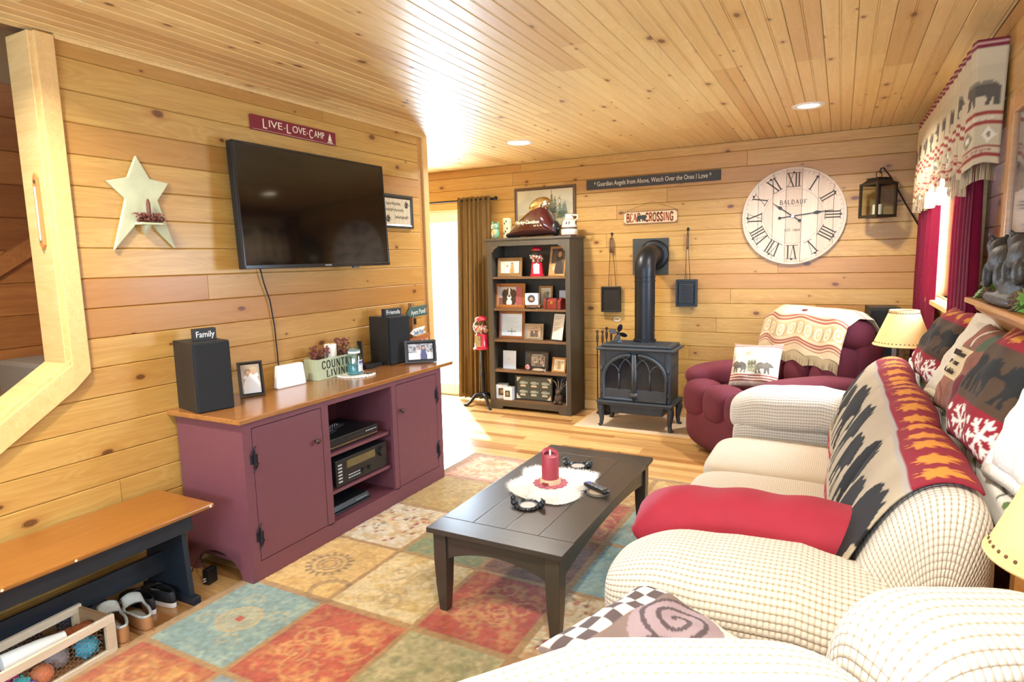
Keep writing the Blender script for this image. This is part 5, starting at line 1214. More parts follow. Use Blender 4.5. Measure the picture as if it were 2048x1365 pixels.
def roman(s, h):
    x_ = 0; polys = []
    for ch in s:
        w_, st = {'I': (.2, [([(.1, 0), (.1, 1)], 1)]), 'V': (.5, [([(.06, 1), (.25, 0)], 1), ([(.25, 0), (.44, 1)], .35)]), 'X': (.5, [([(.06, 1), (.44, 0)], 1), ([(.44, 1), (.06, 0)], .35)])}[ch]
        for (p, q), k in st:
            tk = .045*k; dx, dy = q[0]-p[0], q[1]-p[1]; L = math.hypot(dx, dy); nx, ny = -dy/L*tk, dx/L*tk
            polys.append([(x_+p[0]+nx, p[1]+ny), (x_+q[0]+nx, q[1]+ny), (x_+q[0]-nx, q[1]-ny), (x_+p[0]-nx, p[1]-ny)])
        x_ += w_
    polys.append([(-.04, 0), (x_+.04, 0), (x_+.04, .04), (-.04, .04)]); polys.append([(-.04, .96), (x_+.04, .96), (x_+.04, 1), (-.04, 1)])
    return [[((a-x_/2)*h, (b-.5)*h) for a, b in p] for p in polys]
for k, s in enumerate(['XII', 'I', 'II', 'III', 'IIII', 'V', 'VI', 'VII', 'VIII', 'IX', 'X', 'XI']):
    th = math.pi/2-k*math.pi/6; mb = MB()
    for p in roman(s, .115): mb.prism(p, 'z', 0, .0012)
    o = mb.build('numeral', INK, t); o.matrix_local = frame_of((.295*math.cos(th), -.0301, .295*math.sin(th)), (math.sin(th), 0, -math.cos(th)), (math.cos(th), 0, math.sin(th)), (0, -1, 0))
    MB().box(.353*math.cos(th)-.008, .353*math.cos(th)+.008, -.0315, -.03, .353*math.sin(th)-.008, .353*math.sin(th)+.008).build('hour_mark', INK, t)
mb = MB()
for k in range(60):
    th = k*math.tau/60; c_, s_ = math.cos(th), math.sin(th); mb.tube([(.358*c_, -.0303, .358*s_), (.374*c_, -.0303, .374*s_)], .0012, 4)
mb.lathe([(.375, -.0303), (.377, -.0303)], (0,0,0), 72, 'y', cap=False).lathe([(.222, -.0303), (.2245, -.0303)], (0,0,0), 72, 'y', cap=False).build('minute_track', mat('faint_ink', '9a8a7c', .7), t)
serif('lettering', 'BALDAUF', .034, .16, INK, t, facing((0, -.0302, .115)), width=.205, sp=.16)
text('lettering', 'CLOCK COMPANY', .02, mat('faint_ink', '9a8a7c', .7), t, facing((0, -.0302, .083)), width=.175); text('lettering', 'EST. 1864', .03, INK, t, facing((0, -.0302, -.115)), width=.115)
HAND = mat('clock_hand_black', '201c1a', .35, metal=.4)
def hand(th, L, tail):
    d = (math.sin(th), math.cos(th)); n_ = (d[1], -d[0]); P_ = lambda l, w: (d[0]*l+n_[0]*w, d[1]*l+n_[1]*w)
    mb = MB().prism([P_(-tail, .004), P_(L*.5, .004), P_(L*.6, .014), P_(L*.72, .004), P_(L, .001), P_(L, -.001), P_(L*.72, -.004), P_(L*.6, -.014), P_(L*.5, -.004), P_(-tail, -.004)], 'y', -.037, -.035)
    mb.lathe([(.001, -.038), (.012, -.038), (.012, -.035), (.001, -.035)], (P_(-tail, 0)[0], 0, P_(-tail, 0)[1]), 16, 'y'); return mb
hand(math.radians(-54), .2, .065).build('hour_hand', HAND, t); hand(math.radians(83), .3, .1).build('minute_hand', HAND, t); MB().lathe([(.014, -.033), (.012, -.042), (.001, -.043)], (0,0,0), 16, 'y').build('hub', CHROME, t)

# ================================================================== lantern on its bracket
LAN = mat('dark_bronze_iron', '3b3226', .5, metal=.5, var=.2)
ly = D-.17; lx = 3.105
hk = thing('wall_hook', 'black iron diagonal hook bracket holding the lantern', 'hook', (3.30, D-.01, 1.62))
MB().tube([(.13, 0, .0), (.0, -.07, .22), (-.12, -.13, .44), (-.17, -.155, .505), (-.185, -.16, .5), (-.19, -.16, .475), (-.18, -.16, .465)], .006, 8).build('arm', IRON, hk, smooth=True); box('plate', IRON, .115, .145, -.004, .01, -.06, .05, hk)
t = thing('hanging_lantern', 'square bronze lantern with a candle hanging from the iron hook', 'lantern', (lx, ly, 1.757), math.radians(40))
s = .082; hh = .255
fr_ = MB()
for a in (-s, s):
    for b in (-s, s): fr_.box(a-.008, a+.008, b-.008, b+.008, 0, hh)
for z_ in (.0, hh-.016):
    for a in (-s, s): fr_.box(a-.008, a+.008, -s+.008, s-.008, z_, z_+.016); fr_.box(-s+.008, s-.008, a-.008, a+.008, z_, z_+.016)
fr_.build('cage', LAN, t)
MB().box(-s-.008, s+.008, -s-.008, s+.008, -.004, .002).build('floor', LAN, t)
MB().add([(-s,-s,hh),(s,-s,hh),(s,s,hh),(-s,s,hh),(-.05,-.05,hh+.03),(.05,-.05,hh+.03),(.05,.05,hh+.03),(-.05,.05,hh+.03)], [(0,1,5,4),(1,2,6,5),(2,3,7,6),(3,0,4,7),(4,5,6,7)]).box(-.06, .06, -.06, .06, hh+.03, hh+.038).build('roof', LAN, t)
MB().tube([(.026*math.cos(a), 0, hh+.062+.026*math.sin(a)) for a in np.linspace(0, math.tau, 17)], .003, 6).build('ring', LAN, t)
for k in range(4):
    o = MB().box(-s+.008, s-.008, -.001, .001, .016, hh-.016).build('pane', GLZ, t); o.matrix_local = Matrix.Rotation(k*math.pi/2, 4, 'Z') @ Matrix.Translation((0, s, 0))
t = thing('pillar_candle', 'cream pillar candle inside the hanging lantern', 'candle', (lx, ly, 1.7595)); MB().lathe([(.035, 0), (.035, .09), (.03, .092), (.001, .088)], n=20).build('wax', mat('cream_wax', 'ead9b0', .5), t, smooth=.6)
# ================================================================== hanging poppers
def popper(lab, x_, ztop, zbot, w_, holes, hz):
    t = thing('popcorn_popper', lab, 'popcorn popper', (x_, D-.012, zbot), 0, 'fireplace poppers')
    h_ = ztop-zbot; b = MB()
    b.box(-w_/2, w_/2, -.012, -.006, 0, h_)
    for a, c_ in ((-w_/2, -w_/2+.016), (w_/2-.016, w_/2)): b.box(a, c_, -.045, -.012, 0, h_)
    b.box(-w_/2+.016, w_/2-.016, -.045, -.012, 0, .016); b.box(-w_/2+.016, w_/2-.016, -.045, -.012, h_-.016, h_)
    m_ = mat('pierced_tin', '3f4145', .45, metal=.6) if holes else mat('blackened_steel', '2f2a24', .5, metal=.5, var=.3)
    b.build('pan', m_, t, bevel=.005)
    if holes:
        box('lid_panel', m_, -w_/2+.03, w_/2-.03, -.042, -.03, .035, h_-.035, t, bevel=.003)
        for i in range(9):
            for j in range(6): 
                MB().lathe([(.0001, -.0435), (.0052, -.0435)], (-w_*.24+j*w_*.096+(w_*.048 if i % 2 else 0), 0, .055+i*h_*.068), 8, 'y', cap=False).build('hole', mat('hole_dark', '0d0d0e', .9), t)
    else: box('lid_panel', m_, -w_/2+.016, w_/2-.016, -.03, -.026, .016, h_-.016, t)
    for s_ in ((-.012, .022) if not holes else (-.008, .012)): MB().tube([(s_*2.2, -.02, h_), (s_, -.018, (hz-zbot)*.72), (s_*.6, -.014, hz-zbot-.02)], .0024, 6).build('handle_wire', IRON, t)
    for s_ in ((-.011, .011) if not holes else (0,)): MB().lathe([(.007, hz-zbot-.16), (.010, hz-zbot-.13), (.008, hz-zbot-.04), (.003, hz-zbot-.02)], (s_, -.016, 0), 12).build('grip', wood('popper_grip', '6a4a30' if not holes else 'b08a58', '4a3322' if not holes else '94703f', knots=0), t, smooth=True)
    hk = thing('wall_hook', 'small iron hook holding the %s' % ('pierced tin popper' if holes else 'dark steel popper'), 'hook', (x_, D, hz), 0, 'popper hooks')
    MB().ell((0, -.006, .02), (.012, .006, .014), 12, 8).tube([(0, -.008, .01), (0, -.02, -.01), (0, -.024, -.025), (0, -.014, -.035)], .004, 6).build('hook', IRON, hk, smooth=True)
popper('dark steel popcorn popper hanging beside the bookcase', .935, 1.222, .978, .19, False, 1.70)
popper('pierced tin popcorn popper hanging beside the stove pipe', 1.648, 1.285, 1.04, .188, True, 1.715)
t = thing('wall_bracket', 'small white metal bracket on the boards behind the stove', 'bracket', (.985, D-.003, .905)); MB().box(-.03, -.024, -.004, .003, -.02, .02).box(.024, .03, -.004, .003, -.02, .02).box(-.03, .03, -.004, .003, .014, .02).box(-.03, .03, -.004, .003, -.02, -.014).build('plate', WHITEF, t)

# ================================================================== stove
HEARTH = mat('sandstone_hearth_pad', 'c9b49a', .7, var=.12, vs=6, bs=.2)
t = thing('hearth_pad', 'pale sandstone hearth pad with wood edging under the stove', 'hearth pad', (1.38, 5.38, 0))
box('slab', HEARTH, -.56, .56, -.33, .33, 0, .014, t); MB().box(-.575, .575, -.345, -.33, 0, .016).box(-.575, -.56, -.33, .345, 0, .016).box(.56, .575, -.33, .345, 0, .016).build('edging', PTRIM, t, bevel=.003)
CAST = mat('blue_grey_cast_iron', '3d4248', .5, metal=.35, var=.2, vs=40, bs=.25, bscale=160)
sx0, sx1, sy0, sy1 = 1.03, 1.655, 5.135, 5.50; zb, zt_ = .256, .70
st = thing('cast_iron_stove', 'blue grey cast iron stove with arched glass doors and black pipe', 'stove', (1.343, 5.32, .014))
Q = dict(parent=st, world=True)
box('firebox', CAST, sx0+.02, sx1-.02, sy0+.02, sy1, zb, zt_, **Q)
for a in (sx0, sx1-.05): box('corner_post', CAST, a, a+.05, sy0+.002, sy0+.05, zb, zt_, bevel=.006, **Q)
box('top_plate', CAST, sx0-.03, sx1+.03, sy0-.025, sy1+.01, zt_, zt_+.022, bevel=.009, **Q); box('top_step', CAST, sx0+.005, sx1-.005, sy0+.02, sy1-.01, zt_+.022, zt_+.046, bevel=.01, **Q)
gr = MB()
for i in range(26):
    for j in range(9): gr.box(sx0+.05+i*.0205, sx0+.058+i*.0205, sy0+.06+j*.027, sy0+.072+j*.027, zt_+.046, zt_+.05)
gr.build('top_grille', CAST, st, world=True, recalc=False)['kind'] = 'stuff'
box('bottom_ledge', CAST, sx0-.025, sx1+.025, sy0-.04, sy1, zb-.022, zb, bevel=.008, **Q); box('ledge_step', CAST, sx0-.008, sx1+.008, sy0-.022, sy1, zb-.04, zb-.022, bevel=.006, **Q)
box('ash_box', CAST, sx0+.08, sx1-.08, sy0+.06, sy1-.02, .13, zb-.04, bevel=.006, **Q)
for lx_, dx in ((sx0+.01, -1), (sx1-.01, 1)):
    for ly_, dy in ((sy0+.02, -1), (sy1-.04, 1)):
        MB().tube([(lx_, ly_, zb-.03), (lx_+dx*.008, ly_+dy*.004, .17), (lx_-dx*.002, ly_, .08), (lx_+dx*.004, ly_+dy*.002, .03), (lx_+dx*.02, ly_+dy*.012, .0145)], [.034, .03, .02, .017, .02], 10).build('leg', CAST, st, world=True, smooth=True)
SGL = mat('sooty_glass', '1c1f26', .12, var=.5, vs=8, spec=.6)
xm = (sx0+sx1)/2; fy_ = sy0
arch = lambda r, c_: [(xm+r*math.cos(q), c_+r*.82*math.sin(q)) for q in np.linspace(0, math.pi, 33)]
def archz(x_, R_): return .455+.225*math.sqrt(max(0, 1-((x_-xm)/R_)**2))
R_ = .275
# spandrel panels around the arch
for s_ in (-1, 1):
    xsn = np.linspace(0, R_, 14); top = [(xm+s_*x_, archz(xm+s_*x_, R_)) for x_ in xsn]
    MB().prism([(xm, zt_-.005), (xm+s_*(R_+.0), zt_-.005)]+top[::-1], 'y', fy_+.01, fy_+.02).build('spandrel', CAST, st, world=True)
for s_ in (-1, 1):
    dr = MB()
    # outer rim of the door: tube following the half arch
    pts = [(xm+s_*.006, fy_-.002, .27)]+[(xm+s_*R_, fy_-.002, .27), (xm+s_*R_, fy_-.002, .455)]+[(xm+s_*R_*math.cos(q), fy_-.002, .455+.215*math.sin(q)) for q in np.linspace(.15, math.pi/2-.02, 12)]
    d_ = MB().tube(pts+[(xm+s_*.006, fy_-.002, .27)], .017, 8).build('door', CAST, st, world=True, smooth=True)
    xs2 = np.linspace(.01, R_-.012, 12); gl = [(xm+s_*x_, archz(xm+s_*x_, R_)-.012) for x_ in xs2]
    MB().prism([(xm+s_*.01, .36), (xm+s_*(R_-.012), .36)]+gl[::-1], 'y', fy_+.004, fy_+.01).build('pane', SGL, d_, world=False)
    MB().box(min(xm+s_*.008, xm+s_*(R_-.008)), max(xm+s_*.008, xm+s_*(R_-.008)), fy_-.006, fy_+.012, .277, .362).build('lower_panel', CAST, d_, bevel=.003)
    # gothic tracery: bars and curved ribs
    xb = xm+s_*.135
    MB().tube([(xb, fy_-.004, .36), (xb, fy_-.004, .5)], .006, 6).tube([(xb, fy_-.004, .5)]+[(xb-s_*.125*(1-math.cos(q)), fy_-.004, .5+.15*math.sin(q)) for q in np.linspace(.1, 1.35, 8)], .006, 6).tube([(xb, fy_-.004, .5)]+[(xb+s_*.115*(1-math.cos(q)), fy_-.004, .5+.09*math.sin(q)) for q in np.linspace(.1, 1.45, 8)], .006, 6).tube([(xm+s_*.012, fy_-.004, .52)]+[(xm+s_*(.012+.12*(1-math.cos(q))), fy_-.004, .52+.12*math.sin(q)) for q in np.linspace(.1, 1.4, 8)], .006, 6).build('tracery', CAST, d_, smooth=True)
    for hz in (.32, .53): MB().tube([(xm+s_*(R_+.017), fy_-.006, hz-.018), (xm+s_*(R_+.017), fy_-.006, hz+.018)], .008, 8).ell((xm+s_*(R_+.017), fy_-.006, hz+.022), (.009,)*3, 8, 6).build('hinge', CAST, d_, smooth=True)
MB().box(xm-.007, xm+.007, fy_-.014, fy_+.004, .27, .675).build('mullion', CAST, st, world=True, bevel=.003)
MB().ell((xm, fy_-.012, .318), (.036, .008, .022), 20, 8).build('badge', mat('cast_badge', '50565c', .45, metal=.4), st, world=True, smooth=True)
for k in range(3): box('side_rib', CAST, sx1-.021, sx1-.012, sy0+.06, sy1-.03, .33+k*.12, .42+k*.12, bevel=.004, **Q)
# pipe: parts of the stove
PIPE = mat('black_stove_pipe', '26282c', .38, metal=.5, var=.12)
px_, py_, pr_ = 1.352, 5.42, .088
MB().lathe([(pr_+.012, zt_+.046), (pr_+.012, zt_+.07), (pr_, zt_+.075), (pr_, 1.28), (pr_+.004, 1.282), (pr_+.004, 1.292), (pr_, 1.294), (pr_, 1.315), (pr_+.004, 1.317), (pr_+.004, 1.325), (pr_, 1.327), (pr_, 1.38)], (px_, py_, 0), 28, cap=False).build('flue_pipe', PIPE, st, world=True, smooth=.6)
el = [(px_, py_, 1.37)]
for q in np.linspace(0, math.pi/2, 5): el.append((px_, py_+.13*(1-math.cos(q)), 1.38+.13*math.sin(q)))
el.append((px_, D-.015, 1.51))
MB().tube(el, pr_+.003, 24).build('elbow', PIPE, st, world=True, smooth=.5)
MB().lathe([(pr_, D-.016), (pr_+.035, D-.02), (pr_+.05, D-.05), (pr_+.03, D-.06), (pr_+.003, D-.06)], (px_, 0, 1.51), 28, 'y', cap=False).build('wall_collar', PIPE, st, world=True, smooth=True)
box('wall_plate', mat('charcoal_plate', '3a3d3c', .6, var=.1), 1.14, 1.475, D-.012, D-.001, 1.33, 1.665, bevel=.002, **Q)
# stove fan
t = thing('stove_fan', 'small metal heat fan with four blades on the stove top', 'fan', (1.16, 5.27, .75), math.radians(12))
FAN = mat('fan_steel_blue', '5a6470', .3, metal=.8); FAND = mat('fan_dark_blade', '2a2a34', .3, metal=.7)
MB().prism([(-.035, 0), (.035, 0), (.03, .006), (.018, .02), (.014, .07), (-.014, .07), (-.018, .02), (-.03, .006)], 'y', -.02, .02).build('base', FAN, t, bevel=.002); MB().lathe([(.012, -.045), (.014, -.03), (.012, 0)], (0, 0, .088), 14, 'y').build('hub', FAND, t, smooth=True)
for k in range(4):
    a = math.radians(72+k*90); c_, s_ = math.cos(a), math.sin(a)
    MB().ell((0,0,0), (.036, .024, .002), 18, 6).build('blade', FAND if k in (0, 3) else FAN, t, smooth=True).matrix_local = Matrix.Translation((.048*c_, -.038, .088+.048*s_)) @ Matrix.Rotation(-a, 4, 'Y') @ Matrix.Rotation(math.radians(90+28), 4, 'X')
# fire tools behind
tl = thing('fire_tool_stand', 'iron fire tool stand with turned handles beside the stove', 'fire tools', (.915, 5.57, .0165))
MB().lathe([(.07, 0), (.07, .015), (.02, .025), (.009, .04), (.009, .62)], n=16).build('stand', BLACKM, tl, smooth=.7)
HND = mat('turned_bronze_handle', '4a342c', .45, metal=.4)
for k, (dx, dy, tz) in enumerate(((-.055, -.02, .80), (.02, .03, .825), (.0, -.03, .80), (.075, .0, .81))):
    MB().tube([(dx, dy, .05), (dx, dy, tz-.12)], .005, 6).build('rod', BLACKM, tl); MB().lathe([(.004, tz-.12), (.01, tz-.1), (.013, tz-.06), (.007, tz-.03), (.007, tz-.025), (.014, tz-.015), (.015, tz-.004), (.001, tz+.01)], (dx, dy, 0), 12).build('handle', HND, tl, smooth=True)
MB().box(-.02, .02, -.05, .05, .03, .17).build('broom_head', mat('broom_straw', '8a6a3c', .9, bs=.6), tl); MB().box(.05, .10, -.05, .05, .03, .14).build('shovel_pan', BLACKM, tl)

# ================================================================== coffee table
ESP = wood('espresso_table_wood', '3a332c', '2a2520', knots=0, rough=.34, tint='453a2e', tvar=.3, axis=1, coat=.15)
ESPX = wood('espresso_table_wood_cross', '3a332c', '2a2520', knots=0, rough=.34, tint='453a2e', tvar=.3, coat=.15)
cz = .392; tx0, tx1, ty0, ty1 = 1.375, 1.995, 2.03, 3.315
t = thing('coffee_table', 'low espresso brown coffee table with planked top and tapered legs', 'coffee table', ((tx0+tx1)/2, (ty0+ty1)/2, .012))
Q = dict(parent=t, world=True)
ed = np.linspace(tx0+.002, tx1-.002, 5)
for a, b in zip(ed[:-1], ed[1:]): box('top_plank', ESP, a+.0008, b-.0008, ty0+.125, ty1-.125, cz-.022, cz, bevel=.0015, **Q)
box('end_board', ESPX, tx0, tx1, ty0, ty0+.1235, cz-.022, cz, bevel=.002, **Q); box('end_board', ESPX, tx0, tx1, ty1-.1235, ty1, cz-.022, cz, bevel=.002, **Q)
lg = .062; ins = .02
def apron(a0, a1, ax, c0, c1):
    q = np.linspace(0, 1, 17); zl = cz-.022-.115+.05*np.sin(q*math.pi)**.8
    MB().prism([(a0+(a1-a0)*k, z_) for k, z_ in zip(q, zl)]+[(a1, cz-.022), (a0, cz-.022)], ax, c0, c1).build('apron', ESPX, t, world=True)
for c_ in (ty0+ins+.012, ty1-ins-.032): apron(tx0+ins+lg, tx1-ins-lg, 'y', c_, c_+.02)
for c_ in (tx0+ins+.012, tx1-ins-.032): apron(ty0+ins+lg, ty1-ins-lg, 'x', c_, c_+.02)
for a in (tx0+ins, tx1-ins-lg):
    for b in (ty0+ins, ty1-ins-lg):
        v = []
        for z_, g_ in ((.012, .012), (.13, .004), (.24, 0), (cz-.022, 0)): v += [(a+g_, b+g_, z_), (a+lg-g_, b+g_, z_), (a+lg-g_, b+lg-g_, z_), (a+g_, b+lg-g_, z_)]
        f = [(3,2,1,0), (12,13,14,15)]+[(j*4+i, j*4+(i+1) % 4, j*4+4+(i+1) % 4, j*4+4+i) for j in range(3) for i in range(4)]
        MB().add(v, f).build('leg', ESP, t, world=True, bevel=.003)
# fur mat
FUR = mat('white_fur', 'f2efe8', .95, var=.06)
fc = PZ(1103, 975, cz); g = random.Random(12)
t = thing('fur_mat', 'ragged white fur mat in the middle of the coffee table', 'fur mat', (fc[0], fc[1], cz))
out = [PZ(*q, cz)-fc for q in ((1016, 972), (1050, 958), (1050, 940), (1075, 934), (1110, 940), (1140, 940), (1165, 943), (1196, 950), (1188, 965), (1160, 985), (1155, 1000), (1120, 1012), (1100, 1010), (1068, 1003), (1030, 990))]
def outr(a):
    an = sorted([(math.atan2(p[1], p[0]), math.hypot(p[0], p[1])) for p in out]); an = [(an[-1][0]-math.tau, an[-1][1])]+an+[(an[0][0]+math.tau, an[0][1])]
    return np.interp(a, [q[0] for q in an], [q[1] for q in an])
mb = MB(); rows = []
for s in np.linspace(0, 1, 9):
    rows.append([(outr(a)*s*math.cos(a), outr(a)*s*math.sin(a), .002+.016*(1-s**4)+.003*g.random()) for a in np.linspace(-math.pi, math.pi, 49)[:-1]])
cgrid('pelt', np.array(rows), None, FUR, t, closed=True)
mb = MB()
for k in range(5200):
    a = g.uniform(-math.pi, math.pi); s = math.sqrt(g.random())*1.0; r = outr(a)*s; x_, y_ = r*math.cos(a), r*math.sin(a); z_ = .002+.014*(1-s**4)
    b = a+g.uniform(-1, 1); L = g.uniform(.016, .034); w_ = .0014
    tip = (x_+L*math.cos(b), y_+L*math.sin(b), z_+g.uniform(.002, .014)); mb.add([(x_-w_*math.sin(b), y_+w_*math.cos(b), z_), (x_+w_*math.sin(b), y_-w_*math.cos(b), z_), tip], [(0, 1, 2)])
mb.build('fur', FUR, t, recalc=False)['kind'] = 'stuff'
RWAX = mat('rose_red_wax', 'a63c48', .5, var=.06, bs=.05); t = thing('pillar_candle', 'tall rose red flameless candle on the white fur mat', 'candle', (fc[0]-.004, fc[1]-.002, cz+.02))
rows = []
for s, r in ((0, .04), (.02, .0415), (.5, .0415), (.98, .0415), (1., .0395), (1.0, .036), (.93, .033), (.9, .03)):
    rows.append([(r*math.cos(a), r*math.sin(a), s*(.155+.016*math.cos(a-2.4))) for a in np.linspace(0, math.tau, 29)[:-1]])
cgrid('wax', np.array(rows), None, RWAX, t, closed=True); MB().lathe([(.001, .135), (.034, .137)], n=20, cap=False).build('well', mat('pink_wax', 'c87a88', .5), t)
MB().ell((0, 0, .155), (.004, .004, .016), 10, 8).build('flame_piece', mat('led_flame', 'f4ece8', .4, emit=('fff0e0', 1.5)), t, smooth=True)
t = thing('candle_ring', 'pink and cream cloth candle ring around the red candle', 'candle ring', (fc[0]-.004, fc[1]-.002, cz+.018))
mb = MB()
for k in range(14):
    a = k*math.tau/14; mb.ell((.066*math.cos(a), .066*math.sin(a), .005), (.021, .016, .005), 10, 6, rot=Matrix.Rotation(a, 3, 'Z'))
mb.build('petals', mat('dusty_pink_cloth', 'b8606c', .85, var=.2), t, smooth=True)
MB().lathe([(.046, .004), (.052, .004), (.05, .03), (.0435, .03)], n=28).build('band', mat('cream_strap', 'd8bc98', .7, var=.1), t, smooth=.6); box('tag', mat('rust_tag', '8a3428', .6), -.02, .012, -.054, -.0505, .008, .02, t)
# coasters
def bear_coaster(lab, px, rz):
    p = PZ(*px, cz); t = thing('bear_coaster', lab, 'coaster', (p[0], p[1], cz), rz, 'bear coasters'); BB = mat('black_resin', '22252a', .35, var=.3)
    MB().lathe([(.001, 0), (.05, 0), (.056, .006), (.05, .015), (.046, .009), (.001, .007)], n=28).build('dish', BB, t, smooth=.7)
    MB().lathe([(.001, .0085), (.043, .0085)], n=28, cap=False).build('inlay', mat('pale_slate', 'b9b3aa', .5), t)
    rng_ = MB()
    for k in range(16): a = k*math.tau/16; rng_.ell((.054*math.cos(a), .054*math.sin(a), .008), (.008, .008, .007), 8, 5)
    rng_.build('rim_beads', BB, t, smooth=True)
    for s_ in (-1, 1):
        MB().ell((s_*.062, 0, .018), (.018, .024, .016), 12, 8).ell((s_*.072, -.012*s_, .032), (.013, .013, .013), 12, 8).ell((s_*.078, -.02*s_, .043), (.005, .004, .005), 6, 5).ell((s_*.066, -.006*s_, .044), (.005, .004, .005), 6, 5).ell((s_*.078, -.022*s_, .029), (.006, .006, .005), 6, 5).build('bear', BB, t, smooth=True)
bear_coaster('black bear coaster on the coffee table end away from the wood floor', (1056, 1014), .2); bear_coaster('black bear coaster between fur mat and far corner of the coffee table', (1156, 935), .1)
p = PZ(1196, 988, cz); t = thing('log_coaster', 'round log slice coaster under the remote on the coffee table', 'coaster', (p[0], p[1], cz))
MB().lathe([(.05, 0), (.053, .004), (.052, .012), (.047, .014), (.044, .011), (.001, .011)], n=28).build('bark', mat('grey_bark', '6d6458', .8, var=.4, vs=60, bs=.5), t, smooth=.7); MB().lathe([(.001, .0113), (.043, .0113)], n=28, cap=False).build('wood_face', mat('pale_log', 'c4ae92', .6, var=.15), t)
remote('black remote with a purple pad lying over the log coaster', (p[0]-.012, p[1]+.012, cz+.0125), math.radians(150), .165, .04, 'remote controls', disc='5a54b0', tilt=0)

# ================================================================== sofa
CHEN = waffle('oatmeal_waffle_chenille', 'dcd4c8', 'a08e74', .0135, .8); SEATF = waffle('flat_beige_chenille', 'cdbfa8', 'b09a7a', .007, .35)
sofa = thing('sofa', 'oatmeal waffle chenille sofa with pillowed arms facing the television', 'sofa', (2.75, 2.78, 0))
SF = dict(parent=sofa, world=True)
YA0, YA1 = 1.47, 4.10
superq('base', CHEN, (2.78, 2.76, .20), (.42, 1.25, .19), .12, .12, **SF)
for k in range(3):
    yc = 1.83+.31+k*.625
    superq('seat_cushion', SEATF, (2.63, yc, .375), (.345, .312, .10), .36, .42, pole='y', **SF)
def arm(y0, y1):
    yc, hw = (y0+y1)/2, (y1-y0)/2
    superq('arm_panel', CHEN, (2.72, yc, .27), (.375, hw*.86, .27), .2, .16, pole='x', **SF)
    def df(P):
        x = P[..., 0]/.40; P = P.copy(); P[..., 2] += .022*np.cos(x*2.4)+.006*np.sin(x*9+1); P[..., 1] *= (1+.06*np.cos(x*3)); return P
    superq('arm_pillow', CHEN, (2.73, yc, .585), (.41, hw*1.05, .125), .5, .75, nu=64, nv=40, defo=df, pole='x', **SF)
arm(YA0, YA0+.37); arm(3.70, 4.10)
PRF = np.array([(3.16, .25), (3.02, .33), (2.935, .42), (2.905, .52), (2.925, .63), (2.97, .745), (3.02, .84), (3.07, .905), (3.13, .935), (3.19, .925), (3.212, .88), (3.218, .78), (3.218, .25)])
def prof_at(s):
    d = np.r_[0, np.cumsum(np.hypot(*np.diff(PRF, axis=0).T))]; d /= d[-1]
    k = 60; ss = np.linspace(0, 1, k); xx = np.interp(ss, d, PRF[:, 0]); zz = np.interp(ss, d, PRF[:, 1])
    ker = np.ones(5)/5; xs_ = np.convolve(np.pad(xx, 2, 'edge'), ker, 'valid'); zs_ = np.convolve(np.pad(zz, 2, 'edge'), ker, 'valid')
    return np.interp(s, ss, xs_), np.interp(s, ss, zs_)
BKY0, BKY1 = 1.60, 3.98
def backsurf(S, Yq, off=0.):
    x, z = prof_at(S); e = 1e-3; xa, za = prof_at(np.clip(S+e, 0, 1)); xb, zb_ = prof_at(np.clip(S-e, 0, 1))
    tx, tz = xa-xb, za-zb_; L = np.hypot(tx, tz)+1e-9; nx, nz = -tz/L, tx/L
    u = (Yq-BKY0)/(BKY1-BKY0); ph = (u*3) % 1
    bul = .035*(np.abs(np.sin(u*3*math.pi))**.45)-.02
    end = np.clip(np.minimum(u, 1-u)/.06, 0, 1); end = np.sqrt(np.clip(1-(1-end)**2, 0, 1))
    cx, cz_ = 3.09, .58
    X = x+nx*(bul+off); Zq = z+nz*(bul*.7+off)
    X = cx+(X-cx)*(.03+.97*end); Zq = cz_+(Zq-cz_)*(.03+.97*end)
    return np.stack([X, Yq, Zq], -1)
s_, y_ = np.meshgrid(np.linspace(0, 1, 70), BKY0+(BKY1-BKY0)*(.5-.5*np.cos(np.linspace(0, math.pi, 170)))); cgrid('back', backsurf(s_, y_), None, CHEN, sofa, world=True)
# throw blanket along the sofa back
bw, bl = .54, 2.16; cv = Cv(bl, bw, .0065, 'b3a48c'); cv.shade(.12, .1, 4)         # u along the back, v from the front up over the crest
cv.rect(0, .41, bl, bw, '8a1a2c'); cv.rect(0, .402, bl, .412, 'a8a09a'); cv.rect(0, 0, bl, .045, 'a32030')
for k in range(22): cv.rect(.03+k*.1, .0, .055+k*.1, .008, 'e8ded0'); cv.line([(.05+k*.1, .0), (.06+k*.1, .035)], .005, 'e0cfc4')
for k in range(17): cv.poly(place(LEAF, .07+k*.127, .475, .10, .115, rot=(.5 if k % 2 else -.4)), 'd98e34')
for k in range(9):
    big = 1 if k % 2 == 0 else .8
    cv.poly(place(BEAR, .13+k*.24, .06+.165*big, .255*big, .33*big), '17181b')
ss = .92-(cv.v/bw)*0; S = np.interp(cv.v/bw, [0, 1], [.235, .585]); Y_ = BKY1-.06-cv.u
S = S+.012*np.sin(cv.u*7)*(1-cv.v/bw)-.03*np.clip((cv.u-1.5)/.66, 0, 1)*(1-cv.v/bw)
BLK_ = vmat('fleece_blanket', .95, .004, .4)
o = cgrid('throw_blanket', backsurf(S, Y_, .016+.03*(1-cv.v/bw)**2+.004*np.sin(cv.u*23)*np.sin(cv.v*11)), cv.c, BLK_, None, thick=.006); tag(o, 'long fleece blanket with black bears and orange leaves along the sofa back', 'blanket')
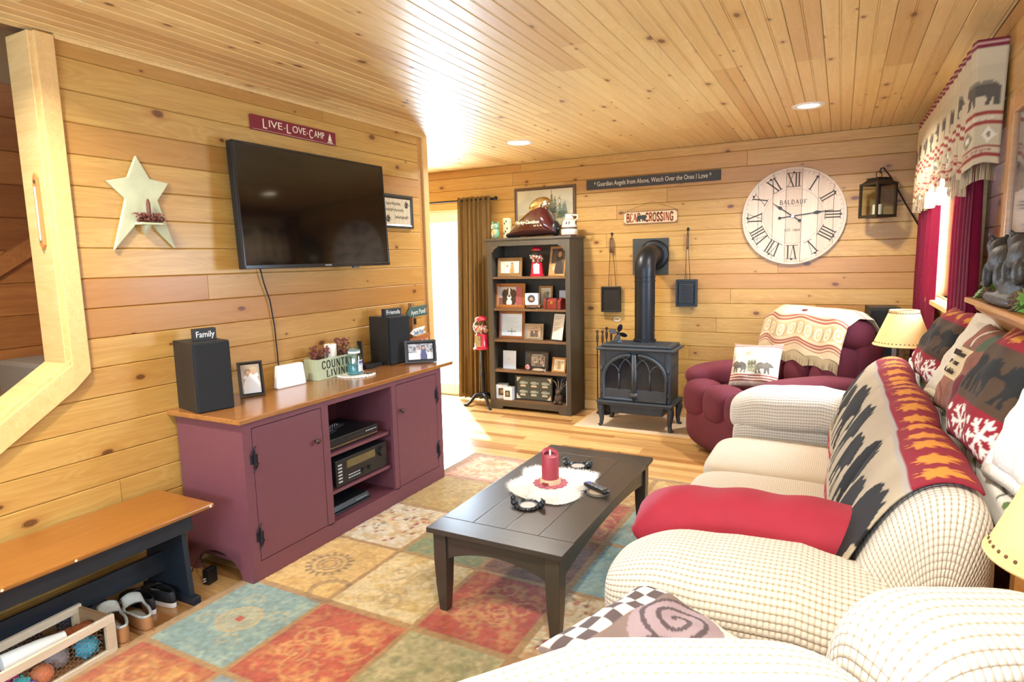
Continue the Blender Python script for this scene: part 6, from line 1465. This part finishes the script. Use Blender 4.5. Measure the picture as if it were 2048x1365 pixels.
# red lumbar cushion lying against the near arm
def bolster():
    t = thing('lumbar_cushion', 'long plain red cushion lying on the sofa along the arm', 'cushion', (2.62, 2.02, .46))
    n, k = 60, 28; rows = []
    A = np.array([2.27, 2.10, .57]); Bv = np.array([3.07, 1.96, .65])
    for i in range(n):
        u = i/(n-1); c_ = A+(Bv-A)*u+np.array([0, 0, .025*math.sin(u*math.pi)]); e = min(1, min(u/.16, (1-u)/.09)); e = math.sqrt(max(0, 1-(1-e)**2))
        ry = .095+.045*e; rz_ = .012+.10*e; row = []
        for j in range(k):
            a = math.tau*j/k; row.append(c_+np.array([.004*math.sin(a*3+u*20), ry*math.cos(a)*(1+.05*math.sin(u*17+a)), rz_*math.sin(a)*(1+.04*math.sin(u*26+2*a))]))
        rows.append(row)
    P = np.array(rows); P = np.concatenate([P[:1].mean(1, keepdims=True).repeat(k, 1), P, P[-1:].mean(1, keepdims=True).repeat(k, 1)])
    cgrid('cover', P, None, mat('red_twill', '9c2034', .8, var=.08, bs=.15, bscale=500), t, closed=True, world=True)
bolster()

# ================================================================== console behind the sofa with cushions
t = thing('console_table', 'narrow console table behind the sofa against the wall', 'table', (3.34, 2.9, 0))
Q = dict(parent=t, world=True); CONW = wood('console_pine', 'c08a4c', 'a06c34', knots=.2, axis=1)
box('table_top', CONW, 3.245, 3.44, 1.66, 4.16, .86, .885, bevel=.004, **Q); box('apron', CONW, 3.255, 3.27, 1.72, 4.1, .77, .86, **Q)
for yy in (1.68, 4.11):
    for xx in (3.25, 3.395): box('leg', CONW, xx, xx+.04, yy, yy+.04, 0, .86, **Q)
cv = Cv(2.46, .30, .01, 'efece2'); g = random.Random(4)
for k in range(40):
    x_ = g.uniform(.03, 2.36); y_ = g.uniform(.02, .26); cv.line([(x_, y_), (x_+.02, y_+.03), (x_+.07, y_+.035)], .009, '4a4238')
for k in range(7): cv.ell(.12+k*.38, .10, .03, .02, '5f7a44', .5)
prof_x = np.interp(cv.v, [0, .075, .09, .30], [3.243, 3.243, 3.25, 3.44]); prof_z = np.interp(cv.v, [0, .075, .09, .30], [.82, .882, .891, .891])
o = cgrid('table_runner', np.stack([prof_x-.004, 1.68+cv.u, prof_z+.003+.002*np.sin(cv.u*31)], -1), cv.c, vmat('printed_cotton', .85, .002, .3), None); tag(o, 'white cotton runner with dark grass print behind the sofa', 'table runner')

PILB = vmat('fleece_pillow_print', .95, .004, .4); SHER = mat('cream_sherpa', 'd9cdb6', .95, var=.1, vs=60, bs=1., bscale=170)
def pillow(name, lab, c, w, h, th, cv, m_front=PILB, m_back=None, right=(0, -1, 0), up=(.45, 0, .89), grp=None, back=None, piping=None, ex=.38, sag=0):
    """cushion: c is the middle of its lower edge; right and up are its axes"""
    r = np.array(Vector(right).normalized()); u = np.array((Vector(up)-Vector(right).normalized()*Vector(up).dot(Vector(right).normalized())).normalized()); n_ = np.cross(r, u)
    t = thing(name, lab, 'cushion', tuple(c), 0, grp)
    if cv is None: cv = Cv(w, h, .02, 'd9cdb6')
    a, b = cv.u/cv.w*2-1, cv.v/cv.h*2-1
    f = np.clip(1-np.abs(a)**3.2, 0, 1)**.5*np.clip(1-np.abs(b)**3.2, 0, 1)**.5
    pin = 1-.07*np.abs(b)**2*(1-np.abs(a)**2)*0
    aa = a*(1-.055*(1-b*b)); bb = b*(1-.055*(1-a*a)) if False else b
    aw = a*(1-.05*(1-np.abs(a))*0); P0 = (a*(1-.06*(1-b**2)*np.abs(a)))[..., None]*r*w/2+((b*(1-.06*(1-a**2)*np.abs(b))+1)[..., None])*u*h/2
    wr = .006*np.sin(a*7+b*3)+.004*np.sin(b*11-a*4)
    F_ = P0+(f*(th/2)+wr*f)[..., None]*n_; Bk = P0-(f*(th/2))[..., None]*n_
    if sag: F_ = F_-np.array([0, 0, 1])*(sag*(1-b*b))[..., None]*0
    cgrid('front_cover', F_, cv.c, m_front, t); cgrid('back_cover', Bk[:, ::-1], cv.c if m_back is None else None, m_back or m_front, t)
    if piping:
        pts = [P0[0, i] for i in range(cv.nx)]+[P0[j, -1] for j in range(cv.ny)]+[P0[-1, i] for i in range(cv.nx-1, -1, -1)]+[P0[j, 0] for j in range(cv.ny-1, -1, -1)]
        MB().tube([tuple(p) for p in pts[::3]+[pts[0]]], piping[1], 8).build('edge_roll', piping[0], t, smooth=True)
    return t
def bearprint(w, h):
    cv = Cv(w, h, .006, '4c3826'); cv.shade(.25, .06, 2)
    cv.rect(0, 0, w, h*.33, '8c1626'); cv.rect(0, h*.78, w, h, '8c1626')
    for k in range(3): cv.poly(place(BEAR, w*(.18+k*.36), h*.55, w*.36, h*.34, flip=(k % 2 == 0)), '1f1f1e')
    for k in range(3): snowflake(cv, w*(.14+k*.36), h*.17, h*.13, .0105, 'e8e0d2'); cv.ell(w*(.32+k*.36), h*.23, .012, .014, 'e8e0d2'); cv.ell(w*(.32+k*.36), h*.09, .010, .012, 'e8e0d2')
    for k in range(5): cv.poly(place(LEAF, w*(.1+k*.21), h*.89, w*.16, h*.17, rot=.3*(-1)**k), 'c9862e')
    return cv
pillow('throw_cushion', 'fleece bear and snowflake cushion behind the sofa near the table lamp', (3.235, 3.36, .90), .5, .37, .17, bearprint(.5, .37), m_back=SHER, up=(.45, 0, .87), right=(.06, -1, 0), grp='fleece bear cushions')
pillow('throw_cushion', 'cream sherpa cushion with a rolled edge between bear and welcome cushions', (3.24, 2.985, .905), .24, .36, .08, None, m_front=SHER, m_back=SHER, right=(.12, -1, 0), up=(.45, 0, .87), piping=(SHER, .022))
cv = Cv(.46, .46, .005, '8a5a48'); cv.shade(.2, .03, 5); cv.rect(.0, .16, .26, .31, 'd9c39a'); cv.rect(.03, 0, .2, .15, '96604a'); cv.ell(.12, .39, .028, .07, 'a05a48', -.5); cv.ell(.18, .39, .02, .07, 'e0d4bc', -.5); cv.ell(.30, .38, .035, .075, '55604a', -.5); cv.line([(.36, .33), (.40, .44)], .012, 'd8ccb4')
cv.ring(.12, .05, .04, .012, 'b07c60'); cv.ring(.12, .05, .07, .01, '7a4836'); cv.rect(.3, 0, .46, .2, '6d2a30')
tw = pillow('throw_cushion', 'brown patchwork cushion lettered Welcome to our Cabin', (3.24, 2.66, .90), .40, .36, .12, cv, m_back=SHER, right=(.12, -1, 0), up=(.45, 0, .87))
r_ = Vector((.12, -1, 0)).normalized(); u_ = (Vector((.45, 0, .87))-r_*Vector((.45, 0, .87)).dot(r_)).normalized(); n__ = r_.cross(u_)
for k, (wd_, ww) in enumerate((('Welcome', .13), ('to our', .085), ('Cabin', .085))):
    P_ = r_*(-.2+.115)+u_*(.218-.035*k)+n__*.0595
    text('lettering', wd_, .03, mat('brown_stitching', '3a2a20', .8), tw, frame_of(P_, r_, u_, n__), width=ww, depth=.003)
pillow('throw_cushion', 'fleece bear and snowflake cushion behind the sofa beside welcome cushion', (3.23, 2.2, .90), .44, .41, .17, bearprint(.44, .41), m_back=SHER, up=(.45, 0, .87), right=(.1, -1, 0), grp='fleece bear cushions')
SHW_ = mat('white_sherpa', 'ece7de', .95, var=.08, vs=60, bs=1., bscale=150)
pillow('throw_cushion', 'white sherpa backed cushion beside the near end lamp', (3.27, 1.85, .925), .24, .32, .1, None, m_front=SHW_, m_back=SHW_, right=(.2, -1, 0), up=(.35, 0, .9), piping=(SHW_, .025))

# ================================================================== recliner
BURG = mat('burgundy_velour', '5e1c2a', .9, var=.22, vs=9, bs=.3, bscale=220)
rc = thing('recliner', 'overstuffed burgundy recliner in the corner beside the stove', 'recliner', (2.50, 4.98, 0), math.radians(-47))
def rq(name, c, r, e1=.7, e2=.6, rot=None, **k): return superq(name, BURG, c, r, e1, e2, parent=rc, nu=36, nv=22, rot=rot, **k)
rq('base', (0, .02, .20), (.42, .40, .16), .4, .4); MB().box(-.36, .36, -.3, .34, .0, .08).build('plinth', BLACKP, rc)
rq('seat_cushion', (-.15, -.1, .40), (.165, .42, .12)); rq('seat_cushion', (.15, -.1, .40), (.165, .42, .12))
for x_ in (-.27, 0, .27): rq('footrest_puff', (x_, -.46, .40), (.155, .13, .15))
rq('footrest_panel', (0, -.44, .20), (.44, .13, .17), .55, .5)
for s_ in (-1, 1):
    rq('arm_pad', (s_*.41, -.08, .55), (.13, .44, .105), .75, .6); rq('arm_side', (s_*.42, -.04, .30), (.10, .42, .26), .5, .5); rq('arm_front', (s_*.41, -.42, .40), (.115, .09, .17), .8, .8)
tilt = Matrix.Rotation(-.28, 3, 'X')
for x_ in (-.27, 0, .27): rq('back_puff', (x_, .25, .66), (.155, .13, .2), .7, .7, rot=tilt)
rq('back_roll', (0, .34, .92), (.44, .16, .155), .7, .55, rot=tilt); rq('back_shell', (0, .36, .58), (.43, .13, .42), .35, .35, rot=tilt)
for x_, z_ in ((-.135, .66), (.135, .66)): MB().ell((x_, .135, z_), (.016, .01, .016), 10, 6).build('button', BURG, rc, smooth=True)
# throw over the recliner
tw_, th_ = .86, .56; cv = Cv(tw_, th_, .006, 'd9c4a2'); cv.shade(.08, .05, 2)
for z_ in (.05, .07, .09, .22, .24, .34, .36): cv.rect(0, z_, tw_, z_+.009, 'a05a4c')
cv.rect(0, .115, tw_, .205, 'c4ac84')
for k in range(9): x_ = .06+k*.095; cv.ring(x_, .16, .03, .012, 'e6d8bc'); cv.ell(x_, .16, .01, .01, 'e6d8bc'); cv.poly([(x_+.03, .12), (x_+.065, .16), (x_+.03, .20)], 'a08458', .6)
g = random.Random(3)
for k in range(30): x_ = g.uniform(.02, .84); cv.poly(place(LEAF, x_, g.uniform(.40, .54), .07, .05, rot=g.uniform(-1, 1)), g.choice(['b08a5c', 'a87a58', 'c4a070']))
def throwsurf(u, q):
    """u across, q 0 lower front .. 1 back: over the head roll"""
    y = np.interp(q, [0, .2, .45, .6, .75, 1], [.135, .15, .20, .30, .42, .55]); z = np.interp(q, [0, .2, .45, .6, .75, 1], [.74, .86, 1.03, 1.085, 1.07, .90])
    X = (u-.5)*tw_; drop = np.clip((np.abs(u-.5)-.36)/.14, 0, 1)**2
    y2 = y+.012*np.sin(u*19); return X, y2, z-drop*.05
q = cv.v/th_; wav = .07*np.sin(cv.u/tw_*math.tau*2.1+1.1)*(1-q)**1.5
X, Y2, Z2 = throwsurf(cv.u/tw_, np.clip(q+wav, -.1, 1)); Z2 = Z2-wav*.2
TW = vmat('tapestry_weave', .9, .002, .4)
t = thing('recliner_throw', 'cream tapestry throw with red stripes and fringe over the recliner back', 'throw', (2.50, 4.98, 0), math.radians(-47))
cgrid('cloth', np.stack([X, Y2-.012, Z2+.012], -1), cv.c, TW, t, thick=.005)
fr_ = MB(); i0 = 0
for i in range(0, cv.nx*3):
    k = i/3; a = int(k); b = min(a+1, cv.nx-1); f_ = k-a; p = np.array([X[0, a]*(1-f_)+X[0, b]*f_, Y2[0, a]*(1-f_)+Y2[0, b]*f_-.016, Z2[0, a]*(1-f_)+Z2[0, b]*f_+.012])
    L = .075; fr_.add([p+(-.0013, 0, 0), p+(.0013, 0, 0), p+(.001+random.uniform(-.004, .004), -.008, -L), p+(-.001, -.008, -L)], [(0, 1, 2, 3)])
fr_.build('fringe', mat('oat_fringe', 'b8a684', .9), t, recalc=False)['kind'] = 'stuff'
# small tapestry cushion on the recliner
cv = Cv(.36, .33, .005, 'dcd2bc'); cv.shade(.08, .03, 3)
for z_ in (.03, .05, .07, .30, .315): cv.rect(0, z_, .36, z_+.009, '9a4a44')
for x_, f_ in ((.075, True), (.27, False)): cv.poly(place(BEAR, x_, .135, .13, .095, flip=f_), '6a6258')
for k in range(3):
    for j in range(3): cv.poly([(.155+k*.022-.016, .10+j*.025), (.155+k*.022+.016, .10+j*.025), (.155+k*.022, .145+j*.025)], '8a8a70')
cv.shade(.18, .012, 7)
a_, b_ = PY(1462, 772, 4.78), PY(1549, 778, 4.70); cm = (a_+b_)/2; rgt = Vector(b_-a_).normalized()
pillow('throw_cushion', 'small cream tapestry cushion with grey bears on the recliner', tuple(cm), .36, .33, .13, cv, m_front=TW, right=tuple(rgt), up=(.28, .35, .88))

# ================================================================== lamp table in the corner, lamp, tower speaker
t = thing('lamp_table', 'small wooden lamp table in the corner behind the recliner', 'table', (3.24, 4.44, 0)); LTW = wood('reddish_pine', 'a8662c', '8a4c1e', knots=.1)
box('table_top', LTW, -.14, .14, -.14, .14, .60, .625, t, bevel=.004); box('shelf', LTW, -.11, .11, -.11, .11, .2, .22, t)
for a in (-.13, .10):
    for b in (-.13, .10): box('leg', LTW, a, a+.03, b, b+.03, 0, .60, t)
SHADE = mat('lit_parchment_shade', 'dcb678', .8, var=.08, emit=('ffd79a', .12))
def lamp(lab, loc, rb, rt, hs, zs, stitches=True):
    t = thing('table_lamp', lab, 'lamp', loc, 0)
    MB().lathe([(.07, 0), (.075, .012), (.05, .03), (.03, .05), (.045, .1), (.05, .15), (.03, .2), (.015, .22), (.012, zs+.04)], n=24).build('base', mat('rustic_lamp_base', '5a4030', .6, var=.3, vs=20), t, smooth=True)
    sh = MB().lathe([(rb, zs), (rb*.995, zs+.004), (rt, zs+hs), (rt-.003, zs+hs), (rb-.004, zs+.002)], n=48, cap=False).build('lamp_shade', SHADE, t, smooth=.8)
    if stitches:
        mb = MB()
        for k in range(44):
            a = k*math.tau/44
            for z_, r_ in ((zs+.018, rb-(rb-rt)*.018/hs), (zs+hs-.014, rt+(rb-rt)*.014/hs)): mb.ell((r_*1.002*math.cos(a), r_*1.002*math.sin(a), z_), (.004,)*3, 6, 4)
        mb.build('lacing', mat('dark_lacing', '5a3a24', .7), sh, recalc=False)['kind'] = 'stuff'
        for z_, r_ in ((zs+.002, rb), (zs+hs-.002, rt)): MB().tube([(r_*math.cos(a), r_*math.sin(a), z_) for a in np.linspace(0, math.tau, 49)], .005, 6).build('shade_trim', SHADE, sh, smooth=True)
    return t
lamp('table lamp with a laced parchment shade in the corner by the window', (3.226, 4.42, .625), .157, .076, .21, .306)
t = thing('tower_speaker', 'dark tower speaker with a silver strip in the corner', 'speaker', (3.17, 5.52, 0), .1)
box('cabinet', BLKWOOD, -.1, .1, -.12, .14, 0, 1.08, t, bevel=.003); box('front_strip', mat('silver_strip', 'b8b8bc', .3, metal=.7), .055, .085, -.124, -.12, .02, 1.06, t); box('grille', GRILLE, -.095, .05, -.128, -.12, .02, 1.06, t, bevel=.003)

# ================================================================== window dressing on the right wall
def cloth(name, col, trans=.45, rough=.8):
    if name in MATS: return MATS[name]
    m, nt, b = base(name); b.inputs['Roughness'].default_value = rough
    tc = N(nt, 'ShaderNodeTexCoord'); nz = N(nt, 'ShaderNodeTexNoise', Scale=40.0, Detail=3.0); nt.links.new(tc.outputs['Object'], nz.inputs['Vector'])
    c = mixc(nt, nz.outputs[0], tuple(v*.85 for v in lin(col)), tuple(min(1, v*1.15) for v in lin(col))); nt.links.new(c, b.inputs['Base Color'])
    tr = N(nt, 'ShaderNodeBsdfTranslucent'); nt.links.new(c, tr.inputs[0]); mx = N(nt, 'ShaderNodeMixShader'); mx.inputs[0].default_value = trans
    nt.links.new(b.outputs[0], mx.inputs[1]); nt.links.new(tr.outputs[0], mx.inputs[2]); nt.links.new(mx.outputs[0], nt.nodes['Material Output'].inputs[0]); MATS[name] = m; return m
CURT = cloth('burgundy_satin', '8c1c44', .5, .45)
for lab, a, b, zb_, sd in (('burgundy satin curtain panel on the clock side of the window', (4.66, 5.56), (4.60, 5.60), .62, 2), ('burgundy satin curtain panel on the framed glass side of the window', (3.32, 3.82), (3.30, 3.80), 1.12, 5)):
    A, off, Zw = drape('c', CURT, a, b, zb_, 2.30, 5, .022, .6, seed=sd); o = cgrid('window_curtain', np.stack([W-.062+off, A, Zw], -1), None, CURT, None, thick=.003); tag(o, lab, 'curtain', 'burgundy window curtains')
# valance
vl, vh = 2.75, .52; cv = Cv(vl, vh, .008, 'c9b998'); cv.shade(.06, .05, 2)
def band(y0, h_, c): cv.rect(0, y0, vl, y0+h_, c)
band(vh-.035, .035, '7a2430'); band(vh-.02, .005, 'c9a094')
for k in range(9): cv.poly(place(BEAR, .16+k*.31, .30, .21, .12, flip=(k % 2 == 0)), '5f564a')
for z_ in (.03, .065, .165, .205): band(z_, .013, '9a4038')
for k in range(int(vl/.03)): cv.line([(k*.03, .05), (k*.03+.015, .06), (k*.03+.03, .05)], .005, 'a8504a'); cv.line([(k*.03, .185), (k*.03+.015, .196), (k*.03+.03, .185)], .005, 'e0d4ba')
for k in range(24): x_ = .06+k*.115; cv.poly([(x_-.035, .12), (x_, .155), (x_+.035, .12), (x_, .085)], 'e6dcc6' if k % 2 else '8f826a'); cv.ell(x_, .12, .012, .012, '8f826a' if k % 2 else 'e6dcc6')
cv.rect(0, vh-.19, vl, vh-.11, 'b0a284', .35)
U = cv.u/vl; q = cv.v/vh
# path: short return at the far end, along the front, return at the near end
s_ = cv.u; ret = .115; L = vl-2*ret
Yv = 5.44-np.clip((s_-ret)/L, 0, 1)*(5.44-3.27); gath = np.clip((5.44-Yv)/2.17, 0, 1)
fold = np.sin(U*math.tau*19+.8*np.sin(U*23))*(.006+.017*(1-q))*np.clip(1.15-gath*.55, .4, 1)
Xv = W-.118+fold; rfar = np.clip(1-s_/ret, 0, 1); rnear = np.clip((s_-ret-L)/ret, 0, 1)
Xv = Xv+rfar*.10+rnear*.112; drop = .03*np.sin(U*math.tau*6.3+.5)*(1-q)
Zv = 2.345-vh*(1-q)+drop+.035*(1-gath)
t = thing('window_valance', 'cream tapestry valance with bears, red stripes and fringe over the window', 'valance', (W-.06, 4.3, 2.3))
VM = vmat('valance_weave', .9, .002, .4)
cgrid('cloth', np.stack([Xv, Yv, Zv], -1), cv.c, VM, t, thick=.003, world=True)
fr_ = MB(); 
for i in range(0, (cv.nx-1)*3):
    k = i/3; a = int(k); b = a+1; f_ = k-a; p = np.array([Xv[0, a]*(1-f_)+Xv[0, b]*f_, Yv[0, a]*(1-f_)+Yv[0, b]*f_, Zv[0, a]*(1-f_)+Zv[0, b]*f_])
    w_ = .0016; fr_.add([p+(0, -w_, 0), p+(0, w_, 0), p+(random.uniform(-.004, .004), w_+random.uniform(-.004, .004), -.07), p+(0, -w_, -.07)], [(0, 1, 2, 3)])
fr_.build('fringe', cloth('cream_fringe', 'd4c6a8', .4), t, recalc=False, world=True)['kind'] = 'stuff'
t = thing('curtain_rod', 'white curtain rod holding the burgundy window curtains', 'curtain rod', (W-.06, 4.4, 2.305)); MB().tube([(0, -1.10, 0), (0, 1.2, 0)], .007, 8).build('rod', WHITEF, t, smooth=True)
for yy in (-1.09, 1.18): box('bracket', WHITEF, 0, .058, yy-.006, yy+.006, -.01, .01, t)

# ================================================================== framed glass, shelf and bear sculpture on the right wall
OAKT = wood('golden_oak', 'c08a4a', '9e6a30', knots=0, rough=.35, coat=.3)
t = thing('framed_glass', 'wooden framed glass panel on the wall above the oak shelf', 'framed glass', (W-.018, 2.62, 1.43))
MB().box(-.018, .016, .34, .41, 0, .63).box(-.018, .016, -.75, -.68, 0, .63).box(-.018, .016, -.68, .34, 0, .07).box(-.018, .016, -.68, .34, .56, .63).build('frame', OAKT, t, bevel=.006); MB().box(-.006, -.002, -.68, .34, .07, .56).build('pane', mat('grey_reflective_glass', '6d6468', .06, var=.15, vs=3, spec=.9, metal=.3), t)
t = thing('wall_shelf', 'oak shelf with moulded edge under the framed glass', 'shelf', (W, 2.4, 1.3))
MB().box(-.155, -.001, -.6, .49, 0, .02).build('shelf_board', OAKT, t, bevel=.006)
MB().prism([(-.135, 0), (-.001, 0), (-.001, -.11), (-.03, -.105), (-.07, -.06), (-.12, -.025)], 'y', -.56, .45).build('crown_moulding', OAKT, t)
BRZ = mat('dark_bear_bronze', '2c2823', .5, var=.4, vs=25, bs=.7, bscale=90)
t = thing('bear_sculpture', 'dark sculpture of bears climbing on a rock on the oak shelf', 'sculpture', (3.358, 2.44, 1.3205))
mb = MB(); R3 = lambda a, ax: Matrix.Rotation(a, 3, ax)
mb.ell((-.005, .02, .02), (.055, .24, .025), 20, 8, .8, .8); mb.ell((0, -.04, .06), (.045, .14, .05), 16, 9)
def bearblob(c, s, a):
    R0 = R3(a, 'Z'); P_ = lambda v: tuple(Vector(c)+R0 @ (Vector(v)*s))
    mb.ell(P_((0, 0, .5)), (.30*s, .5*s, .32*s), 16, 10, rot=R0); mb.ell(P_((0, .28, .68)), (.24*s, .24*s, .26*s), 14, 9, rot=R0)
    mb.ell(P_((0, .58, .78)), (.17*s, .2*s, .17*s), 14, 9, rot=R0); mb.ell(P_((0, .76, .72)), (.085*s, .13*s, .08*s), 10, 7, rot=R0)
    for e in (-1, 1):
        mb.ell(P_((e*.13, .52, .95)), (.05*s, .035*s, .06*s), 8, 6, rot=R0); mb.ell(P_((e*.2, .33, .22)), (.1*s, .12*s, .26*s), 10, 7, rot=R0); mb.ell(P_((e*.22, -.32, .2)), (.12*s, .16*s, .24*s), 10, 7, rot=R0); mb.ell(P_((e*.2, .42, .04)), (.1*s, .15*s, .06*s), 8, 6, rot=R0)
bearblob((-.005, .09, .055), .17, .15); bearblob((.0, -.13, .075), .16, .1)
o = mb.build('bears', BRZ, t, recalc=False); rm = o.modifiers.new('remesh', 'REMESH'); rm.mode = 'VOXEL'; rm.voxel_size = .006; rm.use_smooth_shade = True
CONE = mat('pine_cone_brown', '5a4430', .8, var=.3, vs=60); GRN = mat('ivy_green', '5f8a3c', .6, var=.25, vs=60)
def cone(lab, loc, s):
    t = thing('pine_cone', lab, 'pine cone', loc, 0, 'pine cones on the oak shelf'); mb = MB().ell((0,0,s*.5), (s*.33, s*.33, s*.5), 12, 8)
    for k in range(34):
        z_ = k/34; a = k*2.399; r = s*.42*math.sin(math.pi*(.12+.83*z_)); mb.ell((r*math.cos(a), r*math.sin(a), s*z_), (s*.13, s*.13, s*.04), 7, 4, rot=Matrix.Rotation(a, 3, 'Z') @ Matrix.Rotation(.5, 3, 'Y'))
    mb.build('scales', CONE, t, smooth=True, recalc=False)
cone('small pine cone beside the ivy leaves on the oak shelf', (3.335, 2.72, 1.3205), .045); cone('larger pine cone before the bear sculpture on the oak shelf', (3.325, 2.22, 1.3205), .06); cone('pine cone leaning on the bear sculpture on the oak shelf', (3.345, 2.31, 1.3205), .05)
def ivy(lab, loc, n, sd):
    t = thing('ivy_sprig', lab, 'greenery', loc, 0, 'green sprigs on the oak shelf'); g = random.Random(sd)
    for k in range(n):
        a = g.uniform(0, 6.28); s = g.uniform(.06, .085); M4 = Matrix.Translation((.02*math.cos(a), .03*math.sin(a), .03+.012*k)) @ Matrix.Rotation(a, 4, 'Z') @ Matrix.Rotation(g.uniform(-1.2, -.5), 4, 'X')
        o = MB().prism(place(LEAF, 0, .03, s, s), 'z', 0, .0015).build('leaf', GRN, t); o.matrix_local = M4
    MB().tube([(0,0,0), (0, 0, .04)], .003, 5).build('stem', GRN, t)
ivy('green ivy leaves at the curtain end of the oak shelf', (3.35, 2.80, 1.3205), 5, 1); ivy('green ivy leaves by the larger pine cone', (3.325, 2.12, 1.3205), 4, 2)

# ================================================================== angled loveseat in the foreground
CHW = waffle('ivory_waffle_chenille', 'd9d3c9', '9c8a72', .0145, .9)
LA = np.array([2.263, .538]); LB = np.array([3.09, 1.187]); le = (LB-LA)/np.linalg.norm(LB-LA); lf = np.array([-le[1], le[0]])
ls = thing('loveseat', 'ivory waffle chenille loveseat set at an angle behind the sofa arm', 'loveseat', (LA[0], LA[1], 0), math.atan2(le[1], le[0]))
def lq(name, c, r, e1=.5, e2=.45, defo=None, m_=CHW, nu=72, nv=40): return superq(name, m_, c, r, e1, e2, parent=ls, nu=nu, nv=nv, defo=defo, pole='x')
# local x along the back, local y away from the camera
def puff(ph):
    def df(P):
        P = P.copy(); x, z = P[..., 0], P[..., 2]; P[..., 2] += (.02*x if ph < 1 else 0)+.012*np.sin(x*7+ph)*(z > 0)+.008*np.sin(x*15+ph*2)*(z > 0); P[..., 1] += .015*np.sin(x*9+ph); return P
    return df
lq('base', (.43, .02, .22), (.68, .27, .21), .15, .15)
lq('seat_cushion', (.22, .14, .44), (.30, .20, .09)); lq('seat_cushion', (.80, .14, .44), (.27, .20, .09))
lq('back_cushion', (.27, -.10, .685), (.52, .14, .275), .42, .65, puff(.4)); lq('back_cushion', (.975, -.09, .70), (.205, .135, .275), .5, .65, puff(2.))
lq('back_frame', (.43, -.25, .45), (.72, .055, .38), .25, .25)
lq('arm_panel', (-.33, -.03, .28), (.08, .24, .27), .2, .25); lq('arm_pillow', (-.33, -.02, .56), (.10, .25, .09), .65, .45)
lq('arm_panel', (1.19, -.13, .28), (.07, .16, .27), .2, .25); lq('arm_pillow', (1.19, -.13, .56), (.085, .17, .09), .65, .45)
# swirl cushion
cv = Cv(.42, .40, .005, 'd8cfc0'); cv.shade(.06, .05, 1)
cv.poly([(0, .06), (.42, .2), (.42, .4), (0, .4)], '7a6a66'); cv.poly([(.0, .0), (.42, .12), (.42, .2), (0, .07)], 'ded6ca')
for k in range(9):
    for j in range(3): cv.rect(.01+k*.045, .30+j*.034, .01+k*.045+.045, .30+(j+1)*.034, '54484a' if (k+j) % 2 else 'e6e0d8')
cv.ell(.26, .19, .13, .11, '9a8890')
for cx_, cy_, R0 in ((.28, .20, .11), (.13, .14, .09)): cv.line([(cx_+R0*math.cos(w_)*(1-w_/16), cy_+R0*math.sin(w_)*(1-w_/16)*.9) for w_ in np.linspace(0, 14.5, 70)], .013, '52464c')
for k in range(5): cv.rect(.02+k*.08, .01, .06+k*.08, .035, '6d5c5a')
c1, c2, c3 = PZ(1072, 1298, .66), PZ(1290, 1172, .66), PZ(1345, 1250, .66)
rgt = Vector(c2-c1); wid = rgt.length; rgt.normalize(); upv = Vector(c2-c3); upv -= rgt*upv.dot(rgt); upv.normalize(); upv = (upv+Vector((0, 0, .12))).normalized()
pillow('throw_cushion', 'brown and cream swirl patterned cushion on the angled loveseat', tuple((c1+c2)/2-np.array(upv)*.36), wid, .36, .13, cv, m_front=vmat('woven_print', .85, .003, .4), right=tuple(rgt), up=tuple(upv))
# end table and lamp beside the sofa arm
t = thing('end_table', 'small wooden end table between sofa and loveseat', 'table', (3.31, 1.47, 0)); box('table_top', LTW, -.115, .115, -.12, .12, .56, .58, t, bevel=.004)
for a in (-.1, .08):
    for b in (-.115, .095): box('leg', LTW, a, a+.02, b, b+.02, 0, .56, t)
lamp('table lamp with a parchment shade on the end table by the sofa arm', (3.295, 1.42, .58), .15, .075, .2, .345)
